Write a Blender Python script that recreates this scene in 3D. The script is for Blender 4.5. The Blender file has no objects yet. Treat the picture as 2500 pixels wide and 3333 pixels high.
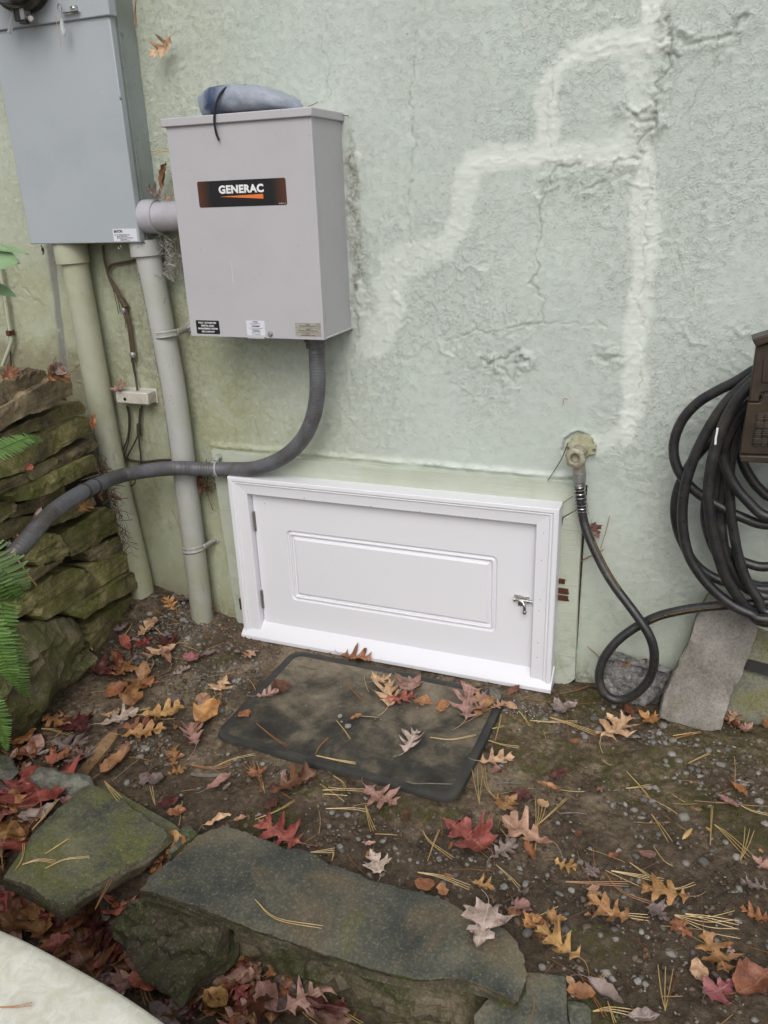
import bpy, bmesh, math, random
import numpy as np
from mathutils import Vector, Matrix, noise as mnoise

# ------------------------------------------------------------------ camera
SC = bpy.context.scene
COL = SC.collection
IW, IH, FPX = 2500.0, 3333.0, 2600.0
YAW, PITCH, ROLL = math.radians(22.05), math.radians(21.54), math.radians(-2.067)
CAM = np.array([0.0, -2.16, 1.41])
cy, sy, cp, sp = math.cos(YAW), math.sin(YAW), math.cos(PITCH), math.sin(PITCH)
FWD = np.array([-sy * cp, cy * cp, -sp]); R0 = np.array([cy, sy, 0.0]); U0 = np.cross(R0, FWD)
RGT = math.cos(ROLL) * R0 + math.sin(ROLL) * U0
UPV = -math.sin(ROLL) * R0 + math.cos(ROLL) * U0
cam = bpy.data.cameras.new('camera'); camo = bpy.data.objects.new('camera', cam); COL.objects.link(camo)
cam.sensor_fit = 'VERTICAL'; cam.sensor_height = 24.0; cam.lens = FPX / IH * 24.0
cam.clip_start = 0.02; cam.clip_end = 500
camo.matrix_world = Matrix(((RGT[0], UPV[0], -FWD[0], CAM[0]), (RGT[1], UPV[1], -FWD[1], CAM[1]), (RGT[2], UPV[2], -FWD[2], CAM[2]), (0, 0, 0, 1)))
SC.camera = camo
SC.render.resolution_x = 768; SC.render.resolution_y = 1024

# ------------------------------------------------------------------ light
SUN_AZ, SUN_EL = math.radians(14), math.radians(46)      # azimuth measured from -y towards -x
world = bpy.data.worlds.new('World'); SC.world = world; world.use_nodes = True
wn = world.node_tree; wn.nodes.clear()
wo = wn.nodes.new('ShaderNodeOutputWorld'); wb = wn.nodes.new('ShaderNodeBackground')
sky = wn.nodes.new('ShaderNodeTexSky'); sky.sky_type = 'NISHITA'; sky.sun_disc = False
sky.sun_elevation = SUN_EL; sky.sun_rotation = math.radians(180) - SUN_AZ
sky.air_density = 1.0; sky.dust_density = 4.0
hs = wn.nodes.new('ShaderNodeHueSaturation'); hs.inputs['Saturation'].default_value = 0.30   # overcast: cloud takes the blue out
wn.links.new(sky.outputs[0], hs.inputs['Color']); wn.links.new(hs.outputs[0], wb.inputs[0]); wn.links.new(wb.outputs[0], wo.inputs[0])
wb.inputs[1].default_value = 0.15
sl = bpy.data.lights.new('sun', 'SUN'); sl.energy = 0.62; sl.angle = math.radians(34); sl.color = (1.0, 0.98, 0.955)
so = bpy.data.objects.new('sun', sl); COL.objects.link(so)
sd = Vector((math.sin(SUN_AZ) * math.cos(SUN_EL), -math.cos(SUN_AZ) * math.cos(SUN_EL), math.sin(SUN_EL)))
so.rotation_euler = sd.to_track_quat('Z', 'Y').to_euler(); so.location = sd * 8
SC.view_settings.view_transform = 'Standard'; SC.view_settings.look = 'None'
SC.view_settings.exposure = 0.06; SC.view_settings.gamma = 1.0; SC.view_settings.use_curve_mapping = False
SC.render.engine = 'CYCLES'

# ------------------------------------------------------------------ maths helpers (a sight line cut with a real surface)
def ray(px, py):
    return RGT * (px - IW / 2) - UPV * (py - IH / 2) + FWD * FPX
def onY(px, py, y):
    d = ray(px, py); return Vector(CAM + d * (y - CAM[1]) / d[1])
def onX(px, py, x):
    d = ray(px, py); return Vector(CAM + d * (x - CAM[0]) / d[0])
def onZ(px, py, z):
    d = ray(px, py); return Vector(CAM + d * (z - CAM[2]) / d[2])
def onP(px, py, p0, n):
    d = ray(px, py); p0 = np.array(p0); n = np.array(n)
    return Vector(CAM + d * (np.dot(p0 - CAM, n) / np.dot(d, n)))
def onG(px, py, up=0.0):
    """first point of a sight line on the ground sheet (ground height + up)"""
    d = ray(px, py); d = d / np.linalg.norm(d); t = 0.9; p = CAM + d * t
    for _ in range(400):
        p = CAM + d * t
        h = p[2] - zg1(p[0], p[1]) - up
        if h < 0.0015: break
        t += max(h * 0.5, 0.0012)
    return Vector(p)

# value noise in numpy
def _hash(ix, iy, seed):
    h = (ix.astype(np.int64) * 374761393 + iy.astype(np.int64) * 668265263 + seed * 1442695041) & 0x7fffffff
    h = ((h ^ (h >> 13)) * 1274126177) & 0x7fffffff
    h = (h ^ (h >> 16)) & 0x7fffffff
    return (h % 65536) / 65535.0
def vn(x, y, seed=0):
    x = np.asarray(x, float); y = np.asarray(y, float)
    ix = np.floor(x); iy = np.floor(y); fx = x - ix; fy = y - iy
    fx = fx * fx * (3 - 2 * fx); fy = fy * fy * (3 - 2 * fy)
    a = _hash(ix, iy, seed); b = _hash(ix + 1, iy, seed); c = _hash(ix, iy + 1, seed); d = _hash(ix + 1, iy + 1, seed)
    return (a * (1 - fx) + b * fx) * (1 - fy) + (c * (1 - fx) + d * fx) * fy
def fbm(x, y, oct=4, seed=0):
    s = 0; a = 0.5; t = 0
    for o in range(oct):
        s = s + a * vn(np.asarray(x) * 2 ** o + o * 17.3, np.asarray(y) * 2 ** o - o * 9.1, seed + o); t += a; a *= 0.5
    return s / t
def sst(a, b, x):
    t = np.clip((x - a) / (b - a), 0, 1); return t * t * (3 - 2 * t)
def segdist(X, Z, pts):
    """distance to a polyline, and the side"""
    D = np.full(np.shape(X), 1e9)
    for (x0, z0), (x1, z1) in zip(pts[:-1], pts[1:]):
        dx, dz = x1 - x0, z1 - z0; L = dx * dx + dz * dz + 1e-12
        t = np.clip(((X - x0) * dx + (Z - z0) * dz) / L, 0, 1)
        D = np.minimum(D, np.hypot(X - x0 - t * dx, Z - z0 - t * dz))
    return D

# ground height: level terrace by the wall, a hollow full of litter in front of the edging stones
PITB = [(-3.5, -0.9), (-1.45, -1.02), (-1.28, -1.09), (-1.1, -1.09), (-1.0, -1.03), (-0.6, -1.03), (-0.2, -1.03), (-0.1, -1.2), (-0.02, -1.6), (0.1, -3.0), (0.3, -6)]
def zground(x, y):
    x = np.asarray(x, float); y = np.asarray(y, float)
    z = 0.010 * (fbm(x * 2.3 + 5, y * 2.3, 3, 3) - 0.5) * 2
    z = z + 0.095 * np.exp(-((x + 1.86) / 0.2) ** 2 - (np.minimum(y, 0) / 0.2) ** 2)
    z = z + 0.022 * np.exp(-((x + 1.6) / 0.25) ** 2 - (np.minimum(y, 0) / 0.25) ** 2)
    yb = np.interp(x, [p[0] for p in PITB[:8]], [p[1] for p in PITB[:8]])
    dep = sst(0.0, 0.06, yb - y)
    right = sst(-0.10, 0.03, x - np.interp(y, [-6, -3.0, -1.6, -1.2, -1.0], [0.3, 0.1, -0.02, -0.08, -0.08]))
    z = z - 0.17 * dep * (1 - right)
    z = z - 0.05 * sst(-1.25, -1.7, x) * sst(-0.55, -0.95, y)
    far = np.hypot(x, y + 1.0)
    z = z - 0.1 * sst(4, 20, far)
    return z
def zg1(x, y): return float(zground(np.array([x]), np.array([y]))[0])

rnd = random.Random(7)
# ------------------------------------------------------------------ object helpers
def put(o, parent=None):
    COL.objects.link(o)
    if parent is not None:
        o.parent = parent
        o.matrix_parent_inverse = Matrix.Translation(parent.location).inverted()
    return o
def tag(o, label=None, cat=None, group=None, kind=None):
    if label: o['label'] = label
    if cat: o['category'] = cat
    if group: o['group'] = group
    if kind: o['kind'] = kind
    return o
def thing(name, loc, label, cat, group=None):
    o = bpy.data.objects.new(name, None); o.location = loc; o.empty_display_size = 0.05
    COL.objects.link(o); return tag(o, label, cat, group)
def setmats(me, m):
    for k in (m if isinstance(m, (list, tuple)) else [m]): me.materials.append(k)
class MB:
    def __init__(s): s.v = []; s.f = []; s.m = []
    def add(s, vs, fs, mi=0):
        b = len(s.v); s.v += [tuple(v) for v in vs]; s.f += [tuple(i + b for i in f) for f in fs]; s.m += [mi] * len(fs); return s
    def box(s, a, b, mi=0):
        x0, y0, z0 = a; x1, y1, z1 = b
        return s.add([(x0,y0,z0),(x1,y0,z0),(x1,y1,z0),(x0,y1,z0),(x0,y0,z1),(x1,y0,z1),(x1,y1,z1),(x0,y1,z1)],
                     [(0,3,2,1),(4,5,6,7),(0,1,5,4),(1,2,6,5),(2,3,7,6),(3,0,4,7)], mi)
    def tube(s, pts, r, seg=12, caps=True, mi=0, rf=None):
        P = [Vector(p) for p in pts]; n = len(P); rs = r if isinstance(r, (list, tuple)) else [r] * n
        T = [(P[min(i + 1, n - 1)] - P[max(i - 1, 0)]).normalized() for i in range(n)]
        a = Vector((0, 0, 1)) if abs(T[0].z) < 0.9 else Vector((1, 0, 0))
        u = T[0].cross(a).normalized(); vs = []
        for i in range(n):
            u = (u - T[i] * u.dot(T[i])).normalized(); w = T[i].cross(u)
            for k in range(seg):
                an = 2 * math.pi * k / seg; q = rs[i] * (rf(i, an) if rf else 1)
                vs.append(P[i] + (u * math.cos(an) + w * math.sin(an)) * q)
        fs = [(i*seg+k, i*seg+(k+1)%seg, (i+1)*seg+(k+1)%seg, (i+1)*seg+k) for i in range(n-1) for k in range(seg)]
        if caps: fs += [tuple(range(seg))[::-1], tuple((n-1)*seg+k for k in range(seg))]
        return s.add(vs, fs, mi)
    def lathe(s, o, ax, prof, seg=24, mi=0):
        o = Vector(o); ax = Vector(ax).normalized(); u = ax.orthogonal().normalized(); w = ax.cross(u)
        vs = [o + ax * h + (u * math.cos(2*math.pi*k/seg) + w * math.sin(2*math.pi*k/seg)) * r for r, h in prof for k in range(seg)]
        n = len(prof)
        fs = [(i*seg+k, i*seg+(k+1)%seg, (i+1)*seg+(k+1)%seg, (i+1)*seg+k) for i in range(n-1) for k in range(seg)]
        fs += [tuple(range(seg))[::-1], tuple((n-1)*seg+k for k in range(seg))]
        return s.add(vs, fs, mi)
    def rings(s, R, cap=True, mi=0):
        n = len(R[0]); vs = [p for r in R for p in r]
        fs = [(i*n+k, i*n+(k+1)%n, (i+1)*n+(k+1)%n, (i+1)*n+k) for i in range(len(R)-1) for k in range(n)]
        if cap: fs.append(tuple((len(R)-1)*n+k for k in range(n)))
        return s.add(vs, fs, mi)
    def mesh(s, name, m, smooth=True, ang=35):
        me = bpy.data.meshes.new(name); me.from_pydata([tuple(v) for v in s.v], [], s.f); setmats(me, m)
        if len(me.materials) > 1: me.polygons.foreach_set('material_index', s.m)
        bm = bmesh.new(); bm.from_mesh(me); bmesh.ops.recalc_face_normals(bm, faces=bm.faces); bm.to_mesh(me); bm.free()
        if smooth:
            me.polygons.foreach_set('use_smooth', [True] * len(me.polygons)); me.set_sharp_from_angle(angle=math.radians(ang))
        return me
    def obj(s, name, m, parent=None, smooth=True, ang=35, bevel=0):
        o = bpy.data.objects.new(name, s.mesh(name, m, smooth, ang)); put(o, parent)
        if bevel:
            b = o.modifiers.new('bevel', 'BEVEL'); b.width = bevel; b.segments = 2; b.limit_method = 'ANGLE'; b.angle_limit = math.radians(40)
        return o
def spline(pts, n=8):
    """Catmull-Rom through the points"""
    P = [Vector(p) for p in pts]; P = [P[0] * 2 - P[1]] + P + [P[-1] * 2 - P[-2]]; out = []
    for i in range(1, len(P) - 2):
        for k in range(n):
            t = k / n; a, b, c, d = P[i-1], P[i], P[i+1], P[i+2]
            out.append(0.5 * ((2*b) + (c-a)*t + (2*a-5*b+4*c-d)*t*t + (3*b-a-3*c+d)*t**3))
    out.append(P[-2]); return out
def gridmesh(name, X, Y, Z, m, attrs=None, flip=False):
    ny, nx = X.shape
    me = bpy.data.meshes.new(name); me.vertices.add(nx * ny)
    me.vertices.foreach_set('co', np.stack([X, Y, Z], -1).reshape(-1).astype(np.float32))
    idx = np.arange(nx * ny).reshape(ny, nx)
    q = np.stack([idx[:-1, :-1], idx[:-1, 1:], idx[1:, 1:], idx[1:, :-1]], -1).reshape(-1, 4)
    if flip: q = q[:, ::-1]
    nf = len(q); me.loops.add(nf * 4); me.polygons.add(nf)
    me.loops.foreach_set('vertex_index', q.reshape(-1).astype(np.int32))
    me.polygons.foreach_set('loop_start', np.arange(0, nf * 4, 4, dtype=np.int32))
    me.polygons.foreach_set('use_smooth', np.ones(nf, bool))
    me.update(calc_edges=True)
    for k, a in (attrs or {}).items():
        at = me.attributes.new(k, 'FLOAT', 'POINT'); at.data.foreach_set('value', a.reshape(-1).astype(np.float32))
    setmats(me, m)
    return me
def trimesh(name, V, F, m, mi=None, smooth=False):
    me = bpy.data.meshes.new(name); me.vertices.add(len(V)); me.vertices.foreach_set('co', V.reshape(-1).astype(np.float32))
    nf, k = F.shape; me.loops.add(nf * k); me.polygons.add(nf)
    me.loops.foreach_set('vertex_index', F.reshape(-1).astype(np.int32))
    me.polygons.foreach_set('loop_start', np.arange(0, nf * k, k, dtype=np.int32))
    if smooth: me.polygons.foreach_set('use_smooth', np.ones(nf, bool))
    setmats(me, m)
    if mi is not None: me.polygons.foreach_set('material_index', mi.astype(np.int32))
    me.update(calc_edges=True); return me

# ------------------------------------------------------------------ materials
class NT:
    def __init__(s, name):
        s.mat = bpy.data.materials.new(name); s.mat.use_nodes = True; s.t = s.mat.node_tree
        s.b = s.t.nodes['Principled BSDF']; s.out = s.t.nodes['Material Output']
        s.tc = s.t.nodes.new('ShaderNodeTexCoord'); s.co = s.tc.outputs['Object']
    def n(s, ty, **kw):
        x = s.t.nodes.new(ty)
        for k, v in kw.items():
            k2 = k.replace('_', ' ')
            if k in ('operation', 'blend_type', 'data_type', 'attribute_name', 'feature', 'noise_dimensions', 'wave_type', 'bands_direction', 'distance', 'interpolation_type', 'clamp', 'vector_type', 'musgrave_type', 'noise_type'): setattr(x, k, v)
            else:
                i = x.inputs[k2] if k2 in x.inputs else x.inputs[int(k[1:])]
                s.set(i, v)
        return x
    def set(s, i, v):
        if hasattr(v, 'is_output') or isinstance(v, bpy.types.NodeSocket): s.t.links.new(v, i)
        else:
            if i.type == 'RGBA' and len(v) == 3: v = (*v, 1)
            i.default_value = v
    def noise(s, sc, det=4, rough=0.55, dist=0.0, co=None):
        return s.n('ShaderNodeTexNoise', Scale=sc, Detail=det, Roughness=rough, Distortion=dist, Vector=co or s.co).outputs['Fac']
    def ramp(s, f, stops, interp='LINEAR'):
        r = s.t.nodes.new('ShaderNodeValToRGB'); s.t.links.new(f, r.inputs[0]); e = r.color_ramp.elements; r.color_ramp.interpolation = interp
        while len(e) < len(stops): e.new(0.5)
        for el, (p, c) in zip(e, stops):
            el.position = p; el.color = (c, c, c, 1) if isinstance(c, (int, float)) else (*c, 1)
        return r.outputs[0]
    def mix(s, f, a, b, mode='MIX'):
        x = s.t.nodes.new('ShaderNodeMix'); x.data_type = 'RGBA'; x.blend_type = mode
        s.set(x.inputs[0], f); s.set(x.inputs[6], a); s.set(x.inputs[7], b); return x.outputs[2]
    def m(s, op, a, b=0.0, c=0.0):
        x = s.t.nodes.new('ShaderNodeMath'); x.operation = op
        for i, v in enumerate((a, b, c)): s.set(x.inputs[i], v)
        return x.outputs[0]
    def attr(s, name):
        a = s.t.nodes.new('ShaderNodeAttribute'); a.attribute_name = name; return a.outputs['Fac']
    def objrand(s): return s.t.nodes.new('ShaderNodeObjectInfo').outputs['Random']
    def shiftco(s):
        """object coordinates pushed apart per object, so copies do not repeat"""
        r = s.objrand(); v = s.t.nodes.new('ShaderNodeVectorMath'); v.operation = 'ADD'; s.t.links.new(s.co, v.inputs[0])
        c = s.t.nodes.new('ShaderNodeCombineXYZ'); k = s.m('MULTIPLY', r, 37.0)
        for i in range(3): s.t.links.new(k, c.inputs[i])
        s.t.links.new(c.outputs[0], v.inputs[1]); s.co = v.outputs[0]; return s
    def bump(s, h, dist=0.001, strength=1.0, prev=None):
        b = s.t.nodes.new('ShaderNodeBump'); b.inputs['Strength'].default_value = strength; b.inputs['Distance'].default_value = dist
        s.t.links.new(h, b.inputs['Height'])
        if prev: s.t.links.new(prev, b.inputs['Normal'])
        return b.outputs[0]
    def fin(s, col, rough=0.6, normal=None, metal=0.0, spec=None, **kw):
        s.set(s.b.inputs['Base Color'], col); s.set(s.b.inputs['Roughness'], rough); s.set(s.b.inputs['Metallic'], metal)
        if normal: s.t.links.new(normal, s.b.inputs['Normal'])
        if spec is not None: s.b.inputs['Specular IOR Level'].default_value = spec
        for k, v in kw.items(): s.set(s.b.inputs[k.replace('_', ' ')], v)
        return s.mat

def simple(name, c1, c2=None, sc=12, rough=0.5, metal=0.0, bump=0.0, bsc=200, speck=None, spec=None, grime=None, rr=0.1):
    """plain coat with uneven tone, roughness wear, fine grain, specks and dirt"""
    t = NT(name); c2 = c2 or tuple(x * 0.82 for x in c1)
    col = t.mix(t.ramp(t.noise(sc, 5), [(0.3, 0.0), (0.7, 1.0)]), c1, c2)
    if grime:
        g, amt = grime
        f = t.ramp(t.noise(sc * 0.5, 8, 0.7, 0.6), [(0.5, 0.0), (0.75, amt)]); col = t.mix(f, col, g)
    if speck:
        c, th = speck
        v = t.ramp(t.noise(170, 2, 0.5), [(th, 0.0), (th + 0.03, 0.85)]); v2 = t.ramp(t.noise(23, 2), [(0.45, 0.0), (0.6, 1.0)])
        col = t.mix(t.m('MULTIPLY', v, v2), col, c)
    r = t.ramp(t.noise(sc * 2, 4), [(0.25, max(rough - rr, 0.03)), (0.75, min(rough + rr, 1.0))])
    nm = t.bump(t.noise(bsc, 3), 0.0006, bump) if bump else None
    return t.fin(col, r, nm, metal, spec)

M = {}
M['box_grey'] = simple('transfer_switch_paint', (0.465, 0.457, 0.480), (0.445, 0.437, 0.460), 3, 0.42, 0, 0.12, 900, ((0.09, 0.06, 0.04), 0.70), 0.35, ((0.30, 0.28, 0.24), 0.25))
M['meter_grey'] = simple('meter_box_paint', (0.385, 0.420, 0.450), (0.350, 0.385, 0.412), 3, 0.36, 0, 0.10, 700, ((0.55, 0.56, 0.55), 0.72), 0.4, ((0.22, 0.25, 0.22), 0.4))
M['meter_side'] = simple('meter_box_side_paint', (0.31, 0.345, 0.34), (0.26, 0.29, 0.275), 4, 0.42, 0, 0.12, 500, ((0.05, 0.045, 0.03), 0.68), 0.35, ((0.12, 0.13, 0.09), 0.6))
M['door_white'] = simple('white_satin_paint', (0.75, 0.75, 0.785), (0.73, 0.73, 0.768), 2.5, 0.36, 0, 0.03, 500, ((0.35, 0.30, 0.24), 0.76), 0.35)
M['chrome'] = simple('polished_chrome', (0.62, 0.61, 0.59), None, 30, 0.16, 1.0)
M['steel'] = simple('dull_steel', (0.42, 0.41, 0.39), (0.24, 0.22, 0.19), 60, 0.38, 0.9, 0.2, 300)
M['zinc'] = simple('grey_zinc', (0.42, 0.43, 0.43), (0.28, 0.28, 0.26), 80, 0.45, 0.7, 0.2, 400)
M['dark_plastic'] = simple('brown_weathered_plastic', (0.026, 0.020, 0.016), (0.045, 0.031, 0.019), 14, 0.42, 0, 0.35, 600, ((0.25, 0.22, 0.17), 0.73), 0.5, ((0.085, 0.058, 0.028), 0.5))
M['black_plastic'] = simple('black_plastic', (0.018, 0.018, 0.019), (0.035, 0.034, 0.033), 30, 0.45, 0, 0.1)
M['cable_brown'] = simple('brown_cable_jacket', (0.055, 0.034, 0.020), (0.10, 0.065, 0.035), 60, 0.6, 0, 0.2)
M['cable_black'] = simple('black_cable_jacket', (0.022, 0.020, 0.018), (0.06, 0.05, 0.035), 70, 0.6, 0, 0.2)
M['junction_white'] = simple('aged_ivory_plastic', (0.62, 0.60, 0.54), (0.50, 0.47, 0.40), 20, 0.5, 0, 0.1, 300, ((0.10, 0.08, 0.05), 0.66), None, ((0.26, 0.22, 0.14), 0.6))
M['brass'] = simple('weathered_spigot_metal', (0.42, 0.40, 0.32), (0.27, 0.25, 0.17), 45, 0.55, 0.35, 0.6, 260, None, None, ((0.13, 0.11, 0.06), 0.6))
M['paint_flange'] = simple('overpainted_flange', (0.46, 0.47, 0.33), (0.33, 0.32, 0.19), 60, 0.7, 0, 0.7, 300, None, None, ((0.12, 0.10, 0.05), 0.6))
M['cord'] = simple('black_cord', (0.016, 0.016, 0.017), None, 200, 0.75, 0, 0.6, 900)
M['rust'] = simple('rust', (0.13, 0.042, 0.014), (0.035, 0.014, 0.008), 60, 0.9, 0, 1.0, 500)
M['dark_gap'] = simple('dark_soil', (0.022, 0.017, 0.011), (0.040, 0.030, 0.018), 30, 0.95, 0, 1.0, 120)
M['sign_black'] = simple('black_vinyl', (0.010, 0.010, 0.011), None, 10, 0.35)
M['label_black'] = simple('black_label', (0.012, 0.012, 0.014), None, 10, 0.4)
M['label_white'] = simple('white_label', (0.66, 0.68, 0.74), (0.62, 0.63, 0.68), 40, 0.45)
M['label_grey'] = simple('faded_silver_label', (0.37, 0.36, 0.31), (0.30, 0.28, 0.23), 60, 0.5, 0, 0, 200, None, None, ((0.20, 0.17, 0.12), 0.6))
M['ink_white'] = simple('white_ink', (0.85, 0.85, 0.85), None, 10, 0.4)
M['ink_black'] = simple('black_ink', (0.02, 0.02, 0.025), None, 10, 0.5)
M['ink_grey'] = simple('grey_ink', (0.16, 0.16, 0.19), None, 10, 0.5)
M['ink_dark'] = simple('faded_ink', (0.07, 0.065, 0.06), (0.16, 0.15, 0.14), 60, 0.6)
M['orange'] = simple('orange_vinyl', (0.82, 0.20, 0.035), None, 10, 0.4)
M['glass_dark'] = simple('meter_ring_metal', (0.10, 0.095, 0.08), (0.045, 0.042, 0.035), 20, 0.3, 0.6, 0, 200, None, None, ((0.2, 0.17, 0.1), 0.5))
def seal_mat():
    t = NT('clear_seal_plastic'); t.b.inputs['Transmission Weight'].default_value = 0.6
    return t.fin((0.8, 0.83, 0.84), 0.15)
M['clear'] = seal_mat()
def sign_mat():
    """black vinyl with an orange-brown halftone glow at both ends, as printed"""
    t = NT('printed_sign_face'); g = t.tc.outputs['Generated']
    sx = t.n('ShaderNodeSeparateXYZ', Vector=g)
    e = t.m('ABSOLUTE', t.m('SUBTRACT', sx.outputs[0], 0.5)); e = t.ramp(e, [(0.35, 0.0), (0.5, 0.7)])
    rot = t.n('ShaderNodeMapping', Vector=t.co); rot.inputs['Rotation'].default_value = (0, math.radians(45), 0)
    chk = t.n('ShaderNodeTexChecker', Vector=rot.outputs[0], Scale=330.0)
    col = t.mix(t.m('MULTIPLY', e, t.m('MULTIPLY_ADD', chk.outputs['Fac'], 0.5, 0.35)), (0.008, 0.008, 0.009), (0.20, 0.060, 0.02))
    return t.fin(col, 0.32)
M['sign_face'] = sign_mat()

def pvc_mat(name, c, algae):
    t = NT(name); z = t.n('ShaderNodeSeparateXYZ', Vector=t.tc.outputs['Object'])
    n1 = t.noise(9, 6, 0.65, 0.4)
    f = t.m('MULTIPLY', t.ramp(n1, [(0.35, 0.0), (0.68, 1.0)]), algae)
    col = t.mix(f, c, (0.33, 0.345, 0.20)); col = t.mix(t.ramp(t.noise(24, 8, 0.75, 1.2), [(0.62, 0.0), (0.72, 0.55)]), col, (0.10, 0.08, 0.045))
    ms = t.n('ShaderNodeMapping', Vector=t.co); ms.inputs['Scale'].default_value = (1, 1, .12)
    col = t.mix(t.m('MULTIPLY', t.ramp(t.noise(60, 5, 0.7, 0.3, ms.outputs[0]), [(0.60, 0.0), (0.68, 0.6)]), t.ramp(t.noise(6, 3), [(0.45, 0.1), (0.6, 1.0)])), col, (0.13, 0.105, 0.06))
    low = t.ramp(z.outputs[2], [(0.0, 1.0), (0.55, 0.0)]); col = t.mix(t.m('MULTIPLY', low, t.ramp(n1, [(0.2, 0.15), (0.7, 0.8)])), col, (0.29, 0.295, 0.17))
    sp_ = t.m('MULTIPLY', t.ramp(t.noise(150, 2), [(0.70, 0.0), (0.73, 0.9)]), t.ramp(t.noise(14, 2), [(0.45, 0), (0.6, 1)])); col = t.mix(sp_, col, (0.06, 0.05, 0.03))
    return t.fin(col, t.ramp(t.noise(20), [(0.3, 0.38), (0.7, 0.6)]), t.bump(t.noise(300, 3), 0.0005, 0.2))
M['pvc_green'] = pvc_mat('painted_green_conduit', (0.47, 0.475, 0.375), 0.6)
M['pvc_grey'] = pvc_mat('grey_pvc_conduit', (0.435, 0.44, 0.435), 0.35)
M['pvc_light'] = simple('light_grey_pvc', (0.44, 0.43, 0.465), (0.36, 0.35, 0.38), 20, 0.35, 0, 0.1)
M['strap_paint'] = simple('grey_pipe_strap', (0.42, 0.425, 0.41), (0.30, 0.30, 0.25), 40, 0.4, 0, 0.1)
def flex_mat():
    t = NT('flexible_conduit_jacket'); w = t.noise(7, 6, 0.6, 0.5)
    col = t.mix(t.ramp(w, [(0.4, 0.0), (0.62, 1.0)]), (0.125, 0.13, 0.145), (0.070, 0.062, 0.055))
    col = t.mix(t.ramp(t.noise(35, 6, 0.7, 0.8), [(0.6, 0.0), (0.7, 0.7)]), col, (0.24, 0.245, 0.27))
    col = t.mix(t.ramp(t.noise(120, 3, 0.6), [(0.66, 0.0), (0.7, 0.7)]), col, (0.04, 0.033, 0.026))
    return t.fin(col, t.ramp(t.noise(16), [(0.3, 0.33), (0.7, 0.55)]), t.bump(t.noise(180, 4), 0.0006, 0.35))
M['flex'] = flex_mat()
def hose_mat():
    t = NT('black_rubber_hose'); n1 = t.noise(28, 5, 0.6, 0.3)
    col = t.mix(t.ramp(n1, [(0.4, 0.0), (0.7, 1.0)]), (0.016, 0.016, 0.018), (0.034, 0.032, 0.030))
    col = t.mix(t.ramp(t.noise(9, 6, 0.7, 0.6), [(0.55, 0.0), (0.68, 0.4)]), col, (0.10, 0.085, 0.065))
    return t.fin(col, t.ramp(t.noise(60, 4), [(0.3, 0.24), (0.7, 0.42)]), t.bump(t.noise(420, 3, 0.7), 0.0012, 0.6), 0, 0.6)
M['hose'] = hose_mat()
M['hose_print'] = simple('yellow_hose_print', (0.26, 0.16, 0.025), (0.06, 0.04, 0.015), 160, 0.7)

def wall_mat():
    t = NT('painted_stucco'); A = t.attr
    col = t.mix(t.ramp(t.noise(2.2, 6, 0.6, 0.5), [(0.3, 0.0), (0.7, 1.0)]), (0.545, 0.600, 0.548), (0.490, 0.545, 0.497))
    col = t.mix(t.ramp(t.noise(5.5, 5, 0.6, 1.0), [(0.52, 0.0), (0.75, 0.30)]), col, (0.51, 0.615, 0.565))
    col = t.mix(A('patch'), col, (0.74, 0.785, 0.73))
    alg = t.m('MULTIPLY', A('algae'), t.ramp(t.noise(7, 8, 0.7, 0.7), [(0.22, 0.45), (0.7, 1.0)]))
    col = t.mix(alg, col, (0.345, 0.355, 0.205))
    col = t.mix(A('brown'), col, (0.215, 0.190, 0.115))
    col = t.mix(t.m('MULTIPLY', A('grime'), t.ramp(t.noise(55, 6, 0.75), [(0.38, 0.0), (0.62, 1.0)])), col, (0.13, 0.10, 0.06))
    col = t.mix(t.m('MULTIPLY', A('crack'), t.ramp(t.noise(90, 3), [(0.35, 0.45), (0.6, 1.0)])), col, (0.13, 0.135, 0.11))
    col = t.mix(A('bare'), col, (0.17, 0.17, 0.165))
    # little insects' droppings and flecks
    f = t.m('MULTIPLY', t.ramp(t.noise(95, 2), [(0.73, 0.0), (0.75, 0.8)]), t.ramp(t.noise(5, 3), [(0.42, 0.1), (0.62, 1.0)])); col = t.mix(f, col, (0.11, 0.10, 0.06))
    col = t.mix(t.m('MULTIPLY', t.ramp(t.noise(60, 4, 0.7), [(0.58, 0.0), (0.7, 0.30)]), 1.0), col, (0.68, 0.73, 0.67))
    # relief too fine for the mesh: trowel scratches and paint crumbs
    mp = t.n('ShaderNodeMapping', Vector=t.co); mp.inputs['Scale'].default_value = (1.0, 1.0, 1.6)
    n1 = t.noise(210, 6, 0.62, 0.9, mp.outputs[0]); n2 = t.noise(80, 5, 0.6, 1.6, mp.outputs[0])
    h = t.m('ADD', t.m('MULTIPLY', n1, A('rough')), t.m('MULTIPLY', t.ramp(n2, [(0.48, 0.0), (0.56, 0.8), (0.6, 1.0)]), A('rough')))
    fine = t.noise(520, 3, 0.7)
    mq = t.n('ShaderNodeMapping', Vector=t.co); mq.inputs['Rotation'].default_value = (0, 0.6, 0); mq.inputs['Scale'].default_value = (1.0, 1.0, 2.3)
    rd = t.m('ABSOLUTE', t.m('SUBTRACT', t.noise(95, 3, 0.55, 0.3, mq.outputs[0]), 0.5)); rd = t.ramp(rd, [(0.0, 1.0), (0.03, 0.0)])
    rd = t.m('MULTIPLY', rd, t.m('MULTIPLY', t.ramp(t.noise(45, 3), [(0.40, 0.1), (0.58, 0.8)]), A('rough')))
    col = t.mix(t.m('MULTIPLY', rd, 0.20), col, (0.70, 0.75, 0.69))
    b = t.bump(h, 0.0010, 0.45); b = t.bump(rd, 0.0022, 0.75, b); b = t.bump(fine, 0.0004, 0.3, b)
    return t.fin(col, 0.62, b, 0, 0.35)
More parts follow.
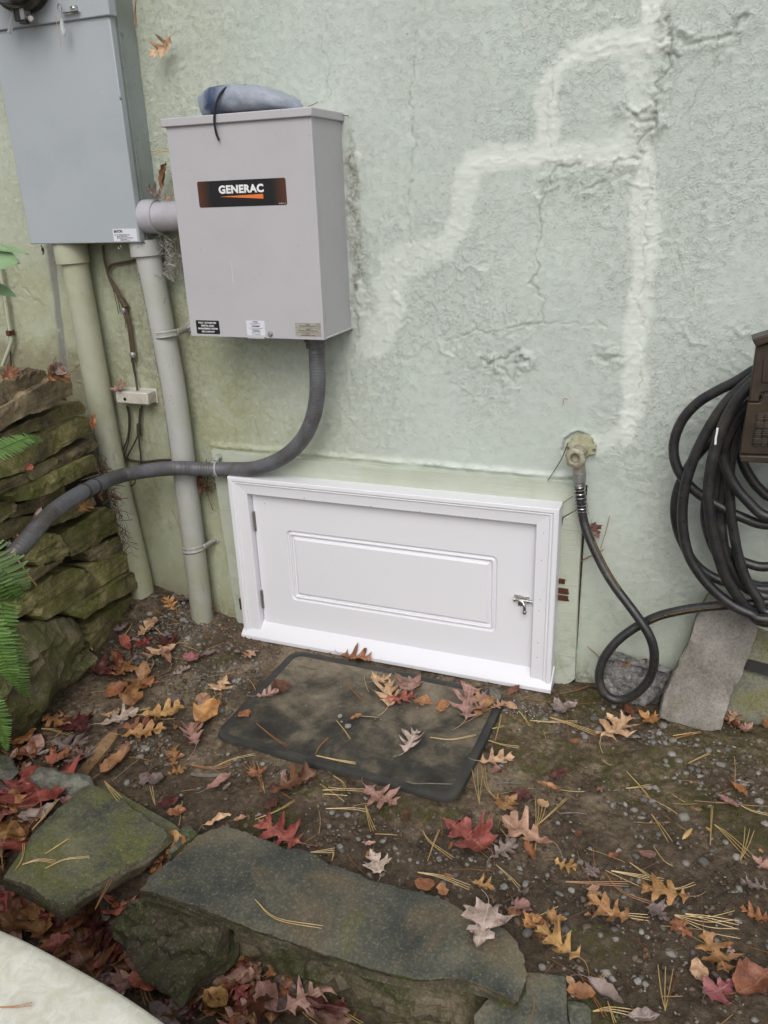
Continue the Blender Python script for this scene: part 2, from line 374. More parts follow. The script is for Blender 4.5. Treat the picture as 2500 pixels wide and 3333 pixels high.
M['wall'] = wall_mat()
def board_mat():
    t = NT('rough_sawn_painted_board'); mp = t.n('ShaderNodeMapping', Vector=t.co); mp.inputs['Rotation'].default_value = (0, math.radians(38), 0); mp.inputs['Scale'].default_value = (3, 3, 110)
    w = t.noise(1.4, 5, 0.7, 0.2, mp.outputs[0])
    col = t.mix(t.ramp(t.noise(6, 5), [(0.3, 0), (0.7, 1)]), (0.49, 0.525, 0.45), (0.43, 0.465, 0.37))
    z = t.n('ShaderNodeSeparateXYZ', Vector=t.co)
    col = t.mix(t.m('MULTIPLY', t.ramp(w, [(0.58, 0.0), (0.72, 0.7)]), t.ramp(z.outputs[2], [(0.0, 1.0), (0.6, 0.3)])), col, (0.18, 0.17, 0.10))
    col = t.mix(t.m('MULTIPLY', t.ramp(t.noise(18, 6, 0.7), [(0.5, 0.0), (0.7, 0.7)]), t.ramp(z.outputs[2], [(0.02, 1.0), (0.3, 0.15)])), col, (0.17, 0.18, 0.075))
    return t.fin(col, 0.65, t.bump(w, 0.0022, 0.8))
M['board'] = board_mat()

def stone_mat(name, cols, moss, mossamt, strata=0.5, dark=0.5, speck=0.0, bumpd=0.004, rough=0.75, ssc=1.0, warm=False):
    t = NT(name).shiftco(); r = t.objrand()
    n1 = t.noise(7 * ssc, 7, 0.62, 0.4); n2 = t.noise(26 * ssc, 8, 0.68, 0.3)
    col = t.ramp(t.m('ADD', t.m('MULTIPLY', n1, 0.7), t.m('MULTIPLY', n2, 0.3)), [(0.39 + 0.24 * i / (len(cols) - 1), c) for i, c in enumerate(cols)])
    hv = t.n('ShaderNodeHueSaturation', Color=col); t.set(hv.inputs['Value'], t.m('MULTIPLY_ADD', r, 0.5, 0.75)); col = hv.outputs[0]
    mz = t.n('ShaderNodeMapping', Vector=t.co); mz.inputs['Scale'].default_value = (2, 2, 60)
    st = t.noise(1.6, 5, 0.6, 0.5, mz.outputs[0])
    col = t.mix(t.ramp(st, [(0.50, 0.0), (0.60, strata)]), col, tuple(c * 0.6 for c in cols[0]))
    if warm: col = t.mix(t.ramp(t.noise(4.2, 5, 0.6, 0.4), [(0.54, 0.0), (0.64, 0.45)]), col, (0.19, 0.130, 0.070))
    mo = t.ramp(t.noise(11 * ssc, 8, 0.7, 0.6), [(0.62 - mossamt * 0.45, 0.0), (0.72 - mossamt * 0.35, 1.0)])
    mcol = t.mix(t.noise(60, 4), moss, tuple(c * 0.45 for c in moss))
    col = t.mix(t.m('MULTIPLY', mo, 0.85), col, mcol)
    col = t.mix(t.m('MULTIPLY', t.ramp(t.noise(15 * ssc, 8, 0.75, 1.0), [(0.55, 0.0), (0.68, 1.0)]), dark), col, (0.022, 0.019, 0.013))
    if speck:
        col = t.mix(t.ramp(t.noise(190, 2), [(0.715, 0.0), (0.735, speck)]), col, (0.55, 0.55, 0.45))
    gr = t.noise(150, 5, 0.75); col = t.mix(t.ramp(gr, [(0.40, 0.30), (0.50, 0.0)]), col, (0.025, 0.024, 0.018)); col = t.mix(t.ramp(gr, [(0.54, 0.0), (0.64, 0.30)]), col, (0.34, 0.32, 0.24))
    b = t.bump(n2, bumpd, 0.8); b = t.bump(st, bumpd * 0.8, 0.6 * strata + 0.1, b); b = t.bump(t.noise(230, 5, 0.7), 0.0012, 0.6, b)
    return t.fin(col, t.ramp(n2, [(0.3, rough - 0.15), (0.7, rough + 0.1)]), b, 0, 0.4)
M['wall_stone'] = stone_mat('mossy_wall_stone', [(0.065, 0.052, 0.030), (0.205, 0.165, 0.090), (0.38, 0.310, 0.185)], (0.180, 0.180, 0.040), 0.30, 0.45, 0.5, 0, 0.006)
M['wall_stone_tan'] = stone_mat('tan_wall_stone', [(0.11, 0.082, 0.048), (0.28, 0.22, 0.130), (0.44, 0.36, 0.235)], (0.17, 0.155, 0.04), 0.12, 0.35, 0.4, 0, 0.006)
M['wall_stone_green'] = stone_mat('green_wall_stone', [(0.080, 0.068, 0.030), (0.250, 0.220, 0.092), (0.44, 0.390, 0.170)], (0.175, 0.190, 0.032), 0.36, 0.45, 0.4, 0, 0.006)
M['boulder'] = stone_mat('mossy_boulder', [(0.075, 0.062, 0.032), (0.180, 0.155, 0.082), (0.30, 0.26, 0.160)], (0.115, 0.125, 0.022), 0.42, 0.1, 0.5, 0.3, 0.012)
M['slab'] = stone_mat('grey_green_flagstone', [(0.046, 0.052, 0.047), (0.105, 0.106, 0.082), (0.185, 0.172, 0.122)], (0.155, 0.155, 0.050), 0.12, 0.0, 0.22, 0.45, 0.0030, 0.66, 0.85, True)
M['slab_green'] = stone_mat('algae_flagstone', [(0.048, 0.052, 0.042), (0.110, 0.112, 0.072), (0.185, 0.180, 0.100)], (0.175, 0.178, 0.058), 0.34, 0.0, 0.25, 0.45, 0.0030, 0.66, 0.85)
M['slab_edge'] = stone_mat('flagstone_edge', [(0.040, 0.034, 0.020), (0.095, 0.08, 0.048), (0.16, 0.135, 0.085)], (0.075, 0.10, 0.015), 0.25, 0.8, 0.5, 0.0, 0.004)
M['moss_stone'] = stone_mat('moss_covered_stone', [(0.045, 0.036, 0.022), (0.105, 0.085, 0.052), (0.18, 0.145, 0.095)], (0.072, 0.080, 0.020), 0.42, 0.45, 0.5, 0.3, 0.010)
M['lean_slab'] = stone_mat('taupe_flagstone', [(0.135, 0.122, 0.108), (0.220, 0.202, 0.180), (0.32, 0.298, 0.270)], (0.25, 0.235, 0.16), 0.12, 0.0, 0.20, 0.6, 0.0025, 0.7, 0.7)
M['dark_slab'] = stone_mat('green_grey_slab', [(0.08, 0.08, 0.070), (0.15, 0.15, 0.115), (0.23, 0.225, 0.16)], (0.22, 0.215, 0.085), 0.35, 0.0, 0.35, 0.6, 0.0015, 0.7)
M['concrete'] = stone_mat('exposed_aggregate', [(0.17, 0.165, 0.155), (0.42, 0.41, 0.40), (0.70, 0.69, 0.67)], (0.22, 0.21, 0.17), 0.02, 0.0, 0.3, 0.9, 0.02, 0.75, 7.0)
M['side_rock'] = stone_mat('grey_rock', [(0.06, 0.06, 0.05), (0.14, 0.14, 0.115), (0.24, 0.235, 0.20)], (0.07, 0.095, 0.02), 0.2, 0.5, 0.4, 0.3, 0.004)
def pale_mat():
    t = NT('pale_lichened_stone'); n1 = t.noise(38, 7, 0.7, 0.8)
    col = t.mix(t.ramp(n1, [(0.4, 0.0), (0.62, 1.0)]), (0.61, 0.59, 0.48), (0.73, 0.73, 0.66))
    col = t.mix(t.ramp(t.noise(7, 5, 0.6), [(0.55, 0), (0.75, 0.5)]), col, (0.58, 0.52, 0.36))
    return t.fin(col, 0.55, t.bump(t.noise(160, 4), 0.0005, 0.3))
M['pale'] = pale_mat()

def ground_mat():
    t = NT('damp_soil'); A = t.attr
    n1 = t.noise(9, 7, 0.65, 0.3); n2 = t.noise(60, 7, 0.7, 0.2)
    col = t.ramp(t.m('ADD', t.m('MULTIPLY', n1, 0.55), t.m('MULTIPLY', n2, 0.45)), [(0.39, (0.036, 0.025, 0.016)), (0.47, (0.125, 0.088, 0.056)), (0.54, (0.210, 0.155, 0.102)), (0.63, (0.36, 0.280, 0.195))])
    col = t.mix(A('sand'), col, t.mix(n2, (0.17, 0.13, 0.085), (0.42, 0.33, 0.22)))
    col = t.mix(t.m('MULTIPLY', A('dark'), 0.6), col, t.mix(n2, (0.026, 0.018, 0.012), (0.095, 0.068, 0.044)))
    mo = t.m('MULTIPLY', A('moss'), t.ramp(t.noise(48, 7, 0.75), [(0.42, 0.0), (0.58, 0.9)]))
    col = t.mix(mo, col, t.mix(t.noise(170, 3), (0.036, 0.036, 0.008), (0.130, 0.122, 0.034)))
    col = t.mix(t.ramp(t.noise(210, 2), [(0.70, 0.0), (0.73, 0.7)]), col, (0.33, 0.30, 0.26))
    b = t.bump(n2, 0.009, 1.0); b = t.bump(t.noise(220, 5, 0.75), 0.004, 1.0, b)
    return t.fin(col, t.ramp(n1, [(0.3, 0.6), (0.6, 0.95)]), b, 0, 0.35)
M['ground'] = ground_mat()
def mat_mat():
    t = NT('worn_rubber_mat'); n1 = t.noise(6.5, 7, 0.62, 0.4); n2 = t.noise(45, 6, 0.7)
    z = t.n('ShaderNodeSeparateXYZ', Vector=t.co)
    back = t.ramp(z.outputs[1], [(0.05, 0.0), (0.48, 0.20)])    # more dried silt towards the house
    k = t.m('ADD', t.m('ADD', t.m('MULTIPLY', n1, 0.75), t.m('MULTIPLY', n2, 0.25)), back)
    col = t.ramp(k, [(0.42, (0.018, 0.018, 0.015)), (0.52, (0.046, 0.042, 0.031)), (0.60, (0.115, 0.096, 0.066)), (0.74, (0.235, 0.195, 0.135))])
    col = t.mix(t.ramp(t.noise(150, 3), [(0.62, 0), (0.7, 0.5)]), col, (0.05, 0.04, 0.025))
    return t.fin(col, 0.8, t.bump(t.noise(500, 4, 0.6), 0.001, 0.5))
M['mat_top'] = mat_mat()
M['mat_rim'] = simple('rubber_rim', (0.020, 0.021, 0.020), (0.046, 0.044, 0.036), 22, 0.62, 0, 0.5, 400, None, None, ((0.11, 0.095, 0.065), 0.45))
def cover_mat():
    t = NT('quilted_nylon'); x = t.n('ShaderNodeSeparateXYZ', Vector=t.co)
    band = t.ramp(t.m('ADD', x.outputs[0], t.m('MULTIPLY', t.noise(30, 5, 0.6, 1.0), 0.05)), [(0.060, 0.0), (0.082, 1.0), (0.105, 0.85), (0.150, 0.0)])
    col = t.mix(band, (0.30, 0.335, 0.40), (0.035, 0.060, 0.125))
    col = t.mix(t.ramp(t.noise(14, 4), [(0.5, 0), (0.7, 0.35)]), col, (0.20, 0.215, 0.23))
    return t.fin(col, 0.42, t.bump(t.noise(60, 4, 0.5, 1.5), 0.003, 0.5), 0, 0.5)
M['cover'] = cover_mat()
M['gravel'] = [simple('gravel_%s' % n, c, c2, 300, 0.7, 0, 0.4, 700) for n, c, c2 in
               (('grey', (0.245, 0.23, 0.205), (0.15, 0.138, 0.12)), ('pale', (0.32, 0.30, 0.27), (0.21, 0.195, 0.17)), ('brown', (0.145, 0.105, 0.075), (0.085, 0.062, 0.042)), ('dark', (0.085, 0.08, 0.075), (0.12, 0.112, 0.10)))]
M['crumb'] = [simple('soil_crumb', (0.105, 0.075, 0.050), (0.052, 0.037, 0.024), 200, 0.95), simple('soil_crumb_light', (0.18, 0.138, 0.095), (0.11, 0.082, 0.056), 200, 0.95)]
M['moss'] = [simple('moss_tuft', (0.062, 0.072, 0.014), (0.125, 0.125, 0.030), 90, 0.8), simple('dry_moss_tuft', (0.13, 0.115, 0.035), (0.07, 0.065, 0.02), 90, 0.85), simple('bright_moss_tuft', (0.12, 0.19, 0.02), (0.07, 0.12, 0.012), 90, 0.8)]
M['needle'] = [simple('pine_needle_%s' % n, c, c2, 40, 0.45) for n, c, c2 in
               (('straw', (0.54, 0.40, 0.17), (0.40, 0.25, 0.09)), ('rust', (0.24, 0.10, 0.035), (0.33, 0.16, 0.05)), ('brown', (0.13, 0.062, 0.03), (0.09, 0.04, 0.02)))]
M['bark'] = stone_mat('split_bark', [(0.13, 0.07, 0.03), (0.25, 0.15, 0.07), (0.34, 0.22, 0.12)], (0.2, 0.12, 0.05), 0.0, 0.2, 0.5)
M['twig'] = simple('twig_bark', (0.11, 0.085, 0.06), (0.20, 0.18, 0.15), 60, 0.8, 0, 0.6, 200)
M['web'] = simple('cobweb_fibre', (0.46, 0.46, 0.42), (0.25, 0.23, 0.19), 90, 0.8)
M['paint_chip'] = simple('white_paint_chip', (0.75, 0.78, 0.80), None, 50, 0.5)
def fern_mat(name, c1, c2):
    t = NT(name).shiftco(); col = t.mix(t.noise(60, 4), c1, c2)
    hv = t.n('ShaderNodeHueSaturation', Color=col); t.set(hv.inputs['Value'], t.m('MULTIPLY_ADD', t.objrand(), 0.5, 0.75))
    t.b.inputs['Transmission Weight'].default_value = 0.0
    return t.fin(hv.outputs[0], 0.5, t.bump(t.noise(400, 3), 0.0005, 0.4))
M['fern'] = fern_mat('fern_leaflet', (0.075, 0.155, 0.030), (0.135, 0.245, 0.058))
M['fern_pale'] = fern_mat('pale_fern_leaflet', (0.20, 0.33, 0.115), (0.29, 0.43, 0.18))
M['broad_leaf'] = fern_mat('broad_evergreen_leaf', (0.13, 0.22, 0.10), (0.20, 0.30, 0.16))

def leaf_mat(name, c1, c2, vein, spot=(0.03, 0.018, 0.01), wet=0.48):
    t = NT(name); uv = t.n('ShaderNodeUVMap'); s = t.n('ShaderNodeSeparateXYZ', Vector=uv.outputs[0])
    t.shiftco(); r = t.objrand()
    col = t.mix(t.ramp(t.noise(24, 6, 0.65, 0.6), [(0.42, 0.0), (0.60, 1.0)]), tuple(c * .82 for c in c1), tuple(min(c * 1.1, .8) for c in c2))
    w = t.m('ABSOLUTE', s.outputs[1])
    k = t.m('FRACT', t.m('MULTIPLY', t.m('SUBTRACT', s.outputs[0], t.m('MULTIPLY', w, 0.75)), 9.0))
    line = t.ramp(t.m('ABSOLUTE', t.m('SUBTRACT', k, 0.5)), [(0.0, 1.0), (0.09, 0.0)])
    mid = t.ramp(w, [(0.0, 1.0), (0.022, 0.0)])
    v = t.m('MAXIMUM', t.m('MULTIPLY', line, 0.55), mid)
    col = t.mix(t.m('MULTIPLY', v, 0.7), col, vein)
    col = t.mix(t.ramp(t.noise(130, 3, 0.5), [(0.64, 0.0), (0.70, 0.75)]), col, spot)
    col = t.mix(t.ramp(t.noise(18, 5, 0.7, 1.0), [(0.58, 0.0), (0.75, 0.6)]), col, tuple(c * 0.45 for c in c1))
    hv = t.n('ShaderNodeHueSaturation', Color=col); t.set(hv.inputs['Value'], t.m('MULTIPLY_ADD', r, 0.50, 0.72)); t.set(hv.inputs['Hue'], t.m('MULTIPLY_ADD', r, 0.024, 0.488))
    b = t.bump(v, 0.0008, 0.8); b = t.bump(t.noise(70, 4, 0.6, 0.8), 0.003, 0.45, b)
    return t.fin(hv.outputs[0], t.ramp(t.noise(22, 3), [(0.3, wet - 0.18), (0.7, wet + 0.15)]), b, 0, 0.45)
LC = {
 'tan': leaf_mat('tan_leaf', (0.41, 0.225, 0.130), (0.53, 0.335, 0.210), (0.54, 0.38, 0.26)),
 'pale': leaf_mat('pale_leaf', (0.40, 0.295, 0.245), (0.50, 0.385, 0.33), (0.62, 0.50, 0.42)),
 'ochre': leaf_mat('ochre_leaf', (0.27, 0.125, 0.042), (0.40, 0.215, 0.090), (0.40, 0.25, 0.12)),
 'orange': leaf_mat('orange_leaf', (0.34, 0.145, 0.055), (0.44, 0.215, 0.095), (0.36, 0.14, 0.045)),
 'rust': leaf_mat('rust_leaf', (0.215, 0.080, 0.036), (0.34, 0.145, 0.068), (0.33, 0.16, 0.09)),
 'brown': leaf_mat('brown_leaf', (0.105, 0.043, 0.020), (0.20, 0.092, 0.040), (0.24, 0.13, 0.07), wet=0.4),
 'red': leaf_mat('red_leaf', (0.235, 0.048, 0.036), (0.34, 0.100, 0.075), (0.40, 0.16, 0.12)),
 'pink': leaf_mat('pink_leaf', (0.38, 0.115, 0.108), (0.46, 0.205, 0.180), (0.49, 0.26, 0.23)),
 'wine': leaf_mat('wine_leaf', (0.060, 0.016, 0.014), (0.125, 0.036, 0.030), (0.15, 0.06, 0.05), wet=0.4),
 'greyish': leaf_mat('grey_leaf', (0.165, 0.120, 0.105), (0.26, 0.195, 0.175), (0.31, 0.25, 0.22)),
 'pinkish': leaf_mat('pinkish_brown_leaf', (0.27, 0.135, 0.105), (0.38, 0.215, 0.175), (0.44, 0.28, 0.23)),
}
LM = LC

# ================================================================== HOUSE WALL
def z6(pts):   # traced on an enlarged crop of the wall; returns wall metres (x, z)
    return [(lambda v: (v.x, v.z))(onY(1000 + x * 0.904, y * 0.904, 0)) for x, y in pts]
def wp(pts): return [(lambda v: (v.x, v.z))(onY(x, y, 0)) for x, y in pts]
PATCH = [(z6([(1245, -60), (1238, 60), (1200, 150)]), .022, .9), (z6([(1265, 150), (1100, 158), (980, 178), (920, 220), (875, 280), (860, 350), (862, 450), (870, 540)]), .026, .75),
         (z6([(1165, 200), (1195, 300), (1190, 400), (1150, 500), (1125, 545)]), .030, .45), (z6([(1150, 548), (1000, 550), (870, 550), (760, 562), (640, 572), (585, 600)]), .028, .75),
         (z6([(585, 600), (565, 700), (555, 800), (500, 870)]), .032, .55), (z6([(500, 870), (400, 910), (330, 950), (300, 1050), (310, 1130), (240, 1230)]), .045, .45),
         (z6([(1212, 600), (1218, 800), (1212, 1000), (1192, 1150), (1186, 1300), (1165, 1440), (1150, 1560)]), .034, .75), (z6([(1160, 1500), (1100, 1570), (1040, 1600)]), .03, .5),
         (z6([(1010, 175), (940, 215), (880, 275)]), .012, .9), (z6([(640, 585), (800, 575), (870, 560)]), .012, .9), (z6([(1240, 100), (1090, 150), (985, 165)]), .012, .5)]
CRACKS = [(z6([(420, -20), (400, 100), (385, 250), (378, 480), (368, 620), (365, 880)]), .003, 1.6), (z6([(55, 60), (70, 250), (90, 360)]), .002, .8),
          (z6([(1290, 70), (1320, 160), (1315, 240), (1270, 300), (1250, 400), (1243, 460), (1190, 520)]), .004, 3.0),
          (z6([(1140, 380), (1190, 430), (1243, 440)]), .004, 2.5), (z6([(1190, 570), (1120, 580), (1080, 650), (1000, 690), (985, 660)]), .004, 2.5),
          (z6([(1300, 130), (1380, 155), (1450, 140), (1540, 130), (1580, 60)]), .005, 3.0), (z6([(868, 240), (870, 400), (872, 530)]), .002, 1.2),
          (z6([(835, 700), (865, 640), (900, 600), (980, 590)]), .004, 2.0), (z6([(845, 700), (850, 870), (815, 910), (840, 960), (812, 1020), (842, 1090), (845, 1160), (730, 1190)]), .003, 1.8),
          (z6([(615, 1290), (660, 1308), (760, 1265), (770, 1300), (810, 1305)]), .005, 2.6), (z6([(670, 1300), (740, 1375), (760, 1310)]), .004, 2.0),
          (z6([(1510, 170), (1440, 280), (1400, 350), (1350, 440)]), .002, 1.0), (z6([(1335, 820), (1350, 960), (1400, 1110)]), .002, 1.0),
          (z6([(845, 1160), (960, 1165), (1060, 1180)]), .002, .8), (z6([(500, 1230), (600, 1190), (730, 1200)]), .003, 1.2),
          (z6([(1225, 600), (1225, 800), (1200, 1100), (1190, 1400)]), .0016, 1.2), (z6([(1050, 1280), (1080, 1300), (1110, 1290)]), .006, 2.2), (z6([(1040, 1160), (1080, 1175)]), .006, 1.6),
          (wp([(62, 850), (70, 930), (110, 970), (145, 1000)]), .003, 1.6), (wp([(1470, 1250), (1540, 1290), (1620, 1300)]), .002, .8),
          (wp([(1110, 900), (1150, 1000), (1160, 1080)]), .004, 1.8), (wp([(1885, 1790), (1890, 1900), (1880, 2050), (1878, 2190)]), .002, 1.0)]
RIDGES = [(z6([(1345, 1180), (1380, 1225), (1440, 1235)]), .004, 2.0), (z6([(1480, 1310), (1540, 1345)]), .004, 1.5), (z6([(470, 1240), (520, 1290), (500, 1330)]), .006, 2.2), (z6([(310, 1060), (350, 1100), (330, 1180)]), .008, 2.2),
          (z6([(880, 600), (870, 680), (900, 650)]), .005, 2.0), (z6([(1150, 650), (1250, 680)]), .004, 1.6), (z6([(540, 960), (640, 970), (620, 1030)]), .006, 1.6), (z6([(1540, 1195), (1620, 1210)]), .005, 1.8),
          (z6([(980, 180), (1100, 162), (1240, 160)]), .004, .7), (z6([(600, 590), (760, 575), (860, 560)]), .004, .7)]
def build_wall():
    xs = np.concatenate([np.linspace(-6, -2.4, 30)[:-1], np.arange(-2.4, 0.52, 0.0036), np.linspace(0.54, 5, 30)])
    zs = np.concatenate([np.linspace(-0.4, -0.05, 5)[:-1], np.arange(-0.05, 2.2, 0.0036), np.linspace(2.22, 3.6, 12)])
    X, Z = np.meshgrid(xs, zs)
    wx = X + 0.018 * (fbm(X * 9, Z * 9, 3, 50) - .5); wz = Z + 0.018 * (fbm(X * 9, Z * 9, 3, 60) - .5)
    und = (fbm(X * 2.6, Z * 2.6, 3, 1) - .5) * 0.006
    reg = fbm(X * 3.1 + 3, Z * 2.6, 3, 11)
    rough = 0.45 + 0.5 * sst(0.38, 0.62, reg)
    rough *= 1 - 0.5 * sst(0.0, -0.45, X - 0.0) * sst(1.1, 0.4, Z)
    smoothz = sst(0.75, 0.55, Z) * sst(-1.15, -0.9, X); rough *= 1 - 0.30 * smoothz
    topl = sst(-1.05, -1.35, X) * sst(1.6, 1.9, Z); rough = rough * (1 - topl) + 0.75 * topl
    flake = np.abs(fbm(wx * 62, wz * 62 , 3, 21) - .5); flake = np.clip(0.06 - flake, 0, 1) / 0.06
    blob = sst(0.58, 0.66, fbm(wx * 70, wz * 78, 3, 31))
    vert = sst(0.62, 0.72, fbm(wx * 95, wz * 20, 2, 41)) * sst(-0.55, -0.75, X)
    D = und + rough * (0.0005 * flake * sst(.42, .56, fbm(X * 14, Z * 14, 2, 5)) + 0.0015 * blob + 0.0012 * vert)
    D += (fbm(X * 30, Z * 30, 3, 71) - .5) * 0.0016
    patch = np.zeros_like(X); grime = np.zeros_like(X); ex = np.zeros_like(X)
    nz = (fbm(X * 16, Z * 16, 4, 81) - .5); stroke = fbm(X * 30, Z * 210, 2, 91)
    for pts, w, a in PATCH:
        d = segdist(X, Z, pts) + nz * w * 1.3
        w = w * 1.1; k = sst(w * 1.15, w * 0.55, d); patch = np.maximum(patch, k * a * .88 * (0.66 + 0.9 * (stroke - .5) + 0.25))
        D += 0.0006 * sst(w * 1.1, w * 0.7, d) * a; rough *= 1 - 0.6 * k
    patch = np.clip(patch * (0.8 + 0.5 * (nz + .5) * .6), 0, 1)
    CR = np.zeros_like(X)
    for pts, w, dp in CRACKS:
        jx = X + (vn(X * 70, Z * 70, 5) - .5) * 0.016 + (vn(X * 22, Z * 22, 6) - .5) * 0.02
        d = segdist(jx, Z + (vn(X * 60, Z * 60, 7) - .5) * 0.012, pts)
        D -= 0.0013 * dp * np.exp(-(d / max(w * .7, .0028)) ** 2); D += 0.0006 * dp * np.exp(-((d - 2.4 * w) / (1.6 * w)) ** 2) * (vn(X * 45, Z * 45, 9) > .4)
        near = sst(0.045, 0.008, d); rough = rough + 0.5 * near * (dp > 2)
        D += near * (dp > 1.9) * 0.0036 * sst(.52, .64, fbm(wx * 50, wz * 50, 3, 13))
        CR = np.maximum(CR, min(.20 + dp * .13, .50) * np.exp(-(d / .0022) ** 2) * sst(.30, .5, vn(X * 28, Z * 28, 77)))
        grime = np.maximum(grime, 0.22 * np.exp(-(d / (w * .7)) ** 2) * min(dp / 2, 1))
    for pts, w, hgt in RIDGES:
        d = segdist(X + (vn(X * 40, Z * 40, 15) - .5) * 0.02, Z + (vn(X * 45, Z * 45, 16) - .5) * 0.02, pts)
        D += 0.0016 * hgt * np.exp(-(d / w) ** 2)
    algae = np.clip(sst(-0.95, -1.6, X) * (0.50 + 0.50 * sst(1.7, 1.0, Z)) + 0.75 * sst(0.42, 0.02, Z + 0.12 * nz) * (0.25 + 0.75 * sst(0.0, 0.12, X)) + 0.35 * sst(-0.7, -1.1, X) * sst(1.1, 0.8, Z) + 0.30 * sst(0.85, 0.2, Z), 0, 1)
    brown = 0.75 * np.clip(sst(-1.95, -2.0, X + 0.1 * nz) * sst(1.03, 0.92, Z + 0.15 * nz), 0, 1) + 0.5 * sst(-1.45, -1.7, X) * sst(0.22, 0.05, Z + .2 * nz)
    bare = np.zeros_like(X)
    crack = CR
    d = segdist(X + 0.012 * nz, Z, wp([(158, 790), (180, 950), (195, 1080), (207, 1200)])); bare = 0.75 * sst(0.019, 0.010, d) ; D -= 0.004 * sst(0.022, 0.010, d)
    # strip of dirt beside the transfer switch
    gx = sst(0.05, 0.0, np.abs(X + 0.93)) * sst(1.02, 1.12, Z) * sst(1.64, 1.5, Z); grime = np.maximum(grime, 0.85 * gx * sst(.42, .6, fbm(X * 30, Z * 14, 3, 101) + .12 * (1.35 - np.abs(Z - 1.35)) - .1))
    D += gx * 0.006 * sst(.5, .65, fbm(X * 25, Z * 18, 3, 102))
    grime = np.maximum(grime, 0.5 * sst(-1.95, -1.7, X) * sst(-1.4, -1.55, X) * sst(1.35, 1.25, Z) * sst(.45, .65, fbm(X * 12, Z * 6, 4, 103)))  # blotchy brown tint on the wall below the meter box
    grime = np.maximum(grime, 0.7 * sst(0.10, 0.0, Z + 0.06 * nz))
    # ragged hole round the spigot and the flaking bead over the board
    d = np.hypot(X + 0.291, (Z - 0.750)); D -= 0.008 * sst(0.042, 0.034, d + 0.03 * nz); D += 0.003 * np.exp(-((d - 0.046 + .03 * nz) / 0.006) ** 2) * (0.2 + vn(X * 90, Z * 90, 3)); grime = np.maximum(grime, 0.8 * np.exp(-((d - 0.040 + .03 * nz) / 0.004) ** 2) * (Z > .735))
    bead = np.exp(-((Z - 0.662 + 0.01 * nz) / 0.008) ** 2) * sst(-1.5, -1.48, X) * sst(-0.26, -0.30, X); D += 0.007 * bead * (0.5 + vn(X * 40, Z * 30, 8)); grime = np.maximum(grime, 0.6 * bead * sst(.5, .7, fbm(X * 20, Z * 20, 3, 110)))
    patch = np.maximum(patch, 0.45 * bead)
    for pts in ([(870, 1440), (900, 1380), (960, 1330), (1010, 1300)],):
        patch = np.maximum(patch, 0.22 * sst(0.09, 0.02, segdist(X, Z, wp(pts)) + 0.05 * nz))
    me = gridmesh('house_wall', X, -D, Z, M['wall'], dict(patch=patch, algae=algae, brown=np.clip(brown, 0, 1), grime=np.clip(grime, 0, 1), bare=bare, crack=crack, rough=np.clip(rough, 0.1, 1.6)))
    return put(bpy.data.objects.new('house_wall', me))
tag(build_wall(), 'pale sage green painted stucco house wall with whitish crack repairs', 'wall', kind='structure')

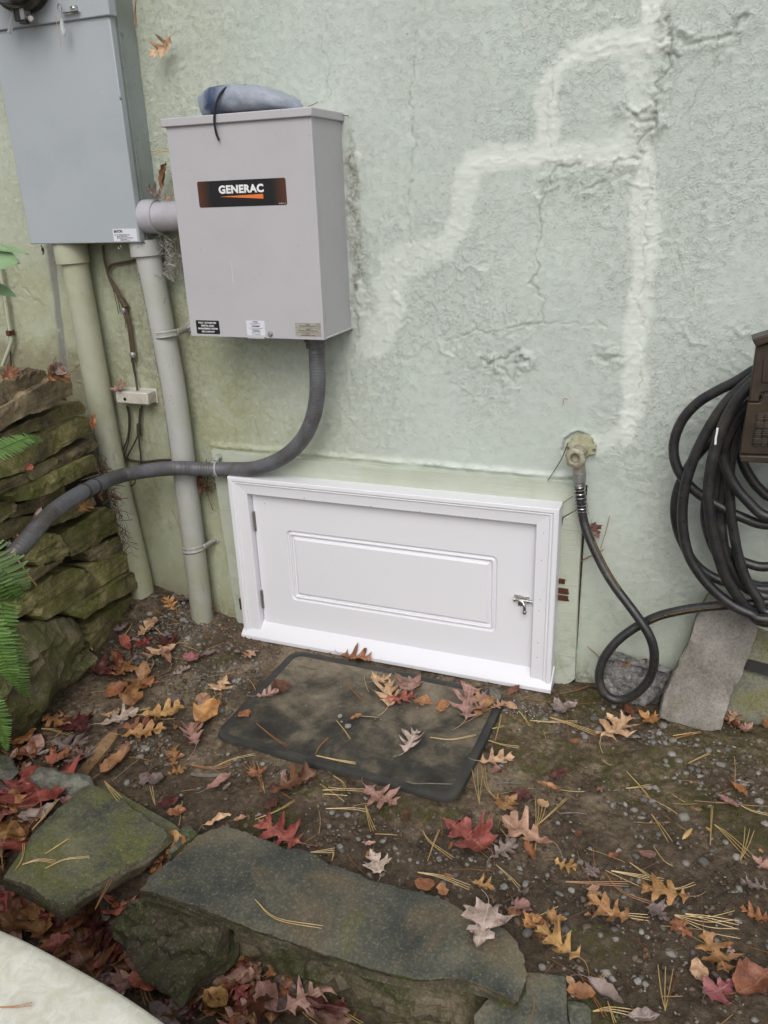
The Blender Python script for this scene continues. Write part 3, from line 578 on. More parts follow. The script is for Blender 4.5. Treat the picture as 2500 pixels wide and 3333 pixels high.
# ================================================================== GROUND
MOSSP = [((1290, 2640), .05), ((1080, 2480), .05), ((880, 2680), .08), ((1420, 2650), .05), ((1960, 2260), .06), ((1850, 2280), .07), ((1700, 2350), .10), ((1900, 2330), .06), ((2300, 2430), .13), ((2480, 2430), .1), ((1750, 2450), .12), ((2130, 2560), .13), ((2450, 2680), .12), ((2370, 2660), .06), ((740, 2140), .03), ((760, 2420), .03), ((1130, 2490), .04), ((2000, 2090 + 380), .08), ((1950, 3080), .06), ((1960, 3320), .05), ((660, 2270), .05), ((710, 2150), .04), ((2130, 2500), .1), ((1440, 2660), .04), ((1000, 2560), .06), ((1480, 2160 + 500), .03)]
MOSSW = [((lambda v: (v.x, v.y))(onZ(p[0], p[1], 0)), r) for p, r in MOSSP]
def build_ground():
    xs = np.concatenate([-np.geomspace(60, 2.2, 26)[:-1], np.arange(-2.2, 0.62, 0.0055), np.geomspace(0.64, 60, 30)])
    ys = np.concatenate([-np.geomspace(60, 1.75, 26)[:-1] , np.arange(-1.75, 0.03, 0.0055), [0.2, 1, 3, 10, 40]])
    X, Y = np.meshgrid(xs, ys); Z = zground(X, Y)
    inn = sst(2.0, 1.2, np.hypot(X + .8, Y + .7) * 0.7)
    Z = Z + inn * ((fbm(X * 14, Y * 14, 3, 201) - .5) * 0.012 + (fbm(X * 55, Y * 55, 3, 202) - .5) * 0.010)
    clod = sst(.58, .72, fbm(X * 80, Y * 80, 2, 203)); Z = Z + inn * clod * 0.003
    # soil bank held by the dry stone wall on the left
    bx = sst(-1.99, -2.08, X - 0.18 * (-Y)) * sst(0.05, 0.0, Y) * sst(-3.0, -1.2, Y); Z = Z * (1 - bx) + bx * (0.80 + 0.05 * fbm(X * 5, Y * 5, 3, 210))
    moss = np.zeros_like(X); nz = fbm(X * 18, Y * 18, 4, 204) - .5
    for (mx, my), r in MOSSW: moss = np.maximum(moss, sst(r * 1.25, r * 0.3, np.hypot(X - mx, (Y - my) * 1.3) + nz * r * 1.4))
    moss = np.clip(moss + 0.35 * sst(.52, .7, fbm(X * 4, Y * 4, 4, 205)) * sst(-0.9, -0.3, Y), 0, 1); Z = Z + moss * 0.004
    sand = np.zeros_like(X)
    for p, r in (((1950, 2620), .06), ((1985, 2680), .05), ((1640, 2530), .10), ((1010, 2140), .18), ((560, 2250), .22), ((700, 2010), .16), ((1340, 2570), .05)):
        v = onZ(p[0], p[1], 0); sand = np.maximum(sand, sst(r * 1.2, r * 0.3, np.hypot(X - v.x, (Y - v.y) * 1.5) + nz * r))
    dark = np.clip(sst(-0.62, -0.85, Y + nz * .3) + sst(.5, .62, fbm(X * 5, Y * 5, 4, 206)) * .8 + 0.8 * sst(-0.10, -0.03, Y), 0, 1)
    me = gridmesh('ground', X, Y, Z, M['ground'], dict(moss=moss, sand=np.clip(sand, 0, 1) * .8, dark=dark))
    return put(bpy.data.objects.new('ground', me))
tag(build_ground(), 'dark damp soil strewn with grit, moss and needles', kind='structure')

# ================================================================== STONES
def resample(P, n):
    P = [Vector(p) for p in P]; Q = P + [P[0]]; L = [(Q[i+1] - Q[i]).length for i in range(len(P))]; T = sum(L); out = []
    # keep the corners: spread samples edge by edge
    for i, l in enumerate(L):
        k = max(1, round(n * l / T))
        for j in range(k): out.append(Q[i].lerp(Q[i+1], j / k))
    return out
def smooth_loop(P, it=1):
    for _ in range(it):
        n = len(P); P = [P[i] * 0.5 + (P[i-1] + P[(i+1) % n]) * 0.25 for i in range(n)]
    return P
def stone_mesh(name, P, nrm, depth, m, bulge=0.0, rough=0.006, n=64, seed=0, taper=0.0, edge=0.006, layers=0.004, sm=1, mside=None, corner=0.6, steps=0.0, flat=False, grid=None, tilt=0.0, chip=0.0):
    rs0 = np.random.RandomState(seed + 5)
    nrm = Vector(nrm).normalized(); L = smooth_loop(resample(P, n), sm); c = sum(L, Vector()) / len(L)
    size = sum((p - c).length for p in L) / len(L)
    def off(p, k, amt): return nrm * 0
    rings = []; sd = Vector((seed * 13.7, seed * 7.1, seed * 3.3))
    def ring(scale_in, h, lay=0.0, abs_in=0.0):
        r = []
        for p in L:
            v = p - c; d = v.length + 1e-9
            s = scale_in * (1 - abs_in / d)
            q = c + v * s + nrm * h
            if lay: q = q + v / d * lay
            r.append(q)
        return r
    nl = max(2, int(depth / 0.012)) if depth < 0.09 else 5
    rings.append(ring(1.0 - taper, -depth))
    rr = random.Random(seed); tv = (rr.uniform(-2.2, 3.2) * tilt, rr.uniform(-1, 1) * tilt)
    for k in range(1, nl):
        rings.append(ring(1.0 - taper * (1 - k / nl), -depth * (1 - k / nl), rr.uniform(-layers, layers)))
    rings.append(ring(1.0, -edge * 1.1)); k0 = len(rings)
    rings.append(ring(1.0, -edge * 0.25, 0, edge * 0.45)); rings.append(ring(1.0, 0.0, 0, edge * 1.5))
    # rock the surface with noise, more at the rim and the sides than on the face
    out = []
    for i, r in enumerate(rings):
        rr_ = []
        for p in r:
            a = mnoise.noise((p + sd) * 14) * rough * 1.2 + mnoise.noise((p + sd) * 42) * rough * 0.6 + mnoise.noise((p + sd) * 110) * rough * 0.25
            if i < k0 + 1:
                v = (p - c); v = v - nrm * v.dot(nrm); v = v.normalized() if v.length > 1e-6 else nrm
                ledge = mnoise.noise(Vector((p.dot(nrm) * 90 + seed, mnoise.noise(p * 9) * 2, 0))) * layers
                p = p + v * (a * 0.9 + ledge * (corner))
            else: p = p + nrm * a * (.25 if flat else 1)
            rr_.append(p)
        if tilt:
            rr_ = [p + nrm * ((p.z - c.z) * tv[0] + (p.y - c.y) * tv[1]) for p in rr_] if i >= k0 - 1 else rr_
        if chip and i >= k0 - 1:
            rr_ = [p - (p - c).normalized() * chip * (mnoise.cell(p * 48 + sd) * .6 + mnoise.cell(p * 21 + sd) * .8) for p in rr_]
        out.append(rr_)
    mb = MB(); nn = len(L)
    mb.rings(out[:k0 + 1], cap=False, mi=1 if mside else 0); mb.rings(out[k0:], cap=False, mi=0)
    # the face: a fine triangulated sheet inside the rim, bulged and roughened
    loop = out[-1]; u_ = nrm.orthogonal().normalized(); w_ = nrm.cross(u_)
    L2 = [Vector(((p - c).dot(u_), (p - c).dot(w_))) for p in loop]; A2 = np.array([tuple(p) for p in L2]); hs_ = [(p - c).dot(nrm) for p in loop]
    lo, hi = A2.min(0), A2.max(0); g = grid or max((hi - lo).max() / 26, .007); GX_, GY_ = np.meshgrid(np.arange(lo[0] + g * .5, hi[0], g), np.arange(lo[1] + g * .5, hi[1], g))
    gp = np.stack([GX_.ravel() + rs0.uniform(-g * .3, g * .3, GX_.size), GY_.ravel() + rs0.uniform(-g * .3, g * .3, GX_.size)], -1)
    B2 = np.roll(A2, -1, 0); ab = B2 - A2; tt = np.clip(((gp[:, None] - A2[None]) * ab[None]).sum(-1) / ((ab ** 2).sum(-1)[None] + 1e-12), 0, 1); dd = np.linalg.norm(gp[:, None] - A2[None] - tt[..., None] * ab[None], axis=-1).min(1)
    cr = ((A2[None, :, 1] > gp[:, None, 1]) != (B2[None, :, 1] > gp[:, None, 1])) & (gp[:, None, 0] < (B2[None, :, 0] - A2[None, :, 0]) * (gp[:, None, 1] - A2[None, :, 1]) / (B2[None, :, 1] - A2[None, :, 1] + 1e-12) + A2[None, :, 0])
    ok = (cr.sum(1) % 2 == 1) & (dd > g * .45); gp = gp[ok]; dd = dd[ok]; Rb = max(dd.max() if len(dd) else 1, 1e-4)
    from mathutils.geometry import delaunay_2d_cdt
    V2, _, F2, ov, _, _ = delaunay_2d_cdt(L2 + [Vector(p) for p in gp], [], [list(range(nn))], 1, 1e-7)
    pos = []; ndx = {}
    for vi, src in enumerate(ov):
        k_ = src[0] if src else -1
        if 0 <= k_ < nn: pos.append(loop[k_])
        elif k_ >= nn:
            d_ = dd[k_ - nn]; x_ = min(d_ / (Rb * .8), 1); q = c + u_ * gp[k_ - nn][0] + w_ * gp[k_ - nn][1] + nrm * (bulge * (1 - (1 - x_) ** 2))
            fr_ = min(1, d_ / .012) if flat else 1
            a = (mnoise.noise((q + sd) * 14) * 1.2 + mnoise.noise((q + sd) * 42) * .6 + mnoise.noise((q + sd) * 110) * .25) * rough * (.22 if flat else 1)
            q = q + nrm * a
            if tilt: q = q + nrm * ((q.z - c.z) * tv[0] + (q.y - c.y) * tv[1])
            if steps: q = q + nrm * steps * (mnoise.cell(Vector((seed, mnoise.noise(q * 7 + sd) * 1.3, q.z * 55 + q.y * 6))) - .5 + .6 * mnoise.cell((q + sd) * 11 + Vector((mnoise.noise(q * 20), 0, 0))))
            pos.append(q)
        else: v2 = V2[vi]; pos.append(c + u_ * v2[0] + w_ * v2[1])
    mb.add(pos, [tuple(f) for f in F2 if len(set(f)) > 2], 0)
    # back cap
    b = len(mb.v); mb.add(out[0], [tuple(range(nn))[::-1]], 1 if mside else 0)
    me = bpy.data.meshes.new(name); me.from_pydata([tuple(v) for v in mb.v], [], mb.f); setmats(me, [m] + ([mside] if mside else []))
    me.polygons.foreach_set('material_index', mb.m)
    bm = bmesh.new(); bm.from_mesh(me); bmesh.ops.remove_doubles(bm, verts=bm.verts, dist=1e-6); bmesh.ops.recalc_face_normals(bm, faces=bm.faces); bm.to_mesh(me); bm.free()
    me.polygons.foreach_set('use_smooth', [True] * len(me.polygons)); me.set_sharp_from_angle(angle=math.radians(30))
    return me
def stone(name, P, nrm, depth, m, parent=None, **kw):
    return put(bpy.data.objects.new(name, stone_mesh(name, P, nrm, depth, m, **kw)), parent)

# dry stone retaining wall on the left: its face plane runs out from the house
RP, RN = np.array([-1.85, 0.0, 0.0]), np.array([0.984, 0.178, 0.0])
rw = thing('retaining_wall', (-1.85, -0.35, 0), 'mossy dry stone retaining wall of long flat stones at the left edge', 'stone wall')
def z3(pts): return [(x * 0.4294, 1150 + y * 0.4294) for x, y in pts]
def z66(pts): return [(x * 0.3617, 1700 + y * 0.3617) for x, y in pts]
RS = [
 (z3([(-260,300),(-60,285),(60,190),(140,140),(220,98),(330,125),(355,165),(300,225),(200,270),(120,330),(0,415),(-260,500)]), 'wall_stone_tan', .02, .012),
 (z3([(-260,560),(-60,450),(60,380),(180,300),(300,240),(360,190),(430,170),(500,165),(528,230),(545,310),(490,340),(400,400),(300,450),(150,510),(60,575),(-60,620),(-260,700)]), 'wall_stone_tan', .035, .014),
 (z3([(-260,760),(-60,640),(100,572),(250,508),(400,435),(500,390),(600,357),(650,410),(640,452),(500,505),(400,550),(280,600),(150,625),(0,690),(-120,740),(-260,820)]), 'wall_stone', .022, .010),
 (z3([(-260,860),(-60,745),(60,690),(180,640),(320,610),(480,540),(640,470),(715,500),(728,590),(600,650),(450,740),(250,858),(60,935),(-60,955),(-260,1050)]), 'wall_stone_green', .03, .012),
 (z3([(245,872),(320,830),(400,792),(540,732),(700,652),(752,700),(700,735),(560,820),(400,900),(270,962),(238,930)]), 'wall_stone', .028, .010),
 (z3([(-260,1080),(-60,975),(60,945),(180,905),(232,912),(242,962),(180,1000),(80,1050),(-60,1100),(-260,1200)]), 'wall_stone', .02, .010),
 (z3([(60,1082),(180,1020),(300,970),(420,910),(560,830),(720,765),(752,800),(755,890),(640,932),(500,1000),(380,1060),(250,1105),(120,1128)]), 'wall_stone_green', .025, .012),
 (z3([(-260,1250),(-60,1150),(60,1112),(128,1140),(122,1190),(60,1240),(0,1300),(-60,1330),(-260,1400)]), 'wall_stone', .015, .010),
 (z3([(140,1165),(300,1118),(420,1068),(540,1010),(570,1050),(480,1125),(380,1190),(250,1232),(140,1262)]), 'wall_stone', -.01, .010),
 (z3([(440,1285),(560,1185),(700,1120),(770,1095),(792,1150),(700,1222),(560,1285),(450,1315)]), 'wall_stone', -.015, .012),
 (z3([(478,1372),(550,1322),(640,1272),(720,1215),(800,1172),(862,1192),(912,1300),(905,1342),(800,1402),(700,1470),(550,1540),(522,1482),(508,1430)]), 'wall_stone_green', .035, .010),
 (z3([(0,1330),(90,1290),(200,1260),(320,1240),(330,1290),(230,1370),(120,1430),(0,1460)]), 'wall_stone', -.01, .012),
 (z3([(285,1500),(350,1402),(420,1352),(480,1392),(515,1490),(502,1530),(420,1582),(300,1612),(262,1570)]), 'wall_stone_green', .03, .014),
 (z3([(640,1505),(800,1440),(902,1388),(945,1420),(975,1470),(900,1520),(800,1565),(690,1580)]), 'wall_stone', .01, .012),
 (z3([(170,1690),(280,1625),(400,1592),(505,1540),(498,1582),(400,1642),(260,1722),(165,1765)]), 'wall_stone', .012, .010),
 (z3([(640,1610),(800,1575),(955,1500),(990,1560),(1005,1622),(900,1685),(780,1762),(600,1882),(480,1952),(350,2022),(305,1985),(310,1932),(480,1832),(640,1722),(680,1660)]), 'wall_stone_green', .028, .011),
 (z3([(90,1905),(240,1802),(400,1692),(560,1622),(650,1652),(622,1732),(480,1822),(320,1902),(200,1982),(100,2042),(20,2080)]), 'wall_stone_green', .032, .012),
 (z3([(505,1962),(640,1882),(800,1782),(1000,1652),(1060,1692),(1078,1742),(950,1832),(850,1890),(730,1952),(650,2012),(560,1992)]), 'wall_stone_green', .030, .009),
 (z3([(645,2062),(760,1992),(900,1892),(1060,1790),(1092,1840),(1000,1925),(905,2030),(825,2180),(742,2266),(700,2242),(680,2142)]), 'wall_stone_green', .035, .009),
 (z66([(-300,1020),(-80,960),(90,960),(180,905),(350,892),(500,862),(620,850),(720,930),(780,1050),(705,1150),(645,1250),(605,1400),(560,1550),(450,1650),(380,1760),(250,1930),(50,1960),(-300,1960)]), 'boulder', .085, .016),
 (z66([(700,1165),(790,1130),(862,1240),(855,1350),(760,1425),(645,1450),(640,1290)]), 'boulder', .035, .012),
 (z66([(600,1460),(740,1430),(845,1420),(862,1600),(790,1690),(640,1700),(480,1690)]), 'boulder', .02, .010),
]
for i, (pp, mt, bl, rg) in enumerate(RS):
    P = [onP(x, y, RP + RN * (0.018 * math.sin(i * 2.3)), RN) for x, y in pp]
    stone('stone', P, RN, 0.20, M[mt], rw, bulge=max(bl, 0.004) * (0.14 if mt != 'boulder' else .75), rough=rg * 0.42 if mt != 'boulder' else rg * .9, n=120, seed=i + 1, edge=0.0025, layers=0.010, sm=0, steps=.0050 if 'boulder' != mt else .008, tilt=.05 if mt != 'boulder' else 0, chip=.005)
    if bl < 0:
        rw.children[-1].location.x -= 0.03
# rough courses beyond the frame, so that the wall does not stop at the picture's edge
k = 0
for row in range(9):
    y0 = -0.62 - 0.03 * (row % 3)
    while y0 > -1.55:
        ln = rnd.uniform(0.16, 0.34); z0 = -0.06 + row * 0.098
        def pt(yy, zz): return Vector((-1.85 - 0.1809 * yy - 0.03, yy, zz))
        if y0 - ln / 2 < -0.98 + 0.035 * row:
            q = [pt(y0, z0 + rnd.uniform(0, .01)), pt(y0 - ln * .5, z0), pt(y0 - ln, z0 + rnd.uniform(0, .01)), pt(y0 - ln, z0 + .085), pt(y0 - ln * .5, z0 + .09), pt(y0, z0 + .083)]
            stone('stone', q, RN, 0.18, M['wall_stone' if k % 2 else 'wall_stone_green'], rw, bulge=.02, rough=.006, n=36, seed=60 + k, edge=.008, layers=.005)
        y0 -= ln + 0.008; k += 1
mb = MB()   # the packed earth seen in the joints
a, b = Vector((-1.925, -0.12, -0.2)), Vector((-1.945 + 0.30, -1.6, -0.2))
gx = [a.lerp(b, i / 40) for i in range(41)]
R = []
for j in range(22):
    R.append([Vector((p.x + mnoise.noise(Vector((p.y * 9, j * .5, 2))) * .012, p.y, -0.2 + 1.0 * j / 21)) for p in gx])
vs = [p for r in R for p in r]; mb.add(vs, [(j*41+i, j*41+i+1, (j+1)*41+i+1, (j+1)*41+i) for j in range(21) for i in range(40)])
t2 = len(mb.v); mb.add([Vector((p.x, p.y, p.z)) for p in R[-1]] + [Vector((p.x - 0.35, p.y, p.z - .01)) for p in R[-1]], [(i, i+1, 41+i+1, 41+i) for i in range(40)])
mb.obj('earth_backing', M['dark_gap'], rw)

# edging stones: two big flagstones and what they lie on
def zA(pts): return [(x * 0.5425, 2500 + y * 0.5425) for x, y in pts]
def zB(pts): return [(800 + x * 0.6028, 2600 + y * 0.6028) for x, y in pts]
UP = (0, 0, 1)
s1 = thing('edging_flagstone', (-1.2, -1.1, 0.0), 'large squarish grey green flagstone at the left end of the stone edging', 'flagstone')
P = [onZ(x, y, .052) for x, y in zA([(550,100),(640,128),(760,200),(880,290),(1012,385),(1000,420),(940,470),(850,540),(700,620),(560,700),(460,765),(360,828),(240,750),(130,690),(22,648),(60,590),(140,480),(220,370),(330,260),(430,170),(490,120)])]
stone('stone_top', P, (0.02, 0.0, 1), 0.040, M['slab_green'], s1, bulge=.002, rough=.0045, chip=.004, n=260, seed=5, flat=True, edge=.002, layers=.007, sm=0, mside=M['slab_edge'])
s2 = thing('edging_flagstone', (-0.6, -1.06, 0.0), 'longest grey green flagstone in the edging, a pale curled leaf on its right end', 'flagstone')
P = [onZ(x, y, .056) for x, y in [(472,2874),(520,2826),(585,2770),(645,2717),(727,2687),(800,2708),(880,2738),(930,2768),(999,2772),(1060,2806),(1137,2841),(1230,2872),(1318,2895),(1400,2912),(1475,2944),(1540,2975),(1644,3022),(1692,3070),(1708,3130),(1716,3190),(1690,3255),(1640,3238),(1583,3209),(1520,3190),(1463,3182),(1380,3185),(1300,3172),(1180,3145),(1065,3106),(930,3062),(800,3010),(727,2982),(650,2958),(575,2928),(500,2905),(445,2896)]]
stone('stone_top', P, (0, 0.0, 1), 0.030, M['slab'], s2, bulge=.002, rough=.0055, chip=.004, n=420, seed=9, flat=True, edge=.002, layers=.009, sm=0, mside=M['slab_edge'])
def solo(name, label, cat, P, nrm, depth, m, group=None, **kw):
    o = stone(name, P, nrm, depth, m, **kw); return tag(o, label, cat, group)
# second leaf of slate showing behind and under the left flagstone
solo('slate_layer', 'thin lower slate sheet peeping out behind the left flagstone', 'stone', [onZ(x, y, .024) for x, y in zA([(560,110),(640,90),(700,130),(790,190),(880,240),(950,280),(1040,330),(1090,372),(1060,400),(1000,410),(900,420),(700,300)])], (0, 0, 1), .02, M['slab_green'], rough=.003, n=70, seed=21, flat=True, edge=.003, layers=.003, mside=M['slab_edge'])
solo('stone_sliver', 'narrow split stone sliver wedged between the two big flagstones', 'stone', [onZ(x, y, .035) for x, y in zA([(1090,350),(1140,345),(1190,385),(1175,410),(1080,480),(1020,520),(1005,500),(1060,430)])], (0.1, 0, 1), .045, M['side_rock'], rough=.004, n=50, seed=22, edge=.003, mside=M['slab_edge'])
solo('wedge_stone', 'pointed mossy brown stone jutting forward beneath the flagstones', 'stone', [onP(x, y, (-0.85, -1.17, -0.035), (0.0, -0.62, 0.78)) for x, y in zA([(640,930),(700,860),(770,790),(850,760),(950,810),(1100,860),(1250,900),(1345,930),(1330,1010),(1290,1150),(1200,1270),(1110,1370),(1060,1420),(1000,1340),(850,1230),(740,1120),(650,1010)])], (0.0, -0.62, 0.78), .10, M['moss_stone'], bulge=.006, rough=.016, n=150, seed=23, edge=.004, layers=.010, steps=.009, mside=M['moss_stone'])
solo('supporting_stone', 'long moss bearded stone carrying the longest flagstone', 'stone', [onY(x, y, -1.115) for x, y in zB([(-80,640),(60,700),(260,800),(440,880),(700,960),(900,1010),(1130,1010),(1290,1050),(1330,1120),(1325,1230),(1240,1420),(700,1420),(420,1250),(200,1100),(0,900),(-80,800)])], (0, -1, 0.1), .12, M['moss_stone'], bulge=.006, rough=.014, n=180, seed=24, edge=.006, layers=.010, steps=.008)
solo('edging_flagstone', 'flat dark stone set in the soil at the right end of the edging', 'flagstone', [onZ(x, y, .012) for x, y in [(1690,3165),(1760,3168),(1843,3172),(1846,3240),(1850,3333),(1862,3480),(1560,3480),(1540,3300),(1600,3230)]], (0, 0, 1), .06, M['slab'], rough=.003, n=90, seed=25, flat=True, edge=.004, sm=0, mside=M['slab_edge'])
solo('dark_stone', 'small dark angular stone beside the bright moss at the bottom edge', 'stone', [onZ(x, y, .004) for x, y in [(1848,3256),(1890,3262),(1921,3278),(1926,3333),(1905,3400),(1850,3420)]], (0, 0, 1), .05, M['side_rock'], rough=.004, n=50, seed=26, edge=.006)
solo('edging_rock', 'rough grey rock behind the left flagstone under the leaves', 'rock', [onZ(x, 2500 + (y - 1014) * .5425, .035) for x, y in [(x * .5425, y) for x, y in [(230,1000),(330,1010),(400,1025),(530,1055),(545,1105),(480,1130),(420,1155),(330,1140),(240,1110),(170,1060)]]], (0.0, -0.2, 1), .09, M['side_rock'], bulge=.012, rough=.008, n=70, seed=27, edge=.008)
solo('edging_rock', 'mossy rock half buried at the far left of the leaf litter', 'rock', [onZ(x, y, .02) for x, y in [(-120,2440),(0,2445),(45,2462),(60,2500),(30,2530),(-60,2540),(-140,2520)]], (0.1, 0, 1), .08, M['side_rock'], bulge=.015, rough=.008, n=50, seed=28, edge=.01)

# pale rounded slab closest to the camera
cxr, cyr, rad_ = -1.064, -3.682, 2.197
rim = [Vector((x, cyr + math.sqrt(rad_ ** 2 - (x - cxr) ** 2), .30)) for x in np.linspace(-1.62, -.46, 30)]
rim += [Vector(p) for p in ((-.415, -1.60, .3), (-.385, -1.64, .3), (-.37, -1.70, .3), (-.37, -1.80, .3), (-.37, -1.9, .3), (-.39, -2.0, .3), (-.45, -2.07, .3), (-.6, -2.10, .3), (-.9, -2.12, .3), (-1.3, -2.12, .3), (-1.6, -2.1, .3), (-1.7, -2.0, .3), (-1.73, -1.85, .3), (-1.72, -1.7, .3), (-1.69, -1.62, .3))]
c0 = Vector((-1.03, -1.82, .30)); R = []
for s, h in ((.92, -.10), (.955, -.095), (.985, -.06), (1.0, -.035), (.997, -.017), (.985, -.005), (.965, 0), (.9, .003), (.7, .004), (.4, .005), (.1, .005)):
    R.append([c0 + (p - c0) * s + Vector((0, 0, h + .003 * mnoise.noise(p * 8))) for p in rim])
mb = MB(); mb.rings(R); mb.add(R[0], [tuple(range(len(rim)))[::-1]])
tag(mb.obj('pale_slab', M['pale'], None, True, 60), 'cream mottled rounded stone slab cut off by the lower left corner', 'stone slab')
mb = MB(); mb.lathe((-.95, -1.84, -0.2), (0, 0, 1), [(.20, 0), (.16, .1), (.15, .3), (.19, .41)], 28)
ped = mb.obj('pedestal', M['pale'], None); ped.parent = bpy.data.objects['pale_slab']

# leaning flagstones and concrete lump by the wall, right
base = onZ(2240, 2362, .0); tpt = onY(2330, 1945, -.040)
xd = Vector((1, 0.06, 0)); vd = (tpt - base); nn = xd.cross(vd).normalized()
if nn.y > 0: nn = -nn
def zC(pts): return [(2050 + x * .2712, 1900 + y * .2712) for x, y in pts]
solo('leaning_flagstone', 'taupe cracked flagstone leaning on the wall beneath the hose coil', 'flagstone', [onP(x, y, base + nn * .008, nn) for x, y in zC([(940,140),(1100,150),(1300,230),(1480,330),(1545,500),(1535,560),(1480,700),(1440,850),(1400,950),(1340,1130),(1220,1310),(1190,1400),(1165,1500),(1140,1600),(1090,1758),(980,1775),(860,1765),(720,1730),(600,1690),(470,1655),(345,1608),(400,1345),(470,1180),(560,1010),(610,900),(665,800),(722,660),(800,400)])], nn, .030, M['lean_slab'], rough=.0026, chip=.003, n=200, seed=31, flat=True, edge=.003, layers=.003, sm=0, mside=M['dark_slab'])
mb = MB()   # the sheet still clinging to its lower left face
q = [onP(x, y, base + nn * .0085, nn) for x, y in zC([(722,668),(830,745),(870,850),(960,970),(1040,1110),(1160,1260),(1195,1400),(1165,1500),(1120,1620),(1075,1740),(980,1758),(860,1748),(720,1714),(600,1674),(480,1642),(362,1600),(410,1345),(482,1180),(572,1010),(622,900),(675,800)])]
st = put(bpy.data.objects.new('clinging_sheet', stone_mesh('clinging_sheet', [p + nn * .004 for p in q], nn, .0035, M['lean_slab'], rough=.001, n=150, seed=33, flat=True, edge=.001, layers=.0005, sm=0)), bpy.data.objects['leaning_flagstone'])
bp = Vector((0.2, -0.045, 0)); n2 = Vector((0.05, -1, 0.16)).normalized()
solo('mossy_slab', 'mossy green slab leaning behind the taupe flagstone at the right edge', 'flagstone', [onP(x, y, bp, n2) for x, y in [(2330,2040),(2470,2030),(2620,2060),(2900,2110),(2900,2262),(2600,2235),(2500,2190),(2380,2160)]], n2, .03, M['dark_slab'], rough=.003, n=80, seed=35, flat=True, edge=.003)
n3 = Vector((0.03, -1, 0.35)).normalized(); bp3 = Vector((0.2, -0.055, 0))
solo('mossy_slab', 'dark grey slab standing below the black strip at the right edge', 'flagstone', [onP(x, y, bp3, n3) for x, y in [(2360,2165),(2430,2178),(2500,2195),(2620,2240),(2900,2280),(2900,2480),(2620,2410),(2500,2378),(2420,2352),(2330,2345)]], n3, .035, M['dark_slab'], rough=.004, n=90, seed=36, flat=True, edge=.005)
mb = MB(); a_ = [onP(x, y, bp + n2 * .012, n2) for x, y in [(2360,2128),(2500,2165),(2900,2255),(2900,2292),(2500,2198),(2360,2158)]]
mb.rings([[p - n2 * .008 for p in a_], a_]); tag(mb.obj('black_strip', M['black_plastic'], None, False), 'black rubber strip crossing the mossy slabs at the right edge', 'strip')
solo('concrete_lump', 'lump of exposed aggregate concrete seen through the hose loop', 'concrete block', [onY(x, y, -.055) for x, y in [(1965,2142),(2010,2138),(2060,2152),(2120,2166),(2180,2184),(2176,2215),(2150,2290),(2105,2312),(2040,2300),(1985,2270),(1945,2240)]], (0, -0.93, 0.35), .05, M['concrete'], bulge=.008, rough=.014, n=160, seed=37, edge=.008, layers=.006, steps=.003)
solo('half_buried_stone', 'smooth grey stone tucked under the right end of the white door', 'stone', [onZ(x, y, .018) for x, y in [(1590,2232),(1620,2238),(1636,2262),(1622,2285),(1598,2272)]], UP, .03, M['side_rock'], bulge=.008, rough=.004, n=30, seed=38, edge=.006)

# ================================================================== lettering
def text(body, size, origin, m, parent, name='lettering', bold=0.0, sx=1.0, rot=None, align='LEFT', ls=1.0, skew=0.0):
    cu = bpy.data.curves.new('txt', 'FONT'); cu.body = body; cu.size = size; cu.offset = bold; cu.align_x = align; cu.space_character = ls; cu.shear = skew
    cu.resolution_u = 3; cu.extrude = 0.00015
    to = bpy.data.objects.new('txt', cu); me = bpy.data.meshes.new_from_object(to); bpy.data.objects.remove(to)
    me.materials.clear(); me.materials.append(m)
    R = rot or Matrix(((1, 0, 0), (0, 0, -1), (0, 1, 0)))
    me.transform(Matrix.Translation(Vector(origin)) @ R.to_4x4() @ Matrix.Diagonal((sx, 1, 1, 1)))
    return put(bpy.data.objects.new(name, me), parent)
def rrect(x0, z0, x1, z1, r, y, k=5):
    out = []
    for cx, cz, a0 in ((x1 - r, z1 - r, 0), (x0 + r, z1 - r, 90), (x0 + r, z0 + r, 180), (x1 - r, z0 + r, 270)):
        for i in range(k + 1):
            a = math.radians(a0 + 90 * i / k); out.append(Vector((cx + r * math.cos(a), y, cz + r * math.sin(a))))
    return out
def plate(name, x0, z0, x1, z1, y, th, m, parent, r=0.002):
    mb = MB(); a = rrect(x0, z0, x1, z1, r, y + th); b = rrect(x0, z0, x1, z1, r, y)
    mb.rings([a, b]); mb.add(a, [tuple(range(len(a)))]); return mb.obj(name, m, parent, False)
def screw(mb, c, ax, r, h):
    ax = Vector(ax).normalized(); mb.lathe(c, ax, [(r * 1.5, 0), (r * 1.5, h * .3), (r, h * .32), (r, h * .9), (r * .85, h), (0.0002, h)], 12)

# ================================================================== opening frame behind the door
fr = thing('opening_frame', (-0.87, -0.01, 0.3), 'green painted rough sawn board frame round the crawl space opening', 'board frame')
def board(name, P, lab=None):
    mb = MB(); f = [Vector(p) for p in P]; n = len(f)
    dense = resample(f, 60); bk = [p + Vector((0, .035, 0)) for p in dense]; fr_ = [p + Vector((0, mnoise.noise(p * 12) * .0015, 0)) for p in dense]
    c = sum(dense, Vector()) / len(dense); inn = [p + (c - p).normalized() * .0025 + Vector((0, -.002, 0)) for p in fr_]
    mb.rings([bk, fr_, inn]); o = mb.obj(name, M['board'], fr); 
    if lab: o['label'] = lab
    return o
zt, zb = 0.645, 0.0
board('board', [(-1.473, -.022, .650), (-1.1, -.022, .648), (-0.7, -.022, .646), (-0.262, -.022, .642), (-0.264, -.022, .586), (-0.318, -.022, .545), (-1.40, -.022, .545), (-1.470, -.022, .600)], 'top board with a rusty nail stain')
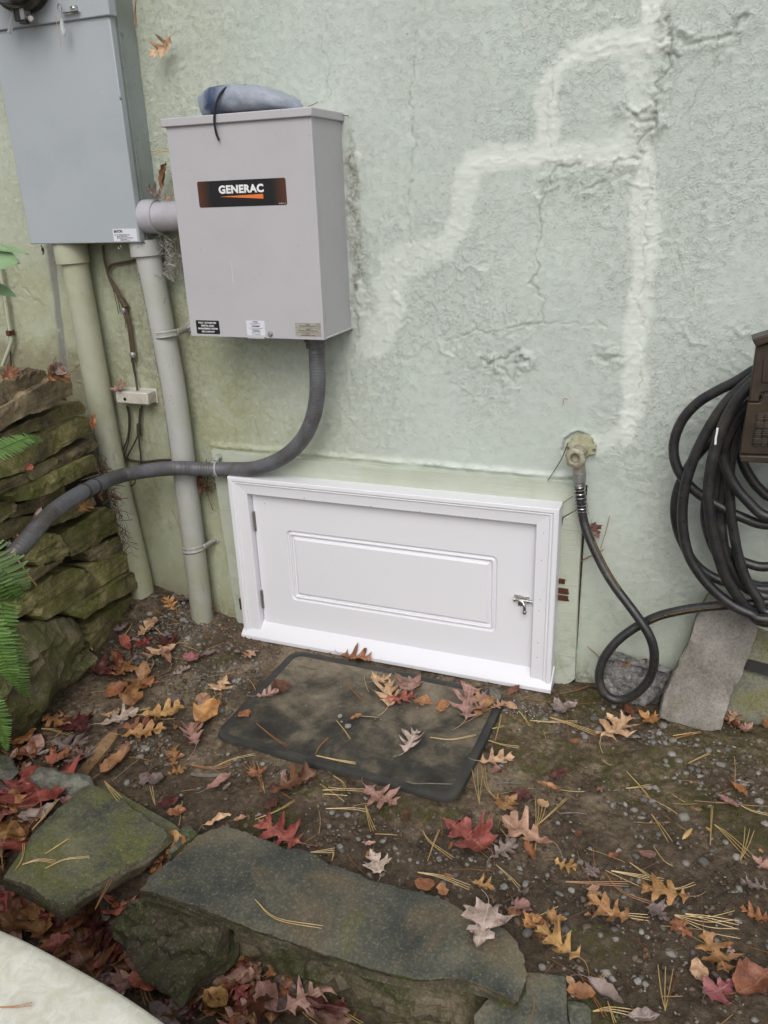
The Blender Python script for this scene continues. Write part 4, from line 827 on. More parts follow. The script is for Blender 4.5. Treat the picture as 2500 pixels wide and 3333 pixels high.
board('board', [(-1.470, -.024, .598), (-1.402, -.024, .543), (-1.398, -.024, .3), (-1.36, -.024, .02), (-1.415, -.024, -.02), (-1.445, -.024, -.02), (-1.458, -.024, .25)])
board('board', [(-.316, -.025, .543), (-.264, -.025, .584), (-.262, -.025, .3), (-.256, -.025, .02), (-.300, -.025, -.03), (-.345, -.025, -.03), (-.345, -.025, .3)], 'right board with two rusty latch plates')
mb = MB(); mb.box((-.330, -.006, -.02), (-.258, .004, .64)); mb.obj('backing', M['dark_gap'], fr)
for px, py, w, h in ((1828, 1893, 12, 9), (1832, 1925, 20, 11), (1826, 1947, 26, 10), (783, 1967, 6, 26)):
    c = onY(px, py, -.031); mb = MB()
    ol = [Vector((c.x + math.copysign(abs(math.cos(a)) ** .35, math.cos(a)) * w / 1180 * (1 + .14 * math.sin(4 * a + px)), 0, c.z + math.copysign(abs(math.sin(a)) ** .35, math.sin(a)) * h / 1180)) for a in np.linspace(0.1, 6.383, 21)[:-1]]
    mb.rings([[p + Vector((0, -.026, 0)) for p in ol], [p + Vector((0, -.030, 0)) for p in ol], [c.lerp(p, .85) + Vector((0, -.0315 - c.lerp(p, .85).y, 0)) for p in ol]])
    screw(mb, (c.x + w * .0004, -.031, c.z), (0, -1, 0), .003, .003)
    mb.obj('rusty_plate', M['rust'], fr)
for px, py, r in ((1393, 1596, .004), (815, 1640, .003)):
    c = onY(px, py, -.024); mb = MB(); mb.lathe((c.x, -.0235, c.z), (0, -1, 0), [(r, 0), (r * .8, .0012), (.0003, .0016)], 9); mb.obj('nail', M['rust'], fr)

# ================================================================== WHITE ACCESS DOOR
dr = thing('access_door', (-0.85, -0.05, 0.0), 'white panelled crawl space door with moulded casing and chrome latch', 'door')
X0, X1, Z1 = -1.382, -0.319, 0.588
prof = [(0.0, -.024), (0.0, -.083), (.002, -.0855), (.012, -.0860), (.0145, -.0835), (.0165, -.0820), (.0190, -.0830), (.0215, -.0822), (.0235, -.0800), (.0260, -.0795), (.054, -.0785), (.0560, -.0755), (.0560, -.030)]
def casing(name, A, B, du_a, du_b, inward):
    """sweep the profile from A to B; at each end the section is cut on the mitre by du * u"""
    A, B, inward = Vector(A), Vector(B), Vector(inward); d = (B - A).normalized(); mb = MB()
    a = [A + inward * u + d * (du_a * u) + Vector((0, y, 0)) for u, y in prof]; b = [B + inward * u - d * (du_b * u) + Vector((0, y, 0)) for u, y in prof]
    n = len(prof); mb.add(a + b, [(i, i + 1, n + i + 1, n + i) for i in range(n - 1)] + [tuple(range(n)), tuple(n + i for i in range(n))[::-1]])
    return mb.obj(name, M['door_white'], dr, True, 25)
casing('casing', (X0, 0, Z1), (X1, 0, Z1 + .004), 1, 1, (0, 0, -1))
pw = prof; prof = [(u * 1.14, y - .0004) for u, y in pw]
casing('casing', (X0, 0, .012), (X0, 0, Z1), 0, 0.877, (1, 0, 0)); casing('casing', (X1, 0, .012), (X1, 0, Z1 + .004), 0, 0.877, (-1, 0, 0))
mb = MB()
sec = [(-.030, .000), (-.096, .000), (-.099, .002), (-.0995, .0135), (-.098, .0165), (-.046, .061), (-.040, .063), (-.030, .050)]
a = [Vector((X0 - .003, y, z)) for y, z in sec]; b = [Vector((X1 + .003, y, z)) for y, z in sec]; n = len(sec)
mb.add(a + b, [(i, (i + 1) % n, n + (i + 1) % n, n + i) for i in range(n)] + [tuple(range(n))[::-1], tuple(range(n, 2 * n))]); mb.obj('sill', M['door_white'], dr, True, 25)
# leaf with its raised panel, turned as one height profile
rr = [rrect(-1.3165, .052, -.3745, .545, .0008, -.030), rrect(-1.3165, .052, -.3745, .545, .0008, -.050), rrect(-1.3125, .0525, -.3775, .5445, .0008, -.0505), rrect(-1.3120, .0525, -.3777, .5445, .0008, -.0535), rrect(-1.3105, .0535, -.379, .5435, .0008, -.0545)]
ox0, oz0, ox1, oz1 = -1.199, .156, -.497, .411
for ins, y, r in ((-.001, -.0545, .017), (.001, -.0535, .016), (.0035, -.0485, .0145), (.006, -.0475, .013), (.0085, -.0505, .011), (.0105, -.0535, .010), (.0135, -.0545, .008), (.0165, -.0520, .006), (.0175, -.0470, .005), (.0200, -.0455, .003), (.0240, -.0475, .002), (.0290, -.0540, .001), (.0305, -.0550, .0008)):
    rr.append(rrect(ox0 + ins, oz0 + ins, ox1 - ins, oz1 - ins, r, y))
mb = MB(); mb.rings(rr); lf = mb.obj('door_leaf', M['door_white'], dr, True, 22)
for za, zb_ in ((.395, .464), (.106, .176)):
    mb = MB(); zz = np.linspace(za, zb_, 6)
    for i in range(5): mb.lathe((-1.3125, -.0575, zz[i] + .0004), (0, 0, 1), [(.0034, 0), (.0036, .0006), (.0036, zz[1] - zz[0] - .0014), (.0034, zz[1] - zz[0] - .0008)], 10)
    mb.box((-1.3165, -.0555, za), (-1.3085, -.0540, zb_)); mb.obj('hinge', M['steel'], dr)
for px, py in ((990, 1621), (1206, 1648), (1366, 1665), (1552, 1687), (1770, 1735), (1763, 1824), (1759, 1952), (1755, 1988), (1751, 2093), (1748, 2140), (860, 1640)):
    c = onY(px, py, -.080); mb = MB(); mb.lathe((c.x, -.0782, c.z), (0, -1, 0), [(.0014, 0), (.0014, .0022), (.0002, .0024)], 8); mb.obj('nail', M['ink_grey'], dr)
la = MB(); la.box((-.443, -.0575, .2755), (-.398, -.0545, .296)); latch = la.obj('latch', M['chrome'], dr, bevel=.0008)
mb = MB(); mb.box((-.431, -.0585, .262), (-.412, -.0545, .277)); mb.obj('latch_tab', M['steel'], latch)
for xx in (-.442, -.402):
    mb = MB(); mb.lathe((xx, -.0645, .2845), (1, 0, 0), [(.0078, 0), (.0078, .004), (.0068, .0045)], 14); mb.obj('latch_staple', M['chrome'], latch)
mb = MB(); mb.tube([(-.4445, -.0645, .2845), (-.42, -.0645, .2845), (-.398, -.0645, .2835), (-.3705, -.0645, .2835)], .0042, 12); mb.obj('latch_bolt', M['chrome'], latch)
mb = MB(); mb.tube(spline([(-.436, -.068, .2865), (-.424, -.0705, .2860), (-.413, -.073, .281), (-.4085, -.076, .270), (-.4075, -.077, .255), (-.4075, -.076, .248)], 5), [.0035] * 12 + [.0045] * 8 + [.0062] * 5 + [.003], 12); mb.obj('latch_knob', M['chrome'], latch)

# ================================================================== METER BOX
mx = thing('meter_box', (-1.78, -0.06, 1.31), 'tall grey steel electric meter box at the upper left', 'meter box')
mb = MB(); mb.box((-1.982, -.086, 1.312), (-1.5745, -.001, 2.6)); mb.obj('body', M['meter_side'], mx, bevel=.0015)
mb = MB(); mb.box((-1.988, -.1140, 1.308), (-1.5705, -.090, 1.896)); mb.obj('front_cover', M['meter_grey'], mx, bevel=.003)
mb = MB(); mb.box((-1.5745, -.079, 1.312), (-1.5725, -.070, 2.6)); mb.obj('side_rib', M['meter_side'], mx, bevel=.0008)
mb = MB(); mb.box((-1.996, -.1220, 1.884), (-1.5600, -.092, 2.6)); mb.obj('upper_cover', M['meter_grey'], mx, bevel=.003)
mb = MB(); cx, cz = -1.822, 2.010
mb.lathe((cx, -.120, cz), (0, -1, 0), [(.096, 0), (.096, .012), (.090, .016), (.090, .026), (.099, .030), (.100, .046), (.092, .052), (.084, .052), (.082, .040)], 48)
ring = mb.obj('meter_ring', M['glass_dark'], mx)
mb = MB(); mb.lathe((cx, -.158, cz), (0, -1, 0), [(.084, 0), (.084, .05), (.078, .075), (.060, .090), (.03, .097), (.0005, .099)], 40); mb.obj('meter_glass', simple('meter_glass', (0.10, 0.105, 0.095), None, 10, 0.08, 0, 0, 200, None, 0.8), ring)
def pxbox(px0, py0, px1, py1, y0, y1):
    a = onY(px0, py1, y0); b = onY(px1, py0, y0); return (min(a.x, b.x), y0, min(a.z, b.z)), (max(a.x, b.x), y1, max(a.z, b.z))
mb = MB(); mb.box(*pxbox(48, 22, 66, 70, -.168, -.140)); mb.box(*pxbox(64, 62, 82, 78, -.166, -.150)); cb = mb.obj('ring_clamp', M['black_plastic'], mx, bevel=.001)
mb = MB(); mb.tube([onY(75, 50, -.160), onY(105, 62, -.178)], .0045, 10); mb.lathe(onY(104, 62, -.176), (0.2, -1, 0), [(.0085, 0), (.009, .004), (.007, .007), (.0005, .0075)], 16); mb.box(*pxbox(68, 20, 74, 64, -.170, -.145)); mb.obj('clamp_screw', M['steel'], cb)
mb = MB()
for k in range(4): mb.tube(spline([onY(44, 30 + k * 2, -.17), onY(36 + k * 2, 26 + 5 * k, -.172), onY(32, 24 + 6 * k, -.174)], 4), .0012, 6)
mb.obj('seal_wire', M['steel'], cb)
mb = MB(); mb.box(*pxbox(196, 34, 249, 41, -.138, -.124)); mb.box(*pxbox(229, 17, 248, 38, -.127, -.124)); mb.tube(spline([onY(192, 38, -.136), onY(188, 26, -.137), onY(190, 14, -.138), onY(198, 16, -.138), onY(200, 28, -.138), onY(196, 36, -.137)], 5), .0016, 8)
hs_ = mb.obj('hasp', M['zinc'], mx); mb = MB(); screw(mb, onY(238, 27, -.127), (0, -1, 0), .0042, .004); mb.obj('screw', M['chrome'], hs_)
for q, rr_, wq in (([(197, 30), (200, 45), (202, 60)], .0011, 0), ([(180, 42), (186, 80), (192, 118), (198, 152)], .0009, 1)):
    mb = MB(); mb.tube(spline([onY(x, y, -.142) for x, y in q], 5), rr_, 6); mb.obj('seal_wire', M['zinc'] if not wq else M['needle'][0], hs_)
for P_, nm in (([(201, 62), (203, 85), (207, 105), (206, 118)], 'seal_tag'), ([(43, 50), (38, 75), (33, 100), (30, 108)], 'seal_tag')):
    mb = MB(); mb.tube(spline([onY(x, y, -.146) for x, y in P_], 6), [.0055] * 4 + [.0062] * 11 + [.0058] * 3 + [.003], 14); mb.obj(nm, M['clear'], mx)
# the maker's rating label
def pxr(tl, br, y): a = onY(*tl, y); b = onY(*br, y); return a.x, b.z, b.x, a.z
lx0, lz0, lx1, lz1 = -1.664, 1.3125, -1.5785, 1.3475
lab = plate('rating_label', lx0, lz0, lx1, lz1, -.1146, .0005, M['label_white'], mx, .0006)
text('EATON', .0105, (lx0 + .0045, -.1149, lz1 - .0105), M['ink_black'], lab, bold=.0004, sx=.86)
W = lx1 - lx0
for s, size, dx, dz in (('CAT. NO.  MBMH42B200BTS PLZ24', .0042, .004, -.0185), ('200 amp, 120/240 volt-net', .0040, .0125, -.0228), ('Meter Equipment Group (MEG) Equipment', .0038, .0125, -.0267), ('enclosure type 3R rainproof', .0024, .024, -.0302), ('suitable for use only as service equipment', .0024, .024, -.0326)):
    text(s, size, (lx0 + dx, -.1149, lz1 + dz), M['ink_grey'], lab, bold=.0001, sx=.88)
mb = MB(); c = onY(390, 804, -.09)
mb.tube([c + Vector((math.cos(a) * .0052, 0, math.sin(a) * .0062)) for a in np.linspace(0, 6.283, 18)], .0012, 8); mb.obj('sealing_eye', M['chrome'], mx)
for px, py, y in ((395, 108, -.05), (392, 320, -.06), (470, 790, -.02), (490, 775, -.03)):
    c = onX(px, py, -1.5722); mb = MB(); screw(mb, c, (1, 0, 0), .003, .003); mb.obj('screw', M['zinc'], mx)

# ================================================================== TRANSFER SWITCH
ts = thing('transfer_switch', (-1.17, -0.09, 1.05), 'beige grey generator transfer switch box with black and orange sign', 'electrical box')
GX0, GX1, GZ0, GZ1, GY = -1.381, -.9545, 1.0535, 1.603, -.188
mb = MB(); mb.box((GX0 + .003, GY + .004, GZ0 + .004), (GX1 - .002, -.001, GZ1)); mb.obj('body', M['box_grey'], ts, bevel=.002)
mb = MB(); mb.box((GX0, GY, GZ0), (GX1, GY + .0035, GZ1)); mb.box((GX1 - .002, GY + .0035, GZ0), (GX1, GY + .014, GZ1)); mb.obj('front_cover', M['box_grey'], ts, bevel=.0012)
mb = MB(); mb.box((GX0 - .011, GY - .008, GZ1 - .004), (GX1 + .006, -.001, GZ1 + .017)); mb.obj('lid', M['box_grey'], ts, bevel=.0025)
mb = MB(); mb.box((GX1 - .003, GY + .01, GZ0 + .002), (GX1 + .004, -.001, GZ0 + .006)); mb.obj('bottom_flange', M['box_grey'], ts, bevel=.001)
sx0, sz0, sx1, sz1 = -1.3035, 1.3985, -1.0375, 1.4635
sg = plate('maker_sign', sx0, sz0, sx1, sz1, GY - .0008, .0007, M['sign_face'], ts, .005)
text('GENERAC', .0262, (sx0 + .0650, GY - .0011, sz0 + .0338), M['ink_white'], sg, bold=.0012, sx=1.10, ls=1.07)
text('661088 Rev. A', .0034, (sx1 - .024, GY - .0011, sz0 + .003), M['ink_white'], sg)
text('o', .0032, (sx0 + .199, GY - .0011, sz0 + .049), M['ink_white'], sg, name='registered_mark')
mb = MB(); q = [(sx0 + .066, .0255), (sx0 + .198, .0170), (sx0 + .198, .0285)]
mb.rings([[Vector((x, GY - .0009, sz0 + z)) for x, z in q], [Vector((x, GY - .0013, sz0 + z)) for x, z in q]]); mb.obj('swoosh', M['orange'], sg, False)
x0, z0, x1, z1 = pxr((637, 1042), (717, 1088), GY)
lb = plate('load_label', x0, z0, x1, z1, GY - .0006, .0005, M['label_black'], ts, .003)
for i, s in enumerate(('FULLY  AUTOMATED', 'DIGITAL LOAD', 'MANAGEMENT SYSTEM', 'NEC COMPLIANT')):
    text(s, .0066 if i < 3 else .0058, ((x0 + x1) / 2, GY - .0009, z1 - .0088 - i * .0082), M['ink_white'], lb, bold=.00018, sx=.95, align='CENTER')
x0, z0, x1, z1 = pxr((801, 1043), (865, 1092), GY)
lb = plate('warning_label', x0, z0, x1, z1, GY - .0006, .0005, M['label_white'], ts, .001)
for i, s in enumerate(('! WARNING', 'Cancer and reproductive harm', 'www.P65Warnings.ca.gov', '! AVERTISSEMENT', 'Cancer et effet nocif sur la reproduction', 'www.P65Warnings.ca.gov', '! ADVERTENCIA', 'Cancer y da\u00f1o reproductivo', 'www.P65Warnings.ca.gov')):
    text(s, .0037 if i % 3 == 0 else .0030, ((x0 + x1) / 2, GY - .0009, z1 - .0044 - i * .0042), M['ink_black' if i % 3 == 0 else 'ink_grey'], lb, bold=.0001 if i % 3 == 0 else 0, align='CENTER', sx=.9)
x0, z0, x1, z1 = pxr((960, 1050), (1046, 1096), GY)
lb = plate('danger_label', x0, z0, x1, z1, GY - .0006, .0005, M['label_grey'], ts, .001)
for i, s in enumerate(('DANGER', 'HIGH VOLTAGE INSIDE - NO ENTRY', 'WARNING', 'DISCONNECT ALL POWER - HOLD DOWN', 'DANGER', 'HAUTE TENSION - NO ENTREZ')):
    text(s, .0034, ((x0 + x1) / 2, GY - .0009, z1 - .0055 - (i // 2) * .0125 - (i % 2) * .0042), M['ink_dark'], lb, align='CENTER', bold=.0001, sx=.9)
for k in (1, 2):
    mb = MB(); mb.box((x0 + .002, GY - .0009, z1 - k * .0125 - .0012), (x1 - .002, GY - .0006, z1 - k * .0125 - .0006)); mb.obj('rule', M['ink_dark'], lb)
mb = MB(); c = onY(881, 1087, GY); mb.lathe(c, (0, -1, 0), [(.0078, 0), (.0078, .002), (.0055, .0022), (.0052, .006), (.004, .0068), (.0004, .0065)], 16); mb.obj('screw', M['zinc'], ts)
mb = MB(); mb.box(*pxbox(806, 1096, 860, 1102, GY - .007, GY)); mb.obj('hasp', M['box_grey'], ts, bevel=.001)
mb = MB(); p0, p1 = onY(753, 848, GY - .0002), onY(759, 922, GY - .0002); mb.tube([p0, p1], .0004, 4); mb.obj('scratch', M['ink_white'], ts)
# conduit nipple between the two boxes
np_ = thing('conduit_nipple', (-1.48, -.07, 1.378), 'short light grey pipe joining the meter box to the transfer switch', 'pipe')
mb = MB(); mb.lathe((-1.5720, -.072, 1.378), (1, 0, 0), [(.044, 0), (.0475, .002), (.0480, .030), (.0470, .044), (.0445, .047), (.0425, .047)], 40); mb.obj('collar', M['pvc_light'], np_)
mb = MB(); mb.tube([(-1.56, -.072, 1.378), (-1.379, -.072, 1.378)], .0415, 40, False); mb.obj('pipe', M['pvc_light'], np_)

# ================================================================== CONDUITS
def strap(parent, c, r, ear, w=.021):
    """two ribbed half band round a vertical pipe with a screwed ear on the wall"""
    mb = MB(); c = Vector(c); A = [math.radians(a) for a in range(165, 372, 9)]; R = []
    for k, (dz, dr) in enumerate(((-w / 2, .0018), (-w / 3, .0035), (-w / 6, .0018), (0, .0018), (w / 6, .0018), (w / 3, .0035), (w / 2, .0018))):
        R.append([c + Vector(((r + dr) * math.cos(a), (r + dr) * math.sin(a), dz - .10 * (r * math.cos(a)) * -1)) for a in A])
    vs = [p for q in R for p in q]; n = len(A); mb.add(vs, [(i*n+k, i*n+k+1, (i+1)*n+k+1, (i+1)*n+k) for i in range(6) for k in range(n-1)])
    e = c + Vector((r + .004, 0, .005)); f = Vector((c.x + ear, -.008, c.z + .010))
    q = spline([e + Vector((0, -.004, 0)), e.lerp(f, .5) + Vector((0, .006, 0)), f], 5)
    vs = [p + Vector((0, 0, s * w * (.5 - .05 * i / len(q)))) for s in (-1, 1) for i, p in enumerate(q)]; n = len(q)
    mb.add(vs, [(i, i + 1, n + i + 1, n + i) for i in range(n - 1)]); mb.lathe(f + Vector((0, .006, 0)), (0, -1, 0), [(w * .55, 0), (w * .55, .004), (w * .5, .005), (.0003, .005)], 20)
    o = mb.obj('strap', M['strap_paint'], parent); s_ = o.modifiers.new('thick', 'SOLIDIFY'); s_.thickness = .0015
    mb = MB(); screw(mb, f + Vector((0, .001, 0)), (0, -1, 0), .0055, .005); mb.obj('screw', M['zinc'], o)
def conduit(label, path, r, m, ctop, cr, loc):
    t = thing('conduit', loc, label, 'conduit'); mb = MB(); mb.tube(spline(path, 14), r, 36); mb.obj('pipe', m, t)
    mb = MB(); mb.lathe(ctop[0], Vector(ctop[1]) - Vector(ctop[0]), [(cr - .004, 0), (cr, .002), (cr, (Vector(ctop[1]) - Vector(ctop[0])).length)], 36); mb.obj('coupling', m, t)
    return t
p1 = conduit('leftmost thick conduit, algae green, running down behind the stone wall', [(-1.884, -.052, 1.31), (-1.880, -.052, 1.257), (-1.872, -.052, .806), (-1.861, -.052, .549), (-1.830, -.052, .206), (-1.818, -.054, .02)], .0415, M['pvc_green'], ((-1.884, -.054, 1.245), (-1.886, -.054, 1.312)), .052, (-1.82, -.05, .1))
p2 = conduit('thick grey conduit with two straps, ending in the gravel beside the door', [(-1.597, -.054, 1.31), (-1.594, -.054, 1.262), (-1.578, -.054, 1.05), (-1.565, -.054, .823), (-1.566, -.054, .5), (-1.568, -.056, .2), (-1.569, -.058, -.02)], .0385, M['pvc_grey'], ((-1.597, -.056, 1.265), (-1.599, -.056, 1.312)), .0475, (-1.57, -.05, 0))
strap(p2, onY(543, 1085, -.054), .0385, .047, .023); strap(p2, onY(631, 1780, -.056), .0385, .056, .023)
# printing along the conduit, bent round the pipe
def pipetext(body, size, path, ang, r, m, parent):
    cu = bpy.data.curves.new('txt', 'FONT'); cu.body = body; cu.size = size; cu.resolution_u = 2
    to = bpy.data.objects.new('txt', cu); me = bpy.data.meshes.new_from_object(to); bpy.data.objects.remove(to); me.materials.clear(); me.materials.append(m)
    P = [Vector(p) for p in path]; L = [0]
    for a, b in zip(P[:-1], P[1:]): L.append(L[-1] + (b - a).length)
    for v in me.vertices:
        s = min(max(v.co.x, 0), L[-1]); z = float(np.interp(s, L, [p.z for p in P])); x = float(np.interp(s, L, [p.x for p in P])); y = float(np.interp(s, L, [p.y for p in P]))
        a = ang + v.co.y / r; v.co = (x + r * math.sin(a), y - r * math.cos(a), z)
    put(bpy.data.objects.new('lettering', me), parent)
pl = [(-1.569, -.056, .3), (-1.566, -.054, .5), (-1.565, -.054, .823), (-1.578, -.054, 1.05), (-1.594, -.054, 1.262)]
pipetext('CANTEX   SCH 40   PVC NON-METALLIC CONDUIT  INTERTEK', .0215, [(-1.5655, -.054, .62), (-1.565, -.054, .823), (-1.578, -.054, 1.05), (-1.594, -.054, 1.26)], math.radians(-52), .0389, M['ink_dark'], p2)
mb = MB(); q = [(-1.862, -.052, .57), (-1.858, -.060, .50)]
# flexible conduit: from the transfer switch down the wall and out over the stones
fx = thing('flexible_conduit', (-1.0, -.1, 1.04), 'ribbed grey flexible conduit curving from the transfer switch to the stone wall', 'conduit')
Z2 = lambda x, y: (x * .7535, 750 + y * .7535)
FL = [(Z2(1366, 470), -.100), (Z2(1368, 540), -.100), (Z2(1372, 640), -.098), (Z2(1368, 730), -.094), (Z2(1348, 820), -.090), (Z2(1308, 900), -.085), (Z2(1245, 965), -.078), (Z2(1165, 1008), -.070), (Z2(1080, 1030), -.062), (Z2(950, 1031), -.058),
      (Z2(840, 1029), -.095), (Z2(760, 1027), -.128), (Z2(650, 1037), -.122), (Z2(560, 1052), -.125)]
FP = [onY(p[0], p[1], y) for p, y in FL]
for (x, y), off in (((880, 940), .07), ((720, 1005), .075), ((560, 1090), .08), ((430, 1180), .085), ((320, 1280), .085), ((210, 1410), .08), ((120, 1510), .07), ((40, 1600), .04), ((-60, 1720), -.02)):
    p = z3([(x, y)])[0]; FP.append(onP(p[0], p[1], RP + RN * off, RN))
path = spline(FP, 16)
# even spacing, then a fine helical rib
def even(P, step):
    out = [P[0]]; acc = 0
    for a, b in zip(P[:-1], P[1:]):
        L = (b - a).length; t = step - acc
        while t <= L: out.append(a.lerp(b, t / L)); t += step
        acc = (acc + L) % step if L < step - acc else L - (t - step)
        acc = max(0, acc)
    return out
path = even(path, .0022)
mb = MB(); mb.tube(path, [.0232 + .0004 * (1 if (i % 4) < 2 else -1) + .0010 * sst(500, 900, i) for i in range(len(path))], 22); mb.obj('sleeve', M['flex'], fx, True, 60)
ctr = onY(*Z2(1362, 480), -.100)
mb = MB(); mb.lathe((ctr.x, -.100, 1.014), (0, 0, 1), [(.026, 0), (.029, .003), (.029, .018), (.033, .020), (.033, .034), (.030, .040)], 8); mb.obj('connector', M['flex'], fx)
for k in (0.655, 0.69):
    i = int(len(path) * k) + 30; d = (path[i + 1] - path[i - 1]).normalized(); mb = MB(); mb.lathe(path[i] - d * .003, d, [(.0245, 0), (.0268, .001), (.0268, .005), (.0245, .006)], 22); mb.obj('cable_tie', M['black_plastic'], fx)
c = onY(*Z2(938, 1031), -.058); mb = MB()
A = [math.radians(a) for a in range(-80, 100, 12)]
R = [[c + Vector((dx - .006 * math.sin(a), -(.0245 + dr) * math.cos(a), (.0245 + dr) * math.sin(a))) for a in A] for dx, dr in ((-.009, .001), (-.006, .0028), (0, .001), (.006, .0028), (.009, .001))]
n = len(A); mb.add([p for q in R for p in q], [(i*n+k, i*n+k+1, (i+1)*n+k+1, (i+1)*n+k) for i in range(4) for k in range(n-1)])
e = c + Vector((-.004, .002, .024)); f = onY(712, 1486, -.030); mb.tube([e, e.lerp(f, .5) + Vector((0, 0, .002)), f], [.008, .0075, .007], 8); mb.lathe(f + Vector((0, .004, 0)), (0, -1, 0), [(.010, 0), (.010, .004), (.0003, .0045)], 16)
st = mb.obj('clamp', M['strap_paint'], fx); mb = MB(); screw(mb, f, (0, -1, 0), .0045, .005); mb.obj('screw', M['zinc'], st)

# ================================================================== JUNCTION BOX AND CABLES
jb = thing('junction_box', (-1.738, -.02, .8), 'small dirty ivory junction box between the two thick conduits', 'junction box')
mb = MB(); mb.box((-1.806, -.050, .797), (-1.676, -.004, .838)); o = mb.obj('cover', M['junction_white'], jb, bevel=.004)
mb = MB(); c = onY(407, 1299, -.050); mb.lathe((c.x, -.0495, c.z), (0, -1, 0), [(.0065, 0), (.0060, .0012), (.0045, .0016), (.0003, .0010)], 14); mb.obj('screw', M['chrome'], jb)
mb = MB(); mb.box((-1.809, -.006, .794), (-1.672, -.001, .842)); mb.obj('back_plate', M['junction_white'], jb, bevel=.001)
def cable(name, label, cat, strands, m, parts=None):
    t = None; mb = MB()
    for P_, r in strands: mb.tube(spline([onY(x, y, yy) for x, y, yy in P_], 7), r, 8)
    return tag(mb.obj(name, m), label, cat)
B = [(336, 798), (338, 832), (346, 870), (353, 897), (371, 932), (396, 977), (409, 1012), (421, 1062), (428, 1112), (432, 1147), (434, 1180)]
bc = cable('cable_bundle', 'brown bundle of thin cables hanging from the meter box to the junction box', 'cable', [([(x + dx * (1 if i > 3 else .3), y, -.014 - abs(dx) * .0003) for i, (x, y) in enumerate(B)], .0026) for dx in (-5, -1.5, 2, 5)] + [([(352, 885, -.014), (354, 868, -.014), (372, 858, -.013), (410, 852, -.012), (448, 843, -.012)], .0022), ([(352, 890, -.015), (356, 872, -.015), (374, 861, -.014), (410, 855, -.013), (448, 847, -.013)], .0020),
     ([(366, 930, -.012), (374, 965, -.012), (382, 1000, -.011), (386, 1022, -.012)], .0012), ([(372, 935, -.012), (384, 975, -.012), (392, 1014, -.012)], .0012), ([(398, 1010, -.013), (408, 1045, -.012), (410, 1068, -.012)], .0012)], M['cable_brown'])
for (x, y), rr_ in (((404, 1010), .010), ((433, 1155), .011)):
    mb = MB(); c = onY(x, y, -.014); mb.lathe(c + Vector((0, 0, -.009)), (.1, 0, 1), [(rr_ * .8, 0), (rr_, .003), (rr_, .015), (rr_ * .8, .018)], 10); put_ = mb.obj('cable_clip', M['zinc'], bc)
mb = MB(); mb.tube(spline([onY(x, y, -.016) for x, y in ((395, 972), (402, 985), (412, 1000))], 3), .0095, 8); mb.obj('heat_shrink', M['cable_brown'], bc)
cable('black_cable', 'black cable tail entering the top of the ivory junction box', 'cable', [([(433, 1160, -.014), (436, 1195, -.014), (442, 1232, -.016), (449, 1282, -.03)], .0036), ([(431, 1165, -.018), (434, 1200, -.017), (444, 1240, -.018), (451, 1282, -.03)], .0022)], M['cable_black'])
cable('loose_cables', 'thin dark cables looping down from the junction box to the flexible conduit', 'cable', [
  ([(413, 1322, -.016), (419, 1352, -.015), (419, 1400, -.014), (411, 1440, -.014), (392, 1480, -.016), (372, 1512, -.03), (352, 1542, -.05)], .0026),
  ([(416, 1322, -.018), (424, 1360, -.018), (422, 1405, -.017), (416, 1445, -.017), (404, 1485, -.018), (384, 1530, -.03)], .0022),
  ([(462, 1322, -.016), (458, 1345, -.016), (454, 1390, -.016), (451, 1412, -.016), (436, 1445, -.015), (418, 1480, -.016), (405, 1515, -.018)], .0030),
  ([(456, 1330, -.014), (453, 1370, -.015), (452, 1415, -.018), (454, 1450, -.016), (458, 1480, -.016), (458, 1512, -.016)], .0028),
  ([(398, 1478, -.014), (412, 1492, -.012), (436, 1500, -.012), (470, 1503, -.012), (520, 1498, -.012), (560, 1497, -.012)], .0042),
  ([(441, 1560, -.016), (437, 1575, -.018), (425, 1582, -.018), (414, 1580, -.018)], .0026)], M['cable_black'])
mb = MB(); mb.tube(spline([onY(x, y, -.018) for x, y in ((452, 1380), (452, 1405), (453, 1418))], 3), .0075, 8); mb.obj('tape_knot', M['cable_black'], bpy.data.objects['loose_cables'])
tp = thing('thin_wall_pipe', onY(30, 1100, -.02), 'thin grey green pipe with a rusty clip at the far left edge', 'pipe')
mb = MB(); mb.tube(spline([onY(x, y, -.02) for x, y in ((-12, 800), (-4, 860), (8, 920), (19, 985), (27, 1040), (34, 1085), (37, 1112), (30, 1135), (18, 1165), (4, 1205), (-8, 1260))], 8), .0068, 12); mb.obj('pipe', M['pvc_green'], tp)
mb = MB(); mb.tube(spline([onY(x, y, -.014) for x, y in ((-2, 905), (9, 960), (19, 1020), (28, 1085), (32, 1110))], 6), .0022, 8); mb.tube(spline([onY(x, y, -.012) for x, y in ((34, 1130), (35, 1170), (37, 1210))], 6), .0028, 8); mb.obj('wire', M['cable_black'], tp)
mb = MB(); c = onY(32, 1082, -.022); mb.box((c.x - .010, -.032, c.z - .011), (c.x + .008, -.006, c.z + .007)); mb.obj('clip', M['rust'], tp, bevel=.003)

